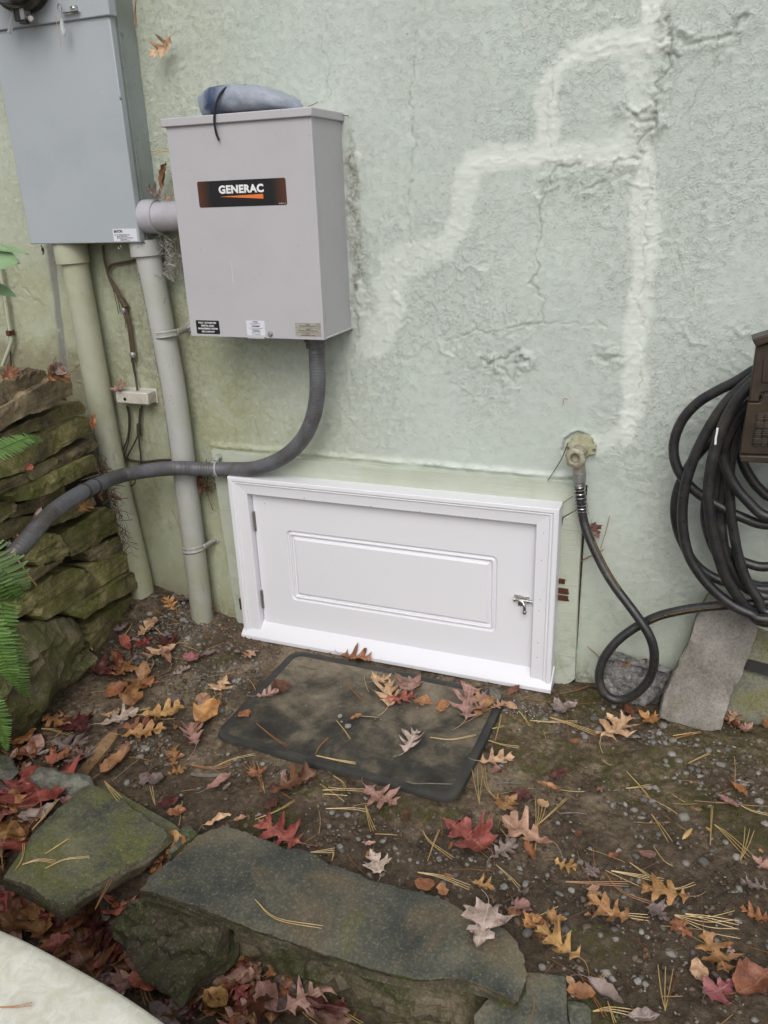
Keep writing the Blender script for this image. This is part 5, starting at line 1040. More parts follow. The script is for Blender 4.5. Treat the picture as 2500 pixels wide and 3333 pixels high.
# ================================================================== FAUCET COVER ON THE BOX
fc = thing('faucet_cover', (-1.22, -.10, 1.62), 'puffy grey blue faucet cover with dark blue band lying on the transfer switch', 'faucet cover')
mb = MB(); L0, L1 = onY(668, 330, -.11), onY(980, 345, -.11); n = 54; R = []
top = [(0, 322), (.03, 312), (.10, 293), (.16, 285), (.25, 281), (.42, 277), (.62, 283), (.76, 293), (.88, 309), (.96, 323), (1, 340)]
bot = [(0, 328), (.06, 352), (.12, 372), (.25, 372), (.42, 367), (.62, 362), (.76, 358), (.88, 353), (.96, 350), (1, 348)]
for i in range(n):
    t = i / (n - 1); px = 668 + t * 314; yt = np.interp(t, *zip(*top)); yb = np.interp(t, *zip(*bot))
    a = onY(px, yt, -.11); b = onY(px, yb, -.11); b.z = 1.6215 if t > .03 else b.z; h = max((a.z - b.z) / 2, .002); dpt = .070 * max(1 - abs(2 * t - .95) ** 4.0 * .7, .25)
    r = []
    for k in range(30):
        an = 2 * math.pi * k / 30; c_, s_ = math.cos(an), math.sin(an)
        w = 1 + .05 * mnoise.noise(Vector((t * 9, c_ * 2, s_ * 2))) + .035 * mnoise.noise(Vector((t * 34, c_ * 3, s_ * 3)))
        pl_ = .05 * math.sin(t * 190) * sst(.74, .84, t) * (1 if s_ < .5 else .6); w += pl_
        r.append(Vector((a.x, -.12 + dpt * math.copysign(abs(c_) ** .7, c_) * w, (a.z + b.z) / 2 + h * math.copysign(abs(s_) ** .62, s_) * min(w, 1.06))))
    R.append(r)
for r in R:
    for p in r: p.z = max(p.z, 1.6212)
mb.rings(R); mb.add(R[0], [tuple(range(30))[::-1]]); fo = mb.obj('quilted_sock', M['cover'], fc, True, 70)
fo.data.transform(Matrix.Translation((-L0.x, 0, 0))); fo.location = (L0.x, 0, 0)
mb = MB(); mb.tube(spline([onY(802, 278, -.11), onY(768, 281, -.14), onY(745, 284, -.172), onY(730, 291, -.186), onY(714, 312, -.196), onY(702, 345, -.200), onY(698, 375, -.201), onY(698, 400, -.201), onY(701, 420, -.200), onY(706, 440, -.196), onY(713, 457, -.194)], 8), .0030, 9); mb.obj('drawcord', M['cord'], fc)

# ================================================================== SPIGOT, HOSE, HANGER
sp_ = thing('spigot', (-.285, -.04, .74), 'weathered outdoor water spigot with round handle on the green wall', 'spigot')
c = onY(1892, 1455, -.004); mb = MB()
ol = [(-.040, -.016), (-.040, .008), (-.030, .012), (-.026, .028), (-.010, .036), (.012, .036), (.028, .028), (.032, .012), (.041, .010), (.041, -.014), (.024, -.018), (.010, -.034), (-.012, -.034), (-.024, -.018)]
a_ = [Vector((c.x + x, -.004, c.z + z)) for x, z in ol]; b_ = [Vector((c.x + x * .96, -.014, c.z + z * .96)) for x, z in ol]
mb.rings([[p + Vector((0, .012, 0)) for p in a_], a_, b_]); fl = mb.obj('flange', M['paint_flange'], sp_)
for dx in (-.034, .036):
    mb = MB(); mb.lathe((c.x + dx, -.013, c.z - .003), (0, -1, 0), [(.0052, 0), (.0048, .002), (.003, .0022), (.0003, .0012)], 12); mb.obj('screw', M['steel'], fl)
hw = onY(1873, 1491, -.078); ax = Vector((-.10, -1, .10)).normalized()
mb = MB(); mb.lathe((c.x, -.010, c.z - .006), (hw - Vector((c.x, -.01, c.z - .006))), [(.021, 0), (.021, .006), (.017, .010), (.016, .030), (.019, .034), (.019, .046), (.014, .050)], 20); mb.obj('body', M['brass'], sp_)
mb = MB(); u = ax.orthogonal().normalized(); w_ = ax.cross(u); R = []
for r_in, h in ((.010, -.012), (.020, -.010), (.0245, -.006), (.0262, -.001), (.0255, .004), (.021, .0075), (.0155, .0080), (.0130, .0065), (.0115, .001), (.0110, -.008)):
    R.append([hw + ax * h + (u * math.cos(a) + w_ * math.sin(a)) * r_in * (1 + (.10 * (math.cos(6 * a) > .35) if r_in > .019 else 0)) for a in np.linspace(0, 2 * math.pi, 73)[:-1]])
mb.rings(R); wh = mb.obj('handle', M['brass'], sp_)
mb = MB(); sp0 = onY(1885, 1505, -.052)
mb.tube([sp0, onY(1885, 1535, -.052)], [.017, .0165], 20); mb.obj('outlet', M['brass'], sp_)
gh = thing('garden_hose', (.1, -.12, .1), 'black rubber garden hose looping from the spigot to a big coil on its hanger', 'garden hose')
mb = MB(); mb.lathe(onY(1885, 1568, -.052), (0, 0, 1), [(.0165, 0), (.0182, .001), (.0182, .027), (.0172, .028), (.0168, .036), (.0150, .037)], 20); mb.obj('coupling', M['zinc'], gh)
mb = MB(); mb.lathe(onY(1886, 1580, -.052), (0, 0, 1), [(.0155, 0), (.0165, .001), (.0160, .003), (.0168, .005), (.0162, .007), (.0166, .011)], 20); mb.obj('ferrule', M['steel'], gh)
Z5 = lambda x, y: (1800 + x * .6103, 1050 + y * .6103)
HR = .0126
def hosepath(pts): return spline([onY(*Z5(x, y), yy) for x, y, yy in pts], 12)
lead = [(141, 850, -.052), (143, 900, -.052), (150, 960, -.053), (156, 1010, -.055), (170, 1080, -.06), (203, 1170, -.072), (260, 1290, -.09), (325, 1400, -.108), (400, 1500, -.125), (462, 1585, -.14), (512, 1665, -.15), (537, 1740, -.152), (538, 1820, -.15), (513, 1900, -.148), (462, 1962, -.145), (400, 2003, -.143), (340, 2013, -.142), (285, 1987, -.140), (252, 1930, -.138), (248, 1865, -.134), (272, 1790, -.128), (330, 1712, -.12), (400, 1652, -.112), (480, 1603, -.105), (560, 1566, -.104), (650, 1542, -.106), (750, 1524, -.108), (860, 1512, -.112), (960, 1505, -.115), (1060, 1500, -.115), (1180, 1480, -.112), (1400, 1400, -.10)]
lp = hosepath(lead); mb = MB(); mb.tube(lp, HR, 20); mb.obj('lead_hose', M['hose'], gh)
CL = {
 'a': [(1085, 250, -.150), (1060, 262, -.150), (980, 312, -.140), (880, 362, -.128), (780, 422, -.118), (702, 502, -.112), (657, 592, -.110), (643, 682, -.110), (662, 772, -.112), (712, 852, -.115), (790, 922, -.118), (900, 985, -.120), (1000, 1035, -.122), (1147, 1078, -.125)],
 'b': [(1085, 282, -.172), (1060, 302, -.172), (990, 362, -.168), (920, 432, -.164), (850, 532, -.160), (790, 640, -.158), (742, 750, -.156), (706, 870, -.155), (690, 1000, -.155), (696, 1120, -.156), (724, 1240, -.158), (782, 1340, -.160), (862, 1432, -.162), (955, 1505, -.165), (1050, 1552, -.168), (1147, 1582, -.170)],
 'c': [(1090, 305, -.200), (1068, 322, -.200), (1000, 392, -.196), (950, 462, -.192), (900, 565, -.190), (862, 680, -.190), (838, 800, -.190), (828, 900, -.190), (832, 1000, -.190), (850, 1120, -.188), (882, 1250, -.184), (922, 1360, -.176), (978, 1450, -.168), (1045, 1530, -.150), (1147, 1600, -.12)],
 'd': [(1060, 400, -.090), (960, 500, -.088), (860, 610, -.086), (765, 710, -.085), (704, 805, -.084), (664, 900, -.084), (650, 1000, -.084), (664, 1100, -.084), (704, 1200, -.085), (764, 1292, -.086), (850, 1356, -.088), (945, 1390, -.09), (1050, 1410, -.092), (1147, 1422, -.095)],
 'e': [(1060, 420, -.165), (1000, 480, -.160), (945, 570, -.155), (912, 660, -.152), (916, 745, -.150), (958, 850, -.150), (1032, 945, -.152), (1147, 1035, -.155)],
 'f': [(1075, 440, -.140), (1020, 500, -.135), (980, 590, -.130), (952, 700, -.128), (940, 850, -.127), (948, 1000, -.127), (968, 1140, -.127), (996, 1270, -.128), (1036, 1380, -.130), (1092, 1470, -.132), (1160, 1550, -.135)],
 'g': [(960, 560, -.10), (910, 700, -.10), (880, 850, -.10), (862, 1000, -.10), (872, 1110, -.10), (905, 1190, -.10), (965, 1248, -.10), (1050, 1288, -.10), (1147, 1302, -.10)],
 'h': [(1020, 600, -.075), (1000, 680, -.075), (1018, 760, -.075), (1056, 830, -.075), (1100, 885, -.075), (1160, 930, -.075)],
 'i': [(940, 620, -.062), (880, 760, -.062), (832, 880, -.062), (812, 1000, -.062), (822, 1100, -.062), (862, 1210, -.064), (920, 1300, -.066), (985, 1360, -.068), (1080, 1400, -.07), (1160, 1405, -.07)],
 'j': [(990, 590, -.11), (955, 700, -.11), (925, 800, -.11), (905, 950, -.11), (900, 1080, -.11), (915, 1200, -.11), (950, 1300, -.11), (1010, 1400, -.11), (1100, 1450, -.11), (1180, 1460, -.11)],
}
for key, pts in CL.items():
    P3 = [onY(*Z5(x, y), yy) for x, y, yy in pts]; s, e = P3[0], P3[-1]
    rad = (s.z - e.z) / 2
    # close the turn on the far side of the hanger, outside the picture
    k1 = Vector((e.x + rad * .55, e.y, e.z + rad * .15)); k2 = Vector((e.x + rad * .95, (s.y + e.y) / 2, (s.z + e.z) / 2 - rad * .1)); k3 = Vector((e.x + rad * .75, s.y, s.z - rad * .12)); k4 = Vector((s.x + (e.x - s.x) * .6 + .02, s.y, s.z + .012))
    P3 = P3 + [k1, k2, k3, k4, s + Vector((0.012, 0, .004))]
    mb = MB(); mb.tube(spline(P3, 10), HR * (1.03 if key in 'bc' else 1), 18); mb.obj('hose_coil', M['hose'], gh)
# spring guard
mb = MB(); n = 9 * 20; q = []
for i in range(n + 1):
    t = i / n; j = 0.5 + t * 37; b_i = lp[min(int(j) + 0, len(lp) - 2)]; nx_ = lp[min(int(j) + 1, len(lp) - 1)]; p = b_i.lerp(nx_, j % 1); a = i / 20 * 2 * math.pi; rr_ = .0152 + .0022 * t
    q.append(p + Vector((rr_ * math.cos(a), -rr_ * math.sin(a), 0)))
mb.tube(q, .0011, 6); mb.obj('spring_guard', M['chrome'], gh)
# worn yellow print on the hose: a narrow stripe sitting on the rubber
def stripe(path, i0, i1, off, w, name='print_stripe'):
    mb = MB(); vs = []; 
    for i in range(i0, i1):
        d = (path[i + 1] - path[i - 1]).normalized(); c_ = (Vector(CAM) - path[i]).normalized(); sd_ = d.cross(c_).normalized(); nrm = sd_.cross(d).normalized()
        for s in (-1, 1):
            a = off + s * w; vs.append(path[i] + (nrm * math.cos(a) + sd_ * math.sin(a)) * (HR + .0003))
    n = i1 - i0; mb.add(vs, [(2*i, 2*i+1, 2*i+3, 2*i+2) for i in range(n - 1)]); mb.obj(name, M['hose_print'], gh)
stripe(lp, 60, 88, -.72, .13); stripe(lp, 282, 330, .35, .10)
mb = MB(); q = [onY(*Z5(x, y), -.2045) for x, y in ((878, 562), (874, 590), (868, 620), (866, 652))]
vs = []; 
for i, p in enumerate(q): vs += [p + Vector((-.0022, 0, 0)), p + Vector((.0022, 0, .001))]
mb.add(vs, [(2*i, 2*i+1, 2*i+3, 2*i+2) for i in range(3)]); mb.obj('paint_splash', M['ink_white'], gh)
# hanger
hg = thing('hose_hanger', (.3, -.1, .8), 'weathered brown plastic hose hanger with woven front at the right edge', 'hose hanger')
HY = -.235
def P_(px, py, y=HY): return onY(px, py, y)
def slabp(name, pts, y, th, m=None, bev=.003):
    mb = MB(); f = [P_(px, py, y) if not isinstance(px, tuple) else None for px, py in pts]; mb.rings([[p + Vector((0, th, 0)) for p in f], f]); mb.add([p + Vector((0, th, 0)) for p in f], [tuple(range(len(f)))[::-1]])
    return mb.obj(name, m or M['dark_plastic'], hg, bevel=bev)
zz = lambda x, y: (2150 + x * .2486, 1050 + y * .2486)
slabp('top_lip', [zz(1198, 228), zz(1240, 205), zz(1420, 150), zz(3000, -280), zz(3000, -60), zz(1420, 265), zz(1255, 325)], HY - .016, .06)
slabp('front_frame', [zz(1250, 318), zz(1420, 262), zz(3000, -70), zz(3000, 860), zz(1420, 905), zz(1330, 915), zz(1300, 960), zz(1290, 1040), zz(1155, 1040), zz(1200, 680)], HY, .022)
slabp('lower_frame', [zz(1150, 1052), zz(1300, 1052), zz(1330, 1010), zz(1350, 935), zz(3000, 880), zz(3000, 1700), zz(1420, 1735), zz(1040, 1722), zz(1060, 1560)], HY - .004, .024)
slabp('bottom_lip', [zz(1032, 1742), zz(1420, 1752), zz(3000, 1720), zz(3000, 1850), zz(1420, 1846), zz(1048, 1830)], HY - .014, .05)
slabp('recess_shade', [zz(1262, 1185), zz(1420, 1180), zz(3000, 1150), zz(3000, 1590), zz(1420, 1612), zz(1198, 1612), zz(1225, 1400)], HY - .0052, .002, M['black_plastic'], .0008)  # black sheet on the frame, shade of the recess put into its colour
# woven insert
for r_ in range(4):
    for c_ in range(9):
        up = (r_ + c_) % 2; a = zz(1215 + 62 * c_ * 1.55, 1205 + r_ * 105 + (4 - r_) * 0); 
        if r_ < 4:
            p0 = P_(*zz(1265 - r_ * 16 + c_ * 100, 1200 + r_ * 105), HY - .009 - .003 * up); p1 = P_(*zz(1265 - r_ * 16 + c_ * 100 + 96, 1200 + r_ * 105 + 78), HY - .009 - .003 * up)
            mb = MB(); H_ = abs(p0.z - p1.z)
            for s in range(3): mb.box((min(p0.x, p1.x), HY - .009 - .003 * up, p1.z + H_ * s / 3 + .0004), (max(p0.x, p1.x), HY - .001, p1.z + H_ * (s + 1) / 3 - .0004))
            mb.obj('weave_strip', M['dark_plastic'], hg, bevel=.0008)
mb = MB()
for c_ in range(9):
    p0 = P_(*zz(1310 + c_ * 100, 1190), HY - .003); p1 = P_(*zz(1350 + c_ * 100, 1620), HY - .003); mb.box((min(p0.x, p1.x) - .004, HY - .0085, p1.z), (min(p0.x, p1.x) + .006, HY - .003, p0.z))
mb.obj('weave_upright', M['dark_plastic'], hg)
q = [zz(1350, 480), zz(1420, 455), zz(3000, 200), zz(3000, 760), zz(1420, 790), zz(1325, 780)]
slabp('upper_insert', q, HY - .0035, .003, M['dark_plastic'], .001)
mb = MB(); mb.lathe((.30, -.008, .955), (0, -1, 0), [(.10, 0), (.10, .01), (.075, .014), (.072, .20), (.085, .225)], 32); mb.obj('hub', M['dark_plastic'], hg)

# ================================================================== DOORMAT
dm = thing('doormat', (-.80, -.41, 0.01), 'worn black rubber doormat with raised rim lying before the white door', 'doormat')
q = [onZ(x, y, .018) for x, y in ((945, 2118), (1640, 2262), (1480, 2600), (715, 2385))]
q = [Vector((-1.166, -.130, .018)), Vector((-.432, -.150, .018)), Vector((-.447, -.652, .018)), Vector((-1.170, -.622, .018))]
def mround(ins, z, r=.055):
    c = sum(q, Vector()) / 4; out = []
    for i in range(4):
        p, a, b = q[i], q[i - 1], q[(i + 1) % 4]; da = (a - p).normalized(); db = (b - p).normalized(); pc = p + (da + db) * ins; rr_ = max(r - ins * .75, .006)
        A_, B_ = pc + da * rr_, pc + db * rr_
        for k in range(9):
            t = k / 8; out.append((A_ * (1 - t) ** 2 + pc * 2 * t * (1 - t) + B_ * t * t))
    R_ = resample(out, 220)
    return [Vector((p.x + mnoise.noise(p * 7) * .003, p.y + mnoise.noise(p * 7 + Vector((9, 0, 0))) * .003, z + .003 * mnoise.noise(p * 4) + .006 * mnoise.noise(p * 1.7))) for p in R_[:216]]
mb = MB(); mb.rings([mround(-.001, .002), mround(0, .010), mround(.002, .0145), mround(.008, .0162), mround(.016, .0165), mround(.021, .0145), mround(.0265, .0120)], cap=False); mb.obj('rim', M['mat_rim'], dm)
mb = MB(); R_ = [mround(.026, .0122)]; c = sum(R_[0], Vector()) / 216
for s in (.94, .86, .76, .64, .5, .36, .22, .1): R_.append([c + (p - c) * s + Vector((0, 0, .0025 * mnoise.noise((c + (p - c) * s) * 9) + .0035 * sst(.70, 1, (c + (p - c) * s - c).y / .24 * .8))) for p in R_[0]])
mb.rings(R_); o = mb.obj('mat_surface', M['mat_top'], dm, True, 60)
o.data.transform(Matrix.Translation((0, .62, 0))); o.location = (0, -.62, 0)

# ================================================================== LEAVES
SHAPES = {
 'oak': [(0,0),(.05,.025),(.11,.13),(.14,.20),(.19,.10),(.25,.055),(.31,.15),(.36,.27),(.43,.36),(.45,.24),(.43,.11),(.49,.075),(.56,.18),(.63,.28),(.74,.35),(.73,.2),(.69,.09),(.75,.07),(.83,.12),(.93,.19),(.90,.08),(.95,.03),(1,0)],
 'woak': [(0,0),(.09,.035),(.17,.11),(.22,.135),(.26,.08),(.30,.07),(.36,.17),(.43,.235),(.48,.19),(.475,.09),(.52,.085),(.58,.20),(.66,.285),(.71,.24),(.69,.12),(.73,.10),(.79,.18),(.86,.21),(.90,.15),(.90,.09),(.96,.075),(1,0)],
 'maple': [(0,0),(.01,.10),(-.02,.26),(.08,.20),(.16,.22),(.20,.36),(.27,.52),(.34,.40),(.45,.44),(.40,.27),(.41,.13),(.50,.13),(.60,.23),(.70,.26),(.71,.14),(.84,.10),(1,0)],
 'beech': [(0,0),(.06,.09),(.13,.17),(.21,.235),(.30,.28),(.39,.305),(.48,.31),(.57,.30),(.66,.275),(.75,.23),(.84,.17),(.92,.10),(1,0)],
 'curl': [(0,0),(.08,.05),(.16,.10),(.26,.13),(.37,.16),(.48,.15),(.60,.17),(.72,.14),(.84,.11),(.93,.06),(1,0)],
 'frag': [(0,.05),(.1,.2),(.22,.30),(.36,.24),(.5,.33),(.66,.38),(.8,.26),(.92,.22),(1,.04)],
}
def leaf_mesh(shape, L, curl, fold, seed, stalk=True, ripple=1.0):
    r = random.Random(seed); H = SHAPES[shape]; n = len(H); vs = []; uv = []
    wid = 1.0 + r.uniform(-.12, .14); asym = r.uniform(-.07, .07); bend = r.uniform(-.10, .10)
    mw = max(w for _, w in H)
    def pos(t, w):   # w signed, in units of length
        x = t * L; y = (w * wid + bend * (t - .5) ** 2 * 1.2) * L
        a = abs(w) / mw
        z = L * (curl * (1.7 * (t - .45) ** 2) + fold * a ** 1.7 * mw + ripple * .12 * mnoise.noise(Vector((t * 5 + seed, w * 7, seed * .7))) + ripple * .10 * a * mnoise.noise(Vector((t * 13, w * 13, seed * 1.3))))
        return (x, y, z)
    cols = [(s * f) for s, f in ((1, 1), (1, .66), (1, .33), (0, 0), (-1, .33), (-1, .66), (-1, 1))]
    for i, (t, w) in enumerate(H):
        tm = max(0.0, min(1.0, i / (n - 1) * .6 + t * .4)) if 0 < i < n - 1 else t
        for c in cols:
            f = abs(c); s = 1 if c > 0 else -1
            jt = t + r.uniform(-.012, .012) * f; jw = w * (1 + .30 * mnoise.noise(Vector((t * 4.5, s * 3.0 + seed, seed * .37))) + (asym if s > 0 else -asym) + r.uniform(-.07, .07))
            tt = tm + (jt - tm) * f; ww = jw * f * s
            vs.append(pos(tt, ww)); uv.append((tt, ww))
    fs = [(i*7+k, i*7+k+1, (i+1)*7+k+1, (i+1)*7+k) for i in range(n-1) for k in range(6)]
    if stalk:
        b = len(vs); q = [Vector(pos(.02, 0))] + [Vector((-.07 * L * k, (.012 * k * k) * L * (1 if asym > 0 else -1), pos(0, 0)[2] * (1 - k / 4) + .002)) for k in range(1, 5)]
        for p in q:
            for dy, dz in ((-.008, 0), (.008, 0), (0, .009)): vs.append((p.x, p.y + dy * L, p.z + dz * L)); uv.append((0, 0))
        fs += [(b + i*3+k, b + i*3+(k+1)%3, b + (i+1)*3+(k+1)%3, b + (i+1)*3+k) for i in range(4) for k in range(3)]
    me = bpy.data.meshes.new('leaf'); me.from_pydata(vs, [], fs)
    ul = me.uv_layers.new(name='UVMap'); lv = np.zeros(len(me.loops), np.int32); me.loops.foreach_get('vertex_index', lv)
    ul.data.foreach_set('uv', np.array(uv, np.float32)[lv].reshape(-1)); me.polygons.foreach_set('use_smooth', [True] * len(me.polygons))
    return me
def place_leaf(b, t, up, shape, colr, seed, name=None, curl=None, fold=None, stalk=True, ripple=1.0, lift=.004, twist=0.0):
    """b, t: base and tip in the scene; up: the surface's normal"""
    r = random.Random(seed); ax = (t - b); L = max(ax.length, .012); ax.normalize(); up = Vector(up); up = (up - ax * up.dot(ax)).normalized(); sd_ = up.cross(ax)
    if twist: up, sd_ = up * math.cos(twist) + sd_ * math.sin(twist), sd_ * math.cos(twist) - up * math.sin(twist)
    me = leaf_mesh(shape, L, r.uniform(.05, .30) if curl is None else curl, r.uniform(-.10, .75) if fold is None else fold, seed, stalk, ripple)
    me.materials.append(LM[colr])
    zmin = min(v.co.z for v in me.vertices)
    if zmin < -0.3 * L: zmin = -0.3 * L
    M4 = Matrix.Translation(b + up * (lift - zmin * .8)) @ Matrix((ax, sd_, up)).transposed().to_4x4()
    o = bpy.data.objects.new(name or {'oak': 'oak_leaf', 'woak': 'oak_leaf', 'maple': 'maple_leaf', 'beech': 'beech_leaf', 'curl': 'curled_leaf', 'frag': 'leaf_fragment'}[shape], me)
    o.matrix_world = M4; COL.objects.link(o); return o

LANDM = [((570, 1960), 'the foot of the strapped conduit'), ((420, 2130), 'the foot of the stone wall'), ((330, 2190), 'the mossy boulder'), ((690, 2270), 'the left end of the doormat'), ((860, 2130), 'the lower left corner of the white door'),
 ((820, 2280), 'the left rim of the doormat'), ((1160, 2150), 'the middle of the door sill'), ((1300, 2260), 'the back rim of the doormat'), ((1530, 2300), 'the back right corner of the doormat'), ((1330, 2430), 'the front half of the doormat'), ((1480, 2560), 'the front right corner of the doormat'),
 ((1000, 2520), 'the front rim of the doormat'), ((1650, 2290), 'the lower right corner of the white door'), ((2000, 2290), 'the bottom of the hose loop'), ((2150, 2350), 'the left foot of the leaning flagstone'), ((2360, 2370), 'the right foot of the leaning flagstone'),
 ((560, 2400), 'the gravel left of the doormat'), ((310, 2420), 'the split bark'), ((100, 2420), 'the far left pile of litter'), ((60, 2600), 'the left edge above the left flagstone'), ((250, 2560), 'the grey rock behind the left flagstone'), ((300, 2780), 'the left flagstone'), ((650, 2640), 'the back of the stone sliver'),
 ((900, 2700), 'the back edge of the longest flagstone'), ((1200, 2830), 'the middle of the longest flagstone'), ((1560, 3000), 'the right end of the longest flagstone'), ((1500, 2720), 'the bare soil in front of the doormat'), ((1750, 2580), 'the patch of dry sand'), ((1800, 3080), 'the flat stone at the right end of the edging'),
 ((2100, 2560), 'the grey pebbles'), ((2420, 2560), 'the right edge moss'), ((2150, 2930), 'the heap of needles at lower right'), ((2300, 3150), 'the soil in the lower right corner'), ((2450, 2880), 'the lower right edge'), ((460, 2870), 'the gap between the two big flagstones'), ((250, 3020), 'the pale slab'),
 ((400, 3120), 'the wedge stone'), ((760, 3170), 'the tip of the wedge stone'), ((900, 3250), 'the long mossy stone'), ((580, 3290), 'the bottom edge below the wedge stone'), ((1900, 3240), 'the small dark stone'), ((1870, 2830), 'the soil right of the longest flagstone'), ((2100, 2200), 'the concrete lump'), ((1950, 2700), 'the bare patch of sand')]
CN = {'tan': 'light tan', 'pale': 'pale buff', 'ochre': 'ochre brown', 'orange': 'bright orange', 'rust': 'rust brown', 'brown': 'dark brown', 'red': 'deep red', 'pink': 'pink', 'wine': 'blackish wine red', 'greyish': 'grey brown', 'pinkish': 'pinkish brown'}
SN = {'oak': 'spiky lobed oak leaf', 'woak': 'round lobed oak leaf', 'maple': 'maple shaped leaf', 'beech': 'oval leaf', 'curl': 'narrow curled leaf', 'frag': 'small torn leaf scrap'}
used = {}
def where(px, py):
    d = sorted((math.hypot(px - x, (py - y)), x, y, n) for (x, y), n in LANDM)[0]
    if d[0] < 35: return 'at ' + d[3]
    dx, dy = px - d[1], py - d[2]
    if abs(dx) > abs(dy): w = 'left of' if dx < 0 else 'right of'
    else: w = 'just beyond' if dy < 0 else 'in front of'
    return w + ' ' + d[3]
def name_it(o, desc, px, py, cat, group):
    lab = '%s %s' % (desc, where(px, py)); w = lab.split()
    if lab in used:
        k = used[lab]; px0, py0 = k
        side = ('farther right' if px > px0 + 12 else 'farther left' if px < px0 - 12 else 'nearer the camera' if py > py0 else 'nearer the house')
        lab2 = lab + ', the one ' + side
        if lab2 in used: lab2 = lab
        lab = lab2
    used.setdefault(lab, (px, py))
    w = lab.split(); lab = ' '.join(w[:16])
    tag(o, lab, cat, group)
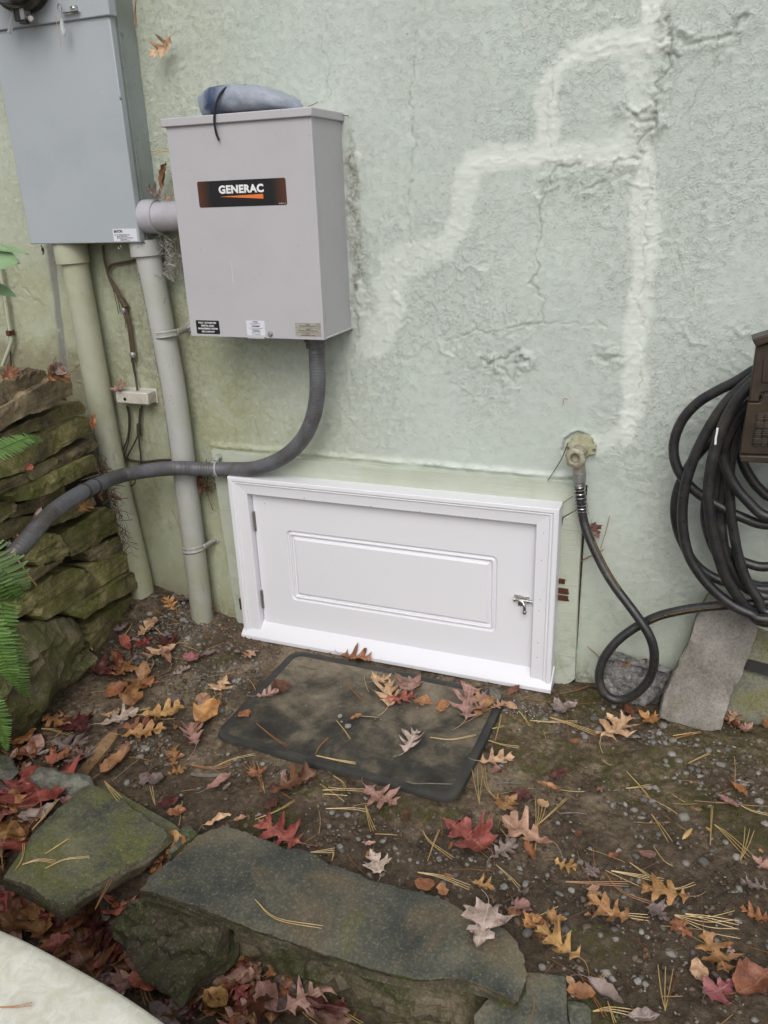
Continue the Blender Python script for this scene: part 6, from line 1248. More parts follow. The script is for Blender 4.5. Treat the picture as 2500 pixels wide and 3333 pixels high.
LV = [  # base px, tip px, shape, colour
 (570,1993,537,1945,'oak','orange'),(586,1965,624,1928,'maple','greyish'),(450,2086,512,2022,'woak','tan'),(380,2064,423,2038,'maple','greyish'),(425,2124,398,2076,'curl','red'),(445,2112,499,2084,'maple','red'),(565,2112,515,2082,'maple','wine'),
 (575,2112,468,2158,'oak','tan'),(560,2166,528,2118,'curl','tan'),(635,2151,711,2126,'curl','greyish'),(610,2138,640,2162,'frag','pink'),(840,2126,787,2154,'oak','tan'),(560,2204,620,2178,'woak','pale'),(300,2188,385,2205,'maple','wine'),(374,2135,396,2190,'curl','rust'),
 (414,2172,375,2222,'maple','ochre'),(342,2278,418,2232,'beech','orange'),(486,2175,412,2315,'woak','ochre'),(470,2222,524,2232,'maple','rust'),(703,2262,742,2218,'maple','tan'),(534,2300,592,2272,'frag','greyish'),(664,2262,660,2312,'beech','tan'),(652,2374,700,2292,'beech','orange'),
 (141,2345,239,2372,'oak','ochre'),(325,2366,456,2322,'woak','pale'),(330,2338,398,2322,'woak','tan'),(452,2344,604,2322,'woak','ochre'),(390,2406,548,2388,'woak','ochre'),(400,2380,520,2360,'oak','rust'),(640,2442,625,2362,'woak','pinkish'),(27,2432,128,2388,'beech','rust'),(65,2448,120,2478,'beech','rust'),
 (168,2433,295,2436,'oak','greyish'),(235,2352,290,2402,'maple','wine'),(120,2468,182,2452,'curl','greyish'),(160,2492,240,2456,'maple','red'),(325,2536,428,2440,'curl','ochre'),(565,2504,572,2438,'oak','ochre'),(545,2532,612,2508,'oak','ochre'),(15,2516,65,2452,'curl','tan'),(32,2522,108,2490,'oak','tan'),
 (70,2660,20,2560,'maple','pink'),(148,2655,104,2520,'maple','red'),(225,2572,180,2602,'maple','tan'),(468,2560,478,2522,'frag','greyish'),(505,2562,516,2524,'frag','greyish'),(672,2588,754,2532,'curl','pinkish'),(510,2630,586,2612,'beech','wine'),(545,2652,607,2646,'frag','rust'),(667,2694,754,2662,'curl','tan'),(758,2682,806,2668,'curl','tan'),
 (830,2282,911,2268,'woak','pinkish'),(775,2334,818,2322,'frag','rust'),(900,2226,945,2258,'frag','brown'),(1110,2142,1212,2162,'oak','rust'),(1216,2232,1276,2208,'maple','tan'),(1262,2310,1268,2222,'oak','tan'),(1252,2288,1358,2272,'oak','red'),(1320,2262,1372,2212,'maple','pinkish'),(1345,2290,1411,2303,'beech','rust'),
 (1429,2322,1450,2288,'frag','orange'),(1514,2356,1530,2244,'oak','pinkish'),(1545,2354,1602,2278,'woak','ochre'),(1598,2318,1644,2296,'oak','tan'),(1646,2290,1684,2314,'beech','tan'),(1652,2272,1690,2238,'curl','rust'),(1316,2460,1358,2386,'oak','pale'),(1134,2356,1182,2338,'curl','orange'),(1190,2573,1297,2640,'oak','pinkish'),
 (1320,2680,1322,2645,'frag','brown'),(863,2596,1032,2540,'woak','brown'),(815,2540,872,2512,'maple','rust'),(860,2640,905,2610,'frag','wine'),(1560,2488,1676,2478,'oak','tan'),(1622,2642,1682,2602,'maple','ochre'),(1676,2592,1745,2618,'maple','wine'),(1750,2552,1822,2578,'curl','rust'),(1785,2550,1850,2516,'curl','wine'),(1590,2782,1448,2690,'maple','red'),
 (985,2772,845,2692,'oak','red'),(1240,2850,1206,2772,'maple','pale'),(1350,2878,1415,2890,'frag','orange'),(1432,2888,1450,2928,'frag','orange'),(1535,2880,1612,2905,'oak','ochre'),(1592,2812,1678,2745,'woak','greyish'),(1800,2768,1632,2684,'woak','tan'),(1708,2748,1740,2815,'curl','rust'),(1590,2962,1550,3112,'maple','pale'),
 (1705,3022,1765,2998,'frag','orange'),(1674,2962,1724,2950,'frag','pinkish'),(1740,3036,1802,3088,'maple','brown'),(800,3206,836,3122,'beech','wine'),(800,3236,905,3312,'oak','ochre'),(890,3196,962,3272,'maple','brown'),(950,3248,1042,3290,'beech','brown'),(800,3206,722,3108,'maple','pink'),(727,3188,848,3232,'oak','red'),(748,3325,905,3262,'oak','ochre'),
 (492,3272,640,3322,'oak','red'),(645,3192,682,3292,'curl','greyish'),(145,3012,300,2996,'beech','rust'),(200,3022,316,3036,'beech','rust'),(18,3014,78,2958,'oak','pinkish'),(0,2934,96,2916,'maple','wine'),(146,3056,204,3088,'maple','rust'),(200,3086,266,3060,'beech','pale'),(206,3104,288,3132,'beech','brown'),(300,3084,372,3122,'maple','greyish'),
 (345,3150,422,3172,'maple','brown'),(312,2992,372,2966,'oak','greyish'),(350,2918,414,2946,'maple','rust'),(408,2908,456,2868,'oak','pinkish'),(444,2852,476,2818,'maple','greyish'),(374,2886,414,2852,'frag','wine'),(2,2684,62,2722,'maple','red'),(0,2728,112,2742,'curl','brown'),(80,2636,102,2704,'maple','brown'),(10,2800,60,2740,'oak','rust'),
 (1800,2812,1882,2840,'oak','ochre'),(1904,2852,1962,2836,'maple','greyish'),(1920,2892,1964,2926,'maple','tan'),(2248,2934,2072,2900,'oak','ochre'),(2052,3012,1909,2944,'oak','ochre'),(2115,2960,2182,3018,'maple','greyish'),(2190,3002,2258,3060,'maple','rust'),(1780,2988,1846,3004,'maple','ochre'),(1708,3022,1764,2998,'maple','orange'),
 (1892,3142,1745,3032,'oak','ochre'),(2290,3040,2372,3190,'oak','ochre'),(2282,3208,2264,3130,'beech','tan'),(2296,3252,2392,3206,'maple','pink'),(2394,3252,2500,3186,'beech','rust'),(2368,3078,2396,3134,'woak','pinkish'),(2504,3002,2404,2968,'oak','orange'),(2500,2900,2402,2884,'oak','greyish'),(2505,2842,2444,2800,'maple','pinkish'),
 (1905,3194,2028,3286,'curl','greyish'),(1843,3236,1938,3248,'beech','rust'),(1843,3188,1872,3216,'beech','tan'),(2004,2786,2022,2778,'frag','pale'),(1676,2940,1732,2976,'maple','pinkish'),(2040,3316,2146,3318,'curl','greyish'),(1956,2426,2055,2342,'oak','tan'),(2136,2366,2076,2330,'maple','orange'),(2034,2294,2058,2342,'curl','rust'),
 (1800,2316,1880,2298,'maple','greyish'),(2356,2346,2418,2376,'oak','rust'),(2372,2366,2400,2322,'oak','tan'),(2412,2386,2450,2364,'maple','pinkish'),(2376,2550,2432,2606,'curl','orange'),(2335,2600,2405,2642,'curl','pinkish'),(1856,2426,1884,2420,'frag','orange'),(2000,2162,2072,2152,'curl','rust'),(2080,2166,2112,2142,'curl','rust'),
 (2488,2376,2510,2352,'frag','ochre'),(2295,2704,2312,2716,'frag','orange'),(1750,2610,1786,2632,'frag','tan'),(2080,2778,2135,2792,'frag','pinkish'),(2350,3240,2385,3255,'frag','brown'),(1980,2800,2010,2790,'frag','rust'),(1600,2520,1630,2505,'frag','pinkish'),(340,3060,300,3020,'oak','brown'),
]
random.seed(3)
for i, (bx, by, tx, ty, sh, co) in enumerate(LV):
    on = None; cxp, cyp = (bx + tx) / 2, (by + ty) / 2
    # what the leaf lies on
    if (bx, by) in ((1590, 2962),): z = .062; b, t = onZ(bx, by, z), onZ(tx, ty, z)
    elif 780 < cxp < 1560 and 2190 < cyp < 2470 and not (cxp < 820 and cyp < 2220): b, t = onZ(bx, by, .020), onZ(tx, ty, .020)
    elif (bx, by) in ((2000, 2162), (2080, 2166)): b, t = onY(bx, by, -.035), onY(tx, ty, -.035)
    else:
        b, t = onG(bx, by, .006), onG(tx, ty, .006)
    if (t - b).length > .24: t = b + (t - b).normalized() * .24
    o = place_leaf(b, t, (0, -.05, 1) if (bx, by) not in ((2000, 2162), (2080, 2166)) else (0, -.8, .5), sh, co, 100 + i, lift=.003 + .002 * (i % 4), curl=.9 * random.uniform(.1, .3) if sh == 'curl' else None, fold=random.uniform(.5, 1.1) if sh == 'curl' else None)
    size = 'big' if (t - b).length > .115 else 'small' if (t - b).length < .045 and sh != 'frag' else ''
    name_it(o, (size + ' ' + CN[co] + ' ' + SN[sh]).strip(), cxp, cyp, 'leaf', 'fallen leaves')

def special_leaf(b, t, up, sh, co, seed, label, **kw):
    return tag(place_leaf(Vector(b), Vector(t), up, sh, co, seed, **kw), label, 'leaf', 'fallen leaves')
special_leaf(onY(572, 128, -.02), onY(505, 190, -.03), (.2, -1, .2), 'oak', 'tan', 901, 'dried tan leaf snagged high on the wall right of the meter box', fold=.7, curl=.5)
special_leaf(onY(541, 655, -.06), onY(470, 622, -.10), (0, -.7, .7), 'oak', 'greyish', 902, 'crumpled grey brown oak leaf perched on the pipe between the boxes', fold=.6, curl=.3)
special_leaf(onY(534, 620, -.04), onY(548, 528, -.03), (-.3, -1, .1), 'curl', 'brown', 903, 'upright dark brown rolled leaf between the two boxes', fold=1.2, curl=.1)
special_leaf(onY(545, 655, -.075), onY(568, 648, -.075), (0, -.6, .8), 'frag', 'tan', 904, 'tan leaf scraps heaped on the pipe beside the transfer switch', fold=.4, curl=.2)
special_leaf(onY(412, 1264, -.035), onY(362, 1278, -.050), (0, -.5, .9), 'maple', 'pinkish', 905, 'pinkish dry leaf draped on the ivory junction box', fold=.5, curl=.4)
special_leaf(onY(1925, 1700, -.015), onY(1950, 1750, -.012), (.2, -1, 0), 'maple', 'pinkish', 906, 'pinkish brown leaf stuck on the wall behind the hose', fold=.4, curl=.2)
def onR(px, py, off=.04): return onP(px, py, RP + RN * off, RN)
for j, (bx, by, tx, ty, sh, co, lab) in enumerate(((0, 1238, 52, 1206, 'oak', 'rust', 'brown leaf on top of the stone wall at the far left'), (138, 1238, 205, 1226, 'oak', 'rust', 'rust brown leaf lying under a curled grey one on the stone wall'), (152, 1218, 212, 1206, 'beech', 'greyish', 'curled grey leaf on the top stone of the wall'),
    (300, 1352, 292, 1405, 'curl', 'rust', 'brown leaf hanging on the stone wall beside the left conduit'), (310, 1608, 330, 1632, 'maple', 'orange', 'orange brown leaf under the flexible conduit beside the left conduit'), (252, 1668, 288, 1632, 'oak', 'orange', 'two lobed orange leaf hanging below the flexible conduit'),
    (355, 1610, 386, 1632, 'curl', 'pinkish', 'pinkish curled leaf at the left conduit below the flexible conduit'), (96, 1722, 130, 1655, 'curl', 'pale', 'thin pale leaf lying along the flexible conduit'), (40, 1770, 72, 1742, 'oak', 'rust', 'rust leaf at the lower end of the flexible conduit'), (10, 1775, 50, 1790, 'maple', 'greyish', 'grey shrivelled leaf where the flexible conduit meets the stones'),
    (80, 1530, 105, 1520, 'frag', 'red', 'small red scrap wedged between wall stones'), (290, 2108, 300, 2120, 'curl', 'tan', 'pale curled leaf in the joint beside the mossy boulder'))):
    special_leaf(onR(bx, by, .05), onR(tx, ty, .06), (.8, 0, .6), sh, co, 920 + j, lab, fold=.5, curl=.3)
# dense wet litter in the hollow in front of the edging
dk = ['brown', 'wine', 'rust', 'greyish', 'brown', 'ochre', 'red', 'pinkish']
PITP = [[(0, 2880), (120, 2990), (230, 3010), (420, 2930), (560, 3100), (620, 3333), (560, 3333), (0, 3010)], [(640, 3200), (720, 3060), (1000, 3230), (1180, 3333), (600, 3333)], [(0, 2560), (120, 2560), (230, 2600), (120, 2720), (0, 2860)], [(0, 2380), (110, 2420), (330, 2440), (240, 2500), (0, 2500)], [(380, 2930), (470, 2860), (500, 2790), (560, 2720), (600, 2740), (440, 2900)]]
def inpoly(x, y, P):
    c = False; j = len(P) - 1
    for i in range(len(P)):
        if (P[i][1] > y) != (P[j][1] > y) and x < (P[j][0] - P[i][0]) * (y - P[i][1]) / (P[j][1] - P[i][1]) + P[i][0]: c = not c
        j = i
    return c
LIT = []
n = 0
for pi, (PP, cnt) in enumerate(zip(PITP, (62, 44, 22, 14, 10))):
    k = 0
    while k < cnt:
        px = rnd.uniform(-40, 1200); py = rnd.uniform(2360, 3400)
        if not inpoly(px, py, PP): continue
        c = onG(px, py, .004); k += 1; n += 1
        a = rnd.uniform(0, 6.283); L = rnd.uniform(.05, .12) * (.75 if pi > 2 else 1); h = rnd.uniform(.002, .030 if pi < 3 else .012); b = Vector((c.x - math.cos(a) * L / 2, c.y - math.sin(a) * L / 2, c.z + h)); t = b + Vector((math.cos(a) * L, math.sin(a) * L, rnd.uniform(-.014, .014)))
        sh = rnd.choice(['oak', 'maple', 'beech', 'woak', 'curl']); co = rnd.choice(dk)
        o = place_leaf(b, t, (rnd.uniform(-.45, .45), rnd.uniform(-.45, .45), 1), sh, co, 2000 + n)
        tag(o, '%s %s in the litter %s' % ({'brown': 'dark brown', 'wine': 'blackish', 'rust': 'rust brown', 'greyish': 'grey brown', 'ochre': 'ochre', 'red': 'dull red', 'pinkish': 'pinkish brown'}[co], SN[sh], ('beside the pale slab', 'below the long mossy stone', 'left of the left flagstone', 'below the mossy boulder', 'between the two flagstones')[pi]), 'leaf', 'wet leaves in the hollow'); LIT.append((o, c, co))
for o, c, k in LIT:
    if sum(1 for q in LIT if q[0]['label'].split(' by a ')[0] == o['label'].split(' by a ')[0]) > 1:
        d = sorted(((c - q[1]).length, q[2]) for q in LIT if q[0] is not o); nb = next((x[1] for x in d if x[1] != k), d[0][1])
        o['label'] = ' '.join((o['label'] + ' by a %s one' % {'brown': 'brown', 'wine': 'blackish', 'rust': 'rusty', 'greyish': 'grey', 'ochre': 'ochre', 'red': 'red', 'pinkish': 'pinkish'}[nb]).split()[:16])
pn = [onZ(0, 3279, .311), onZ(55, 3277, .311), onZ(104, 3268, .311)]
# small scraps scattered elsewhere
for i in range(46):
    x = rnd.uniform(-1.6, .55); y = rnd.uniform(-1.0, -.08)
    if -1.2 < x < -.4 and -.68 < y < -.1: continue
    z = zg1(x, y); a = rnd.uniform(0, 6.283); L = rnd.uniform(.014, .034); b = Vector((x, y, z + .006)); t = b + Vector((math.cos(a) * L, math.sin(a) * L, 0))
    co = rnd.choice(['brown', 'rust', 'greyish', 'pinkish', 'ochre', 'wine'])
    tag(place_leaf(b, t, (rnd.uniform(-.3, .3), rnd.uniform(-.3, .3), 1), rnd.choice(['frag', 'curl', 'beech']), co, 3000 + i, name='leaf_fragment', stalk=False), 'tiny %s leaf crumb pressed into the soil' % CN[co], 'leaf fragment', 'leaf crumbs on the soil')

# ================================================================== PINE NEEDLES
def needle_mesh(pts, spread, mi, r=.0009, k=2, seed=0):
    mb = MB(); rr_ = random.Random(seed); P = [Vector(p) for p in pts]; d = (P[-1] - P[0]); sd_ = Vector((-d.y, d.x, 0)).normalized() if Vector((d.x, d.y)).length > 1e-5 else Vector((1, 0, 0))
    for j in range(k):
        s = (j - (k - 1) / 2) * spread; q = [p + sd_ * s * (i / (len(P) - 1)) + Vector((0, 0, .0008 * j)) for i, p in enumerate(P)]
        if len(q) == 2: q = [q[0], q[0].lerp(q[1], .5) + sd_ * rr_.uniform(-.004, .004), q[1]]
        q = spline(q, 4); mb.tube(q, [r * (1 if i < len(q) * .8 else .75) for i in range(len(q))], 4)
    return mb
ND = [ # base px, (mid), tip px, colour index, spread m, count
 ((140,2880-1*0),(0,0),0,0,0)] if False else [
 ((72,2815),(125,2800),(180,2806),0,.004,3),((148,2827),(210,2798),(292,2789),0,.004,2),((146,2780),(185,2755),(222,2731),0,.002,2),((50,2832),(72,2795),(78,2745),0,.004,2),((340,2543),(358,2565),(390,2602),0,.006,3),((830,2928),(900,2990),(1050,3018),0,.006,2),
 ((10,2832),(5,2770),(12,2745),0,.005,2),((12,2742),(30,2690),(58,2650),0,.008,2),((0,2630),(25,2645),(50,2662),0,.003,1),((105,2700),(150,2650),(185,2605),0,.005,2),((97,2694),(98,2665),(102,2645),0,.004,2),((1130,2590),(1060,2585),(1050,2592),0,.006,2),
 ((830,2667),(900,2640),(960,2605),0,.004,2),((1060,2632),(1150,2632),(1200,2640),0,.008,2),((1190,2622),(1200,2660),(1215,2705),0,.006,3),((1050,2572),(1110,2570),(1190,2572),0,.008,2),((1085,2525),(1115,2545),(1125,2570),0,.005,2),((1030,2460),(1100,2475),(1158,2485),0,.003,3),
 ((1400,2400),(1470,2407),(1550,2392),0,.004,2),((1025,2460),(1040,2430),(1070,2400),1,.004,2),((835,2355),(890,2400),(935,2430),1,.006,2),((1118,2215),(1150,2250),(1185,2285),1,.004,2),((1185,2202),(1190,2225),(1200,2252),0,.004,1),((1045,2152),(1090,2155),(1130,2162),0,.003,2),
 ((1095,2345),(1120,2375),(1140,2405),0,.003,2),((1160,2330),(1200,2332),(1230,2335),0,.002,1),((1560,2615),(1556,2555),(1555,2500),0,.016,3),((1612,2600),(1585,2560),(1572,2490),0,.010,2),((1590,2410),(1640,2425),(1690,2432),0,.007,2),((1612,2410),(1625,2360),(1632,2325),0,.003,2),
 ((1600,2372),(1620,2368),(1642,2362),0,.005,2),((1725,2345),(1790,2350),(1880,2348),0,.006,2),((1790,2335),(1850,2355),(1945,2390),0,.007,3),((1850,2398),(1848,2350),(1840,2310),1,.004,1),((1690,2315),(1710,2340),(1724,2362),0,.004,2),((1810,2260),(1870,2248),(1918,2232),1,.002,1),
 ((2038,2566),(2080,2562),(2118,2556),0,.007,2),((2040,2512),(2080,2555),(2115,2598),0,.003,2),((2180,2410),(2230,2395),(2282,2382),1,.005,2),((2190,2395),(2235,2388),(2280,2384),0,.004,2),((2240,2485),(2280,2465),(2310,2452),0,.004,2),((2120,2650),(2150,2690),(2182,2740),0,.010,2),
 ((2312,2750),(2315,2680),(2318,2622),0,.004,2),((2326,2685),(2370,2720),(2440,2790),0,.010,3),((2410,2800),(2428,2750),(2440,2698),0,.010,3),((2260,2606),(2330,2612),(2400,2618),1,.003,1),((2412,2622),(2450,2640),(2505,2652),0,.006,2),((2392,2552),(2393,2500),(2390,2462),0,.002,1),((2320,2592),(2350,2578),(2388,2564),1,.002,1),
 ((1745,2690),(1790,2650),(1845,2598),0,.004,2),((1742,2700),(1755,2660),(1762,2600),0,.010,4),((1735,2795),(1742,2760),(1746,2732),0,.003,2),((1560,2745),(1580,2690),(1602,2650),0,.006,2),((1375,2702),(1400,2740),(1475,2795),0,.006,2),((1392,2802),(1410,2750),(1430,2700),0,.003,2),
 ((1360,2840),(1440,2855),(1530,2890),0,.006,3),((1570,2735),(1600,2745),(1628,2758),0,.004,1),((1615,2815),(1660,2855),(1692,2890),0,.006,2),((1010,2775),(1050,2772),(1090,2768),0,.006,3),((1080,2802),(1085,2780),(1080,2765),0,.004,2),((2195,2980),(2300,3010),(2400,3010),0,.022,4),((2230,2975),(2310,2990),(2405,3012),0,.010,3),
 ((1940,2975),(2020,2978),(2110,2988),0,.007,3),((1990,2835),(2070,2850),(2160,2868),0,.006,3),((1842,2870),(1940,2875),(2045,2878),1,.006,3),((2050,2808),(2110,2850),(2170,2895),0,.008,2),((2172,2895),(2220,2890),(2262,2875),0,.006,2),((1970,2840),(2020,2900),(2120,2940),1,.006,2),((2128,2755),(2160,2800),(2192,2820),0,.004,1),
 ((2165,3290),(2164,3230),(2166,3148),0,.014,3),((2175,3255),(2200,3190),(2218,3140),2,.004,2),((2152,3242),(2190,3243),(2222,3242),1,.004,1),((1930,3292),(1985,3285),(2070,3300),0,.007,3),((1893,3182),(1935,3250),(1972,3310),1,.006,2),((1940,3200),(1955,3185),(1970,3170),0,.005,2),((1978,3260),(1992,3300),(2002,3330),0,.004,2),((1720,3333),(1735,3290),(1741,3245),1,.002,1),
 ((80,3028),(140,3028),(200,3030),0,.003,2),((85,3030),(200,3042),(290,3052),0,.002,1),((330,3128),(420,3118),(518,3118),0,.004,2),((325,3152),(380,3140),(420,3122),0,.006,2),((420,3122),(455,3190),(485,3265),0,.008,3),((425,3130),(438,3180),(441,3225),1,.003,1),((540,3066),(570,3130),(588,3210),1,.003,2),
 ((310,2960),(335,2910),(360,2865),1,.006,2),((520,2775),(500,2795),(470,2830),1,.004,2),((560,2765),(530,2790),(505,2820),1,.004,2),((945,3110+140),(1000,3300),(1050,3330),0,.008,3),((940,3300),(946,3250),(942,3190),0,.003,1),((1060,3255),(1110,3290),(1180,3333),0,.005,2),
 ((700,2495),(760,2470),(830,2455),0,.006,2),((620,2490),(690,2500),(760,2485),1,.008,3),((850,2575),(845,2530),(800,2485),1,.010,3),((862,2580),(850,2540),(830,2480),0,.010,2),((545,2085),(500,2050-10),(480,2058),0,.005,3),((430,2030),(415,2055),(400,2070),0,.005,2),((370,2095),(400,2130),(440,2165),1,.004,2),
 ((180,2398),(215,2365),(250,2330),0,.002,2),((135,2372),(170,2375),(235,2390),0,.006,3),((250,2380),(225,2345),(190,2310),0,.004,2),((0,2440),(25,2455),(45,2462),0,.005,3),((400,2318),(450,2312),(490,2304),0,.004,2),((490,2130),(500,2160),(480,2190),0,.004,2),((505,2620),(500,2600),(492,2560),0,.006,2),((2330,2610),(2420,2620),(2500,2625),1,.004,1),
]
for i, (a, m_, b, ci, sp_d, k) in enumerate(ND):
    cxp, cyp = m_
    if 30 < cxp < 560 and 2560 < cyp < 2960 and -1 < (cxp): zf = .0575
    else: zf = None
    inslab1 = zf and (cxp - 11) / 540 > 0 and not (cxp > 430 and cyp > 2760) and not (cxp < 110 and cyp < 2740) and not (cxp < 60)
    onslab2 = (830, 2928) == a or (1720, 3333) == a
    onmat = 780 < cxp < 1560 and 2190 < cyp < 2480
    f = (lambda x, y: onZ(x, y, .0575)) if inslab1 else (lambda x, y: onZ(x, y, .0615)) if onslab2 else (lambda x, y: onZ(x, y, .022)) if onmat else (lambda x, y: onG(x, y, .008 + .002 * (i % 3)))
    pts = [f(*a), f(*m_), f(*b)]
    if max(p.z for p in pts) - min(p.z for p in pts) > .06: pts = [Vector((p.x, p.y, max(q.z for q in pts))) for p in [onZ(*a, max(q.z for q in pts)), onZ(*m_, max(q.z for q in pts)), onZ(*b, max(q.z for q in pts))]]
    o = needle_mesh(pts, sp_d, 0, .0009, k, i).obj('pine_needle', M['needle'][ci])
    name_it(o, '%s of %s pine needles' % ({1: 'single strand', 2: 'pair', 3: 'bunch', 4: 'thick bunch'}[k], ('straw yellow', 'rust red', 'brown')[ci]) if k > 1 else 'single %s pine needle' % ('straw yellow', 'rust red', 'brown')[ci], cxp, cyp, 'pine needles', 'pine needles on the ground')
# needles caught on the wall and the boxes
for lab, pts, y, ci, k in (('rusty needles caught under the spigot flange', ((1848, 1445), (1825, 1500), (1783, 1565)), -.02, 2, 3), ('long red brown needle on the wall right of the hose', ((1984, 1680), (1972, 1730), (1955, 1785)), -.015, 1, 1), ('crossed thin needles on the wall below the spigot hose', ((1858, 1843), (1900, 1822), (1965, 1790)), -.012, 1, 2), ('two needles stuck on the wall above the concrete lump', ((1912, 2105), (1935, 2125), (1955, 2145)), -.012, 1, 2),
    ('tan needles bridging the gap between meter box and transfer switch', ((492, 493), (520, 490), (548, 494)), -.15, 0, 3), ('rusty needles hanging beside the meter box top', ((443, 0), (440, 45), (442, 92)), -.05, 1, 3), ('needle hanging on the junction of stone wall and house', ((150, 1228), (168, 1200), (182, 1160)), -.01, 1, 2), ('needle leaning on the stone wall top beside the conduit', ((222, 1222), (245, 1200), (268, 1178)), -.02, 1, 2),
    ('small brown twig lying on the back of the transfer switch lid', ((1004, 346), (1020, 340), (1036, 331)), -.03, 2, 1), ('small needle stuck to the wall right of the switch lid', ((1112, 374), (1125, 376), (1136, 378)), -.01, 2, 1), ('small curled twig on the plaster left of the hose coil', ((1832, 1318), (1836, 1298), (1848, 1300)), -.014, 1, 1), ('thin stem on the top board beside the door corner', ((1808, 1656), (1835, 1635), (1865, 1615)), -.035, 2, 1),
    ('rusty needle hanging along the strapped conduit', ((560, 1660), (578, 1700), (598, 1745)), -.02, 1, 1), ('needle hanging from the board corner beside the conduit', ((692, 1560), (691, 1600), (690, 1645)), -.03, 1, 1)):
    o = needle_mesh([onY(*p, y) for p in pts], .006, 0, .0009, k, 7).obj('pine_needle', M['needle'][ci]); tag(o, lab, 'pine needles')
tag(needle_mesh(pn, .004, 0, .0011, 2, 3).obj('pine_needle', M['needle'][1]), 'rusty pine needles lying on the pale slab in the lower left corner', 'pine needles')
mb = MB()
for i in range(380):
    x = rnd.uniform(-1.75, .55); y = rnd.uniform(-1.5, -.04)
    if -1.18 < x < -.42 and -.66 < y < -.12: continue
    if rnd.random() > (.35 + .65 * (y > -1.15)): continue
    a = rnd.uniform(0, 6.283); L = rnd.uniform(.025, .11); p0 = Vector((x, y, 0)); q = []
    bnd = rnd.uniform(-.25, .25)
    for j in range(4): 
        t = j / 3; px_ = x + math.cos(a + bnd * t) * L * t; py_ = y + math.sin(a + bnd * t) * L * t; q.append(Vector((px_, py_, zg1(px_, py_) + .006 + .002 * (i % 3))))
    mb.tube(q, .0008, 3, False, mi=rnd.choice([0, 0, 1, 1, 1, 2, 2]))
tag(mb.obj('fallen_needles', M['needle']), 'loose single pine needles strewn over the soil', 'pine needles', None, 'stuff')

# ================================================================== BARK, TWIGS, SMALL BITS
q = [onG(x, y, .012) for x, y in ((250, 2512), (262, 2495), (300, 2440), (345, 2395), (378, 2378), (385, 2392), (360, 2425), (330, 2465), (290, 2515), (268, 2528))]
tag(stone('bark_piece', q, (0.1, -.1, 1), .012, M['bark'], bulge=.004, rough=.004, n=60, seed=51, edge=.002, layers=.004, sm=0), 'splintered orange brown strip of bark lying above the left flagstone', 'bark')
def twig(label, pts, r, ln=None, up=.008, m='twig'):
    mb = MB(); mb.tube(spline([onG(x, y, up) for x, y in pts], 6), r, 7); return tag(mb.obj('twig', M[m]), label, 'twig', None)
twig('grey lichen covered twig end under the left corner of the left flagstone', [(-30, 2885), (20, 2895), (55, 2905), (95, 2925), (120, 2985)], .008)
twig('grey twig lying in front of the doormat near the needles', [(625, 2518), (670, 2525), (720, 2522)], .006)
twig('thin dark twig stretched over the doormat front edge', [(1325, 2545), (1350, 2550), (1395, 2550), (1470, 2552)], .0016, up=.02)
twig('thin twig lying on the bare soil in the middle of the right side', [(1820, 2648), (1870, 2645), (1910, 2650)], .0018)
twig('short brown twig in front of the white door left part', [(970, 2166), (1000, 2172), (1030, 2178)], .0018, up=.02)
twig('short reddish twig beside the right edge of the doormat', [(1620, 2550), (1660, 2548), (1700, 2552)], .0018)
for (px, py, w, h, lab) in ((2265, 2630, .030, .012, 'little orange brown bark chip on the moss at right'),):
    c = onG(px, py, .006); tag(stone('bark_chip', [c + Vector((math.cos(a) * w * .5, math.sin(a) * h * .55, 0)) for a in np.linspace(0, 6.283, 13)[:-1]], UP, .005, M['bark'], bulge=.003, rough=.001, n=24, seed=4, edge=.001, layers=.0005), lab, 'bark')
# pale seed
c = onG(2237, 2714, .006); mb = MB(); d = Vector((.010, .018, .003)); mb.tube([c - d, c - d * .6, c, c + d * .6, c + d], [.001, .0045, .006, .0045, .001], 8); tag(mb.obj('seed_husk', M['needle'][0]), 'pale upright seed husk on the moss in the lower right', 'seed')
# cobweb with debris
mb = MB(); rr_ = random.Random(4)
for i in range(150):
    t = rr_.random(); p = [(532, 762), (545, 800), (560, 840), (545, 885), (540, 905)]; k = int(t * 4); f = t * 4 - k; x0 = p[k][0] * (1 - f) + p[min(k+1, 4)][0] * f + rr_.gauss(0, 9); y0 = p[k][1] * (1 - f) + p[min(k+1, 4)][1] * f
    y_ = rr_.uniform(-.09, -.02); q = [onY(x0 + rr_.gauss(0, 3 + 5 * j), y0 + (rr_.random() - .35) * 22 * j, y_ + rr_.uniform(-.01, .01)) for j in range(4)]
    mb.tube(spline(q, 3), rr_.choice([.0003, .0004, .0007]), 3, False)
for i in range(28):
    x0 = rr_.gauss(545, 9); y0 = rr_.uniform(770, 905); mb.tube([onY(x0, y0, -.05), onY(x0 + rr_.gauss(0, 6), y0 + rr_.gauss(0, 8), -.055)], .0014, 4, mi=1)
tag(mb.obj('cobweb', [M['web'], M['cable_brown']]), 'dusty torn cobweb with bits hanging under the meter box corner', 'cobweb', None, 'stuff')
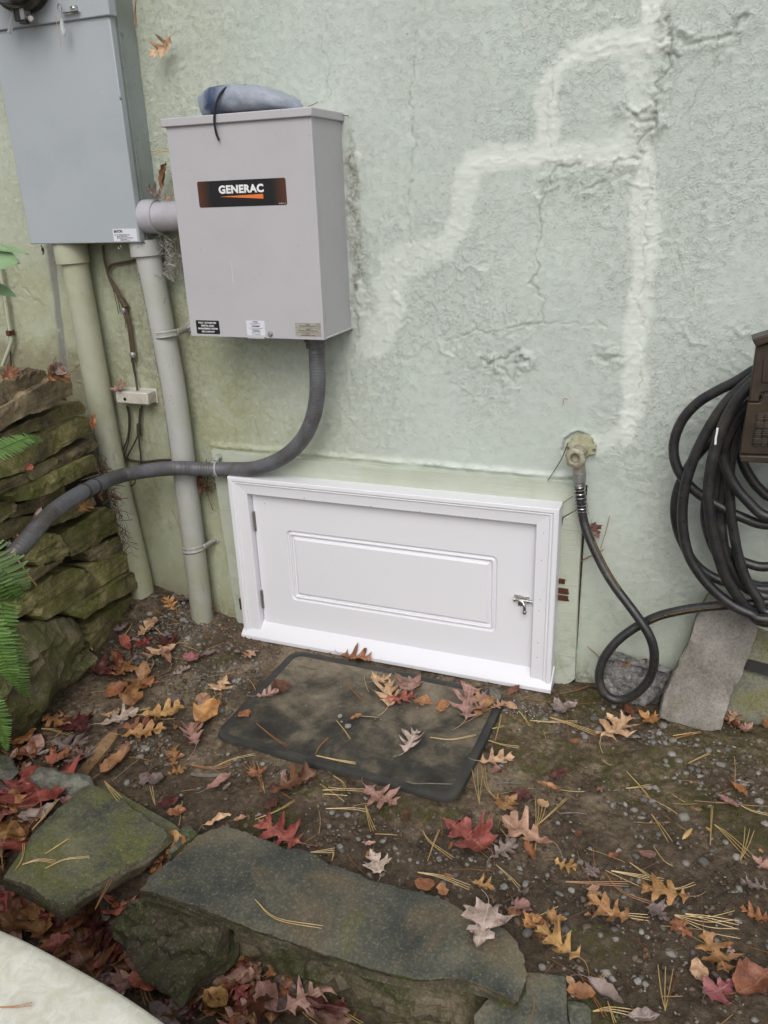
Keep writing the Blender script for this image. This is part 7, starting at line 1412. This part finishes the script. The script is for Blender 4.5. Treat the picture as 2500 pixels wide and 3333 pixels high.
# dry rootlets behind the conduits and by the left pipe
mb = MB()
for i in range(140):
    if i < 90: cx_, cy_ = 330 + (i / 90) * 95 + rr_.gauss(0, 9), 1480 + (i / 90) * 300; y_ = -.10
    else: cx_, cy_ = rr_.gauss(660, 22), rr_.uniform(1520, 1600); y_ = -.02
    if i < 90:
        p0 = onR(cx_ - 8, cy_, .05); q = [p0, p0 + Vector((rr_.gauss(0, .012), rr_.gauss(0, .012), -rr_.uniform(.005, .03))), p0 + Vector((rr_.gauss(0, .02), rr_.gauss(0, .02), -rr_.uniform(.02, .06)))]
    else: p0 = onY(cx_, cy_, y_); q = [p0, p0 + Vector((rr_.gauss(0, .012), rr_.gauss(0, .004), rr_.gauss(0, .012))), p0 + Vector((rr_.gauss(0, .022), rr_.gauss(0, .006), rr_.gauss(0, .022)))]
    mb.tube(q, rr_.choice([.0006, .0009, .0014]), 3, False)
tag(mb.obj('dry_rootlets', M['cable_brown']), 'tangle of dry brown rootlets clinging between the conduits and the stones', 'rootlets', None, 'stuff')

# ================================================================== GRAVEL, CRUMBS, MOSS
rs = np.random.RandomState(11)
def ico():
    bm = bmesh.new(); bmesh.ops.create_icosphere(bm, subdivisions=1, radius=1); V = np.array([v.co[:] for v in bm.verts]); F = np.array([[v.index for v in f.verts] for f in bm.faces]); bm.free(); return V, F
IV, IF = ico()
def scatter(name, pts, rad, mats, mi, label, cat, flat=.6, sink=.42, smooth=False):
    n = len(pts); V = np.repeat(IV[None], n, 0) * (1 + rs.uniform(-.42, .34, (n, len(IV), 1)))
    V *= np.stack([rs.uniform(.75, 1.35, n), rs.uniform(.7, 1.1, n), rs.uniform(flat * .7, flat * 1.2, n)], -1)[:, None, :]
    a = rs.uniform(0, 6.283, n); c, s = np.cos(a), np.sin(a); tl = rs.uniform(-.5, .5, n)
    x = V[..., 0] * c[:, None] - V[..., 1] * s[:, None]; y = V[..., 0] * s[:, None] + V[..., 1] * c[:, None]; z = V[..., 2] + x * tl[:, None] * .5
    V = np.stack([x, y, z], -1) * rad[:, None, None] + pts[:, None, :]; V[..., 2] += (rad * (flat - sink))[:, None]
    F = (IF[None] + (np.arange(n) * len(IV))[:, None, None]).reshape(-1, 3)
    me = trimesh(name, V.reshape(-1, 3), F, mats, np.repeat(mi, len(IF)), smooth); o = put(bpy.data.objects.new(name, me)); return tag(o, label, cat, None, 'stuff')
GD = [((2230, 2480), .16, 420), ((2350, 2560), .18, 360), ((2070, 2380), .12, 240), ((2200, 2400), .08, 200), ((600, 2080), .16, 900), ((690, 2230), .10, 420), ((650, 2010), .10, 520), ((480, 2130), .08, 200), ((420, 2150), .06, 90), ((1640, 2290), .08, 160), ((1780, 2330), .10, 160), ((2120, 2640), .12, 160), ((1700, 2950), .25, 200), ((2000, 3050), .3, 240), ((2350, 3050), .25, 180), ((1500, 2780), .2, 90), ((900, 2500), .12, 130), ((480, 2440), .10, 160), ((2400, 2420), .10, 150), ((1180, 2720), .15, 110), ((700, 2450), .08, 90), ((760, 2180), .10, 220)]
P = []
for (px, py), sg_, n in GD:
    c = onZ(px, py, 0); P.append(np.stack([c.x + rs.normal(0, sg_ * .6, n), c.y + rs.normal(0, sg_ * .42, n)], -1))
P.append(np.stack([rs.uniform(-1.85, .6, 1700), rs.uniform(-1.15, -.02, 1700)], -1))
def clean(P, pit=True):
    k = (P[:, 1] < -.012) & ~((P[:, 0] > -1.19) & (P[:, 0] < -.42) & (P[:, 1] < -.13) & (P[:, 1] > -.66)) & (P[:, 0] > -1.86 - .18 * P[:, 1] + .02) & (P[:, 1] > -2)
    k &= ~((P[:, 0] > -1.40) & (P[:, 0] < -.3) & (P[:, 1] > -.09)); k &= ~((P[:, 0] > -1.33) & (P[:, 0] < -.17) & (P[:, 1] < -.95) & (P[:, 1] > -1.29))
    return P[k]
P = clean(np.concatenate(P)); n = len(P); rad = np.clip(rs.lognormal(-5.55, .50, n), .0014, .0115)
pts = np.concatenate([P, zground(P[:, 0], P[:, 1])[:, None]], 1)
scatter('gravel', pts, rad, M['gravel'], rs.choice([0, 0, 0, 0, 0, 1, 2, 2, 2, 2, 2, 2, 2, 3, 3, 3], n), 'loose grey and tan gravel chips on the soil', 'gravel')
n = 17000; P = clean(np.stack([rs.uniform(-1.85, .6, n), rs.uniform(-1.7, -.02, n)], -1)); n = len(P); rad = np.clip(rs.lognormal(-6.1, .55, n), .0009, .0075); pts = np.concatenate([P, zground(P[:, 0], P[:, 1])[:, None]], 1)
scatter('soil_crumbs', pts, rad, M['crumb'], rs.choice([0, 0, 0, 1], n), 'dark crumbs of soil', 'soil', .8)
# grit lying on the doormat
n = 240; P = np.stack([rs.uniform(-1.14, -.47, n), -.16 - np.abs(rs.normal(0, .16, n))], -1); P = P[P[:, 1] > -.6]; n = len(P)
scatter('mat_grit', np.concatenate([P, np.full((n, 1), .0125)], 1), np.clip(rs.lognormal(-6.5, .4, n), .0008, .003), M['gravel'], rs.choice([0, 1, 2, 3], n), 'fine grit scattered on the doormat', 'grit')
# chips of white paint on the soil by the door corner
n = 60; c = onZ(1690, 2320, 0); P = np.stack([c.x + rs.normal(0, .030, n), c.y + rs.normal(0, .022, n)], -1)
scatter('paint_chips', np.concatenate([P, zground(P[:, 0], P[:, 1])[:, None] + .004], 1), rs.uniform(.0008, .0024, n), [M['paint_chip']], np.zeros(n, int), 'white paint chips dropped beside the door corner', 'paint chips', .3)
# moss: thousands of short blades in cushions
bl = []
for k, ((mx_, my_), r) in enumerate(MOSSW):
    n = int(2600 * (r / .08) ** 1.5); a = rs.uniform(0, 6.283, n); q = np.sqrt(rs.uniform(0, 1, n)) * r; x = mx_ + np.cos(a) * q; y = my_ + np.sin(a) * q / 1.25
    keep = fbm(x * 26, y * 26, 3, 300) > .47; bl.append(np.stack([x[keep], y[keep], np.full(keep.sum(), 2 if k in (18, 19) else 0)], -1))
bl = np.concatenate(bl); P = bl[:, :2]; k = (P[:, 1] < -.01) & ~((P[:, 0] > -1.17) & (P[:, 0] < -.44) & (P[:, 1] < -.14) & (P[:, 1] > -.64)) & ~((P[:, 0] > -1.33) & (P[:, 0] < -.19) & (P[:, 1] < -.97) & (P[:, 1] > -1.26)); bl = bl[k]
n = len(bl); z0 = zground(bl[:, 0], bl[:, 1]) + .001; h = rs.uniform(.002, .0058, n); a = rs.uniform(0, 6.283, n); w = rs.uniform(.0006, .0013, n); ln = rs.uniform(-.004, .004, (n, 2))
V = np.zeros((n, 3, 3)); V[:, 0, 0] = bl[:, 0] - np.cos(a) * w; V[:, 0, 1] = bl[:, 1] - np.sin(a) * w; V[:, 1, 0] = bl[:, 0] + np.cos(a) * w; V[:, 1, 1] = bl[:, 1] + np.sin(a) * w; V[:, 0, 2] = z0; V[:, 1, 2] = z0
V[:, 2, 0] = bl[:, 0] + ln[:, 0]; V[:, 2, 1] = bl[:, 1] + ln[:, 1]; V[:, 2, 2] = z0 + h
mi = np.where(bl[:, 2] > 1, 2, rs.choice([0, 0, 1], n)); me = trimesh('moss', V.reshape(-1, 3), np.arange(n * 3).reshape(n, 3), M['moss'], mi)
tag(put(bpy.data.objects.new('moss', me)), 'low green and brown moss cushions on the damp soil', 'moss', None, 'stuff')
# pebbles one can point at
PB = [(372,2144,15,1,'white pebble shining in the leaves beside the mossy boulder'),(488,2000,12,1,'whitish stone at the foot of the stone wall'),(596,2018,11,1,'pale stone lying in the gravel by the strapped conduit'),(612,2078,12,1,'pale squarish stone in the gravel left of the door'),(647,2100,10,1,'whitish stone in the gravel right of the orange leaf'),(534,2070,11,0,'grey stone by the tan oak leaf in the gravel'),
 (1107,2332,9,1,'small round pebble on the doormat, the rear one of three'),(1112,2350,5,1,'tiny white pebble on the doormat between two larger'),(1133,2366,13,1,'speckled pebble on the doormat, the largest of three'),(1549,2254,15,1,'white stone by the leaves on the back right corner of the doormat'),(1932,2342,16,3,'dark grey stone left of the tan oak leaf'),(1950,2376,14,0,'grey stone under the tan oak leaf'),(1998,2302,9,1,'pale pebble below the hose loop'),(1963,2308,8,1,'small pebble at the lower left of the hose loop'),
 (2158,2364,16,0,'large grey pebble under the leaning flagstone'),(2190,2412,14,0,'angular grey stone left of the moss'),(2144,2388,12,1,'yellowish pebble beside the orange maple leaf'),(2126,2418,10,0,'grey pebble on the mossy soil'),(2186,2458,16,1,'pale angular stone amid the gravel at right'),(2210,2480,14,0,'bluish grey pebble amid the gravel at right'),(2170,2496,12,0,'brown grey stone amid the gravel at right'),(2272,2510,12,3,'slate coloured flat chip amid the gravel'),(2345,2492,15,0,'greenish grey stone right of the gravel'),
 (2095,2604,13,3,'slate blue pebble, leftmost of a group of four'),(2122,2610,12,0,'grey pebble, top of a group of four'),(2130,2622,12,3,'dark pebble, right of a group of four'),(2145,2636,9,0,'grey pebble, lowest of a group of four'),(2225,2662,19,0,'big bluish grey pebble on bare soil'),(2144,2718,13,3,'dark blue grey pebble below the big one'),(2120,2680,9,1,'small pinkish pebble left of the big one'),(2100,2706,12,2,'brown rounded pebble in the soil'),(2490,2686,17,1,'white pebble at the right edge'),
 (2470,2612,17,1,'cream stone at the right edge by the moss'),(2398,2792,15,1,'cream pebble near the needles at right'),(2368,2700,6,3,'tiny dark blue pebble by the needles'),(2290,2808,18,3,'flat dark grey stone chip at right'),(2232,2812,14,0,'grey angular chip left of the flat dark one'),(2070,2790,13,3,'dark shiny pebble in the wet soil'),(1888,2808,12,0,'grey pebble by the ochre oak leaf'),(1865,2786,8,1,'pale pebble by the ochre oak leaf'),(1640,2888,14,0,'pale grey pebble in the wet soil'),(1860,2900,13,1,'whitish pebble right of the longest flagstone'),
 (1655,2722,10,0,'grey pebble beside the red maple leaf'),(1520,2815,9,0,'grey pebble beyond the longest flagstone'),(1430,2798,11,0,'grey angular chip under the red maple leaf'),(1335,2800,9,0,'grey chip on the wet soil'),(1130,2655,13,0,'brownish stone in front of the doormat'),(952,2698,12,0,'upright grey stone by the red oak leaf'),(1716,3040,22,3,'dark angular stone at the right tip of the longest flagstone'),(1765,3150,15,0,'pale stone at the back of the flat end stone'),(2075,3196,13,1,'pale stone in the lower right soil'),(2100,3205,12,0,'grey stone in the lower right soil'),(2080,2870,11,1,'pale stone beyond the big ochre oak leaf'),
 (1820,2985,0,0,''),(1710,2120+760,14,0,'grey stone flush with the soil'),(2330,3080,12,1,'whitish stone at the lower right'),(480,2440,9,1,'pale pebble left of the ochre oak leaf'),(527,2460,9,1,'pale pebble by the small ochre leaf'),(590,2660-70,8,0,'grey pebble in the dark soil'),(1905,2400,13,0,'flat brown grey stone in the soil')]
for i, (px, py, r, ci, lab) in enumerate(PB):
    if not r: continue
    onm = 1090 < px < 1560 and 2240 < py < 2380
    c = onZ(px, py, .016) if onm else onG(px, py, .002); rm = r * .85 / 1250 * (np.linalg.norm(np.array(c) - CAM) / 2.1)
    bm = bmesh.new(); bmesh.ops.create_icosphere(bm, subdivisions=2, radius=1); rr_ = random.Random(i)
    sc_ = Vector((rr_.uniform(.95, 1.25), rr_.uniform(.8, 1.05), rr_.uniform(.5, .7))); an = rr_.uniform(0, 3)
    for v in bm.verts:
        p = v.co.copy(); d = 1 + .26 * mnoise.noise(p * 1.1 + Vector((i * 3.1, 0, 0))) + .10 * mnoise.noise(p * 3 + Vector((0, i * 2.3, 0))); p = p * d
        for ax_ in range(3): p[ax_] = math.copysign(min(abs(p[ax_]), .84 + .05 * ax_), p[ax_])
        p = Vector((p.x * sc_.x, p.y * sc_.y, p.z * sc_.z)); v.co = Vector((p.x * math.cos(an) - p.y * math.sin(an), p.x * math.sin(an) + p.y * math.cos(an), p.z + .22)) * rm
    me = bpy.data.meshes.new('pebble'); bm.to_mesh(me); bm.free(); me.materials.append(M['gravel'][ci]); me.polygons.foreach_set('use_smooth', [i % 3 == 0] * len(me.polygons))
    o = bpy.data.objects.new('pebble', me); o.location = c; COL.objects.link(o); tag(o, lab, 'pebble', 'pebbles on the soil')

# ================================================================== FERN AND EVERGREEN LEAVES, LEFT EDGE
def leaflet_mesh():
    vs = []; H = [(0, .06), (.12, .15), (.3, .165), (.5, .15), (.7, .115), (.87, .065), (1, .0)]; n = len(H)
    for i, (t, w) in enumerate(H):
        w2 = w * (1.10 if i % 2 else .94)
        for s in (-1, -.5, 0, .5, 1): vs.append((t, s * w2, -.10 * t * t + .05 * (1 - abs(s)) * -1 + .03 * abs(s)))
    me = bpy.data.meshes.new('leaflet'); me.from_pydata(vs, [], [(i*5+k, i*5+k+1, (i+1)*5+k+1, (i+1)*5+k) for i in range(n-1) for k in range(4)]); me.polygons.foreach_set('use_smooth', [True] * len(me.polygons)); return me
LF = {k: leaflet_mesh() for k in ('fern', 'fern_pale')}
for k in LF: LF[k].materials.append(M[k])
fern = thing('fern', (-1.62, -.80, .2), 'bright green fern with arching fronds at the left edge in front of the stone wall', 'fern')
def frond(pts, wmax, mat, gap=.0085, w0=.25, tipw=.08, lab=None, nrm=None):
    P = even(spline([Vector(p) for p in pts], 10), .002); L = len(P); mb = MB(); mb.tube(P[::3] + [P[-1]], [.0016 * (1 - .6 * i / (L / 3)) for i in range(len(P[::3]) + 1)], 5)
    fr_ = mb.obj('frond', M[mat], fern)
    if lab: fr_['label'] = lab
    step = max(2, int(gap / .002)); nrm = Vector(nrm or (.5, -.75, .45)).normalized()
    for j in range(step, L - 3, step):
        t = j / L; d = (P[min(j + 2, L - 1)] - P[j - 2]).normalized(); sd_ = d.cross(nrm).normalized(); up = sd_.cross(d).normalized()
        wl = wmax * .84 * (min(1, w0 + t * 2.5) if t < .35 else (1 - (t - .35) / .65) ** .75 + tipw)
        for s in (-1, 1):
            ax = (sd_ * s + d * .38 + up * rnd.uniform(-.12, .1)).normalized(); yy = up.cross(ax).normalized(); zz_ = ax.cross(yy); w = max(wl, .006) * rnd.uniform(.93, 1.05)
            lo = bpy.data.objects.new('leaflet', LF[mat]); Mx = Matrix.Translation(P[j]) @ (Matrix((ax, yy, zz_)).transposed().to_4x4()) @ Matrix.Diagonal((w, gap * 2.7, w, 1))
            COL.objects.link(lo); lo.parent = fr_; lo.matrix_parent_inverse = Matrix.Identity(4); lo.matrix_basis = (Matrix.Translation(fern.location) @ fr_.matrix_parent_inverse).inverted() @ Mx if False else Mx
    return fr_
def fR(px, py, off): return onP(px, py, RP + RN * off, RN)
frond([fR(-60, 1480, .16), fR(0, 1462, .16), fR(50, 1440, .15), fR(95, 1425, .14), fR(140, 1432, .13)], .042, 'fern', .0125, .9, .05, 'highest frond, pointing right')
frond([fR(-80, 1780, .30), fR(-20, 1830, .30), fR(20, 1862, .29), fR(55, 1895, .28), fR(88, 1918, .26)], .060, 'fern_pale', .0160, .9, .10, 'pale frond in the light')  # leaflets of a paler green than the other fronds
frond([fR(-60, 1880, .22), fR(0, 1945, .22), fR(8, 1980, .21), fR(22, 2040, .20), (fR(30, 2060, .19))], .052, 'fern', .0140, .9, .2)
frond([fR(0, 2035, .20), fR(20, 2090, .20), fR(38, 2150, .19), fR(60, 2215, .18), fR(92, 2270, .16)], .050, 'fern', .0120, .7, .05, 'darker frond hanging over the boulder')
frond([fR(-50, 2000, .24), fR(-25, 2060, .24), fR(0, 2120, .23), fR(25, 2180, .22), fR(45, 2235, .2)], .050, 'fern', .0130, .9, .05)
frond([fR(-60, 1830, .26), fR(-10, 1880, .26), fR(40, 1935, .25), fR(80, 1945, .24)], .040, 'fern', .0140, .8, .2)
frond([fR(-40, 2260, .22), fR(-10, 2320, .22), fR(10, 2390, .2), fR(22, 2450, .18)], .034, 'fern', .0115, .8, .05)
# a withered fern stalk
mb = MB(); mb.tube(spline([fR(66, 2232, .14), fR(85, 2262, .13), fR(100, 2295, .12)], 5), .0013, 5); mb.obj('dead_stalk', M['cable_brown'], fern)
mb = MB(); mb.tube(spline([fR(42, 1796, .10), fR(70, 1840, .10), fR(92, 1870, .09), fR(118, 1905, .07)], 5), [.0022] * 8 + [.0026] * 8, 6); tag(mb.obj('twig', M['needle'][0]), 'pale stalk leaning on the wall stones under the flexible conduit', 'twig')
# broad evergreen leaves entering at the far left
eg = thing('evergreen_branch', onY(-20, 830, -.35), 'broad green evergreen leaves entering from the far left edge', 'shrub')
def broad(b, t, w, up):
    b, t = Vector(b), Vector(t); ax = (t - b); L = ax.length; ax.normalize(); up = Vector(up); up = (up - ax * up.dot(ax)).normalized(); sd_ = up.cross(ax); vs = []
    H = [(0, .02), (.08, .45), (.2, .8), (.4, 1), (.6, .95), (.8, .65), (.93, .3), (1, 0)]; n = len(H)
    for t_, h in H:
        for s in (-1, -.5, 0, .5, 1): vs.append(b + ax * L * t_ + sd_ * s * h * w + up * (.12 * w * abs(s) - .10 * L * t_ * t_))
    mb = MB(); mb.add(vs, [(i*5+k, i*5+k+1, (i+1)*5+k+1, (i+1)*5+k) for i in range(n-1) for k in range(4)]); mb.obj('leaf', M['broad_leaf'], eg)
broad(onY(-90, 800, -.40), onY(86, 806, -.40), .022, (.1, -.25, 1)); broad(onY(-120, 822, -.42), onY(52, 846, -.42), .042, (.3, -.8, .5)); broad(onY(-90, 915, -.38), onY(46, 954, -.38), .022, (.2, -.6, .8)); broad(onY(-160, 860, -.45), onY(-30, 870, -.45), .04, (.3, -.8, .5))
mb = MB(); mb.tube(spline([onY(-200, 950, -.45), onY(-120, 860, -.42), onY(-90, 800, -.40)], 6), .004, 6); mb.obj('stem', M['twig'], eg)
# small dark red leaf tip under the meter box
special_leaf(onY(140, 792, -.09), onY(149, 824, -.07), (0, -1, .2), 'curl', 'wine', 951, 'dark red leaf tip poking out under the meter box')
# litter clump between conduit and board
for j, (bx, by, tx, ty, co) in enumerate(((640, 1560, 672, 1535, 'brown'), (655, 1590, 680, 1570, 'brown'), (690, 1965, 700, 2000, 'brown'))):
    special_leaf(onY(bx, by, -.03), onY(tx, ty, -.04), (0, -1, .3), 'maple', co, 960 + j, ('dark shrivelled leaf under the flexible conduit clamp', 'brown shrivelled leaf behind the strapped conduit', 'dark leaf scrap at the foot of the left board')[j], fold=.5)
print('objects', len(bpy.data.objects), 'tris ~', sum(len(o.data.polygons) for o in bpy.data.objects if o.type == 'MESH'))
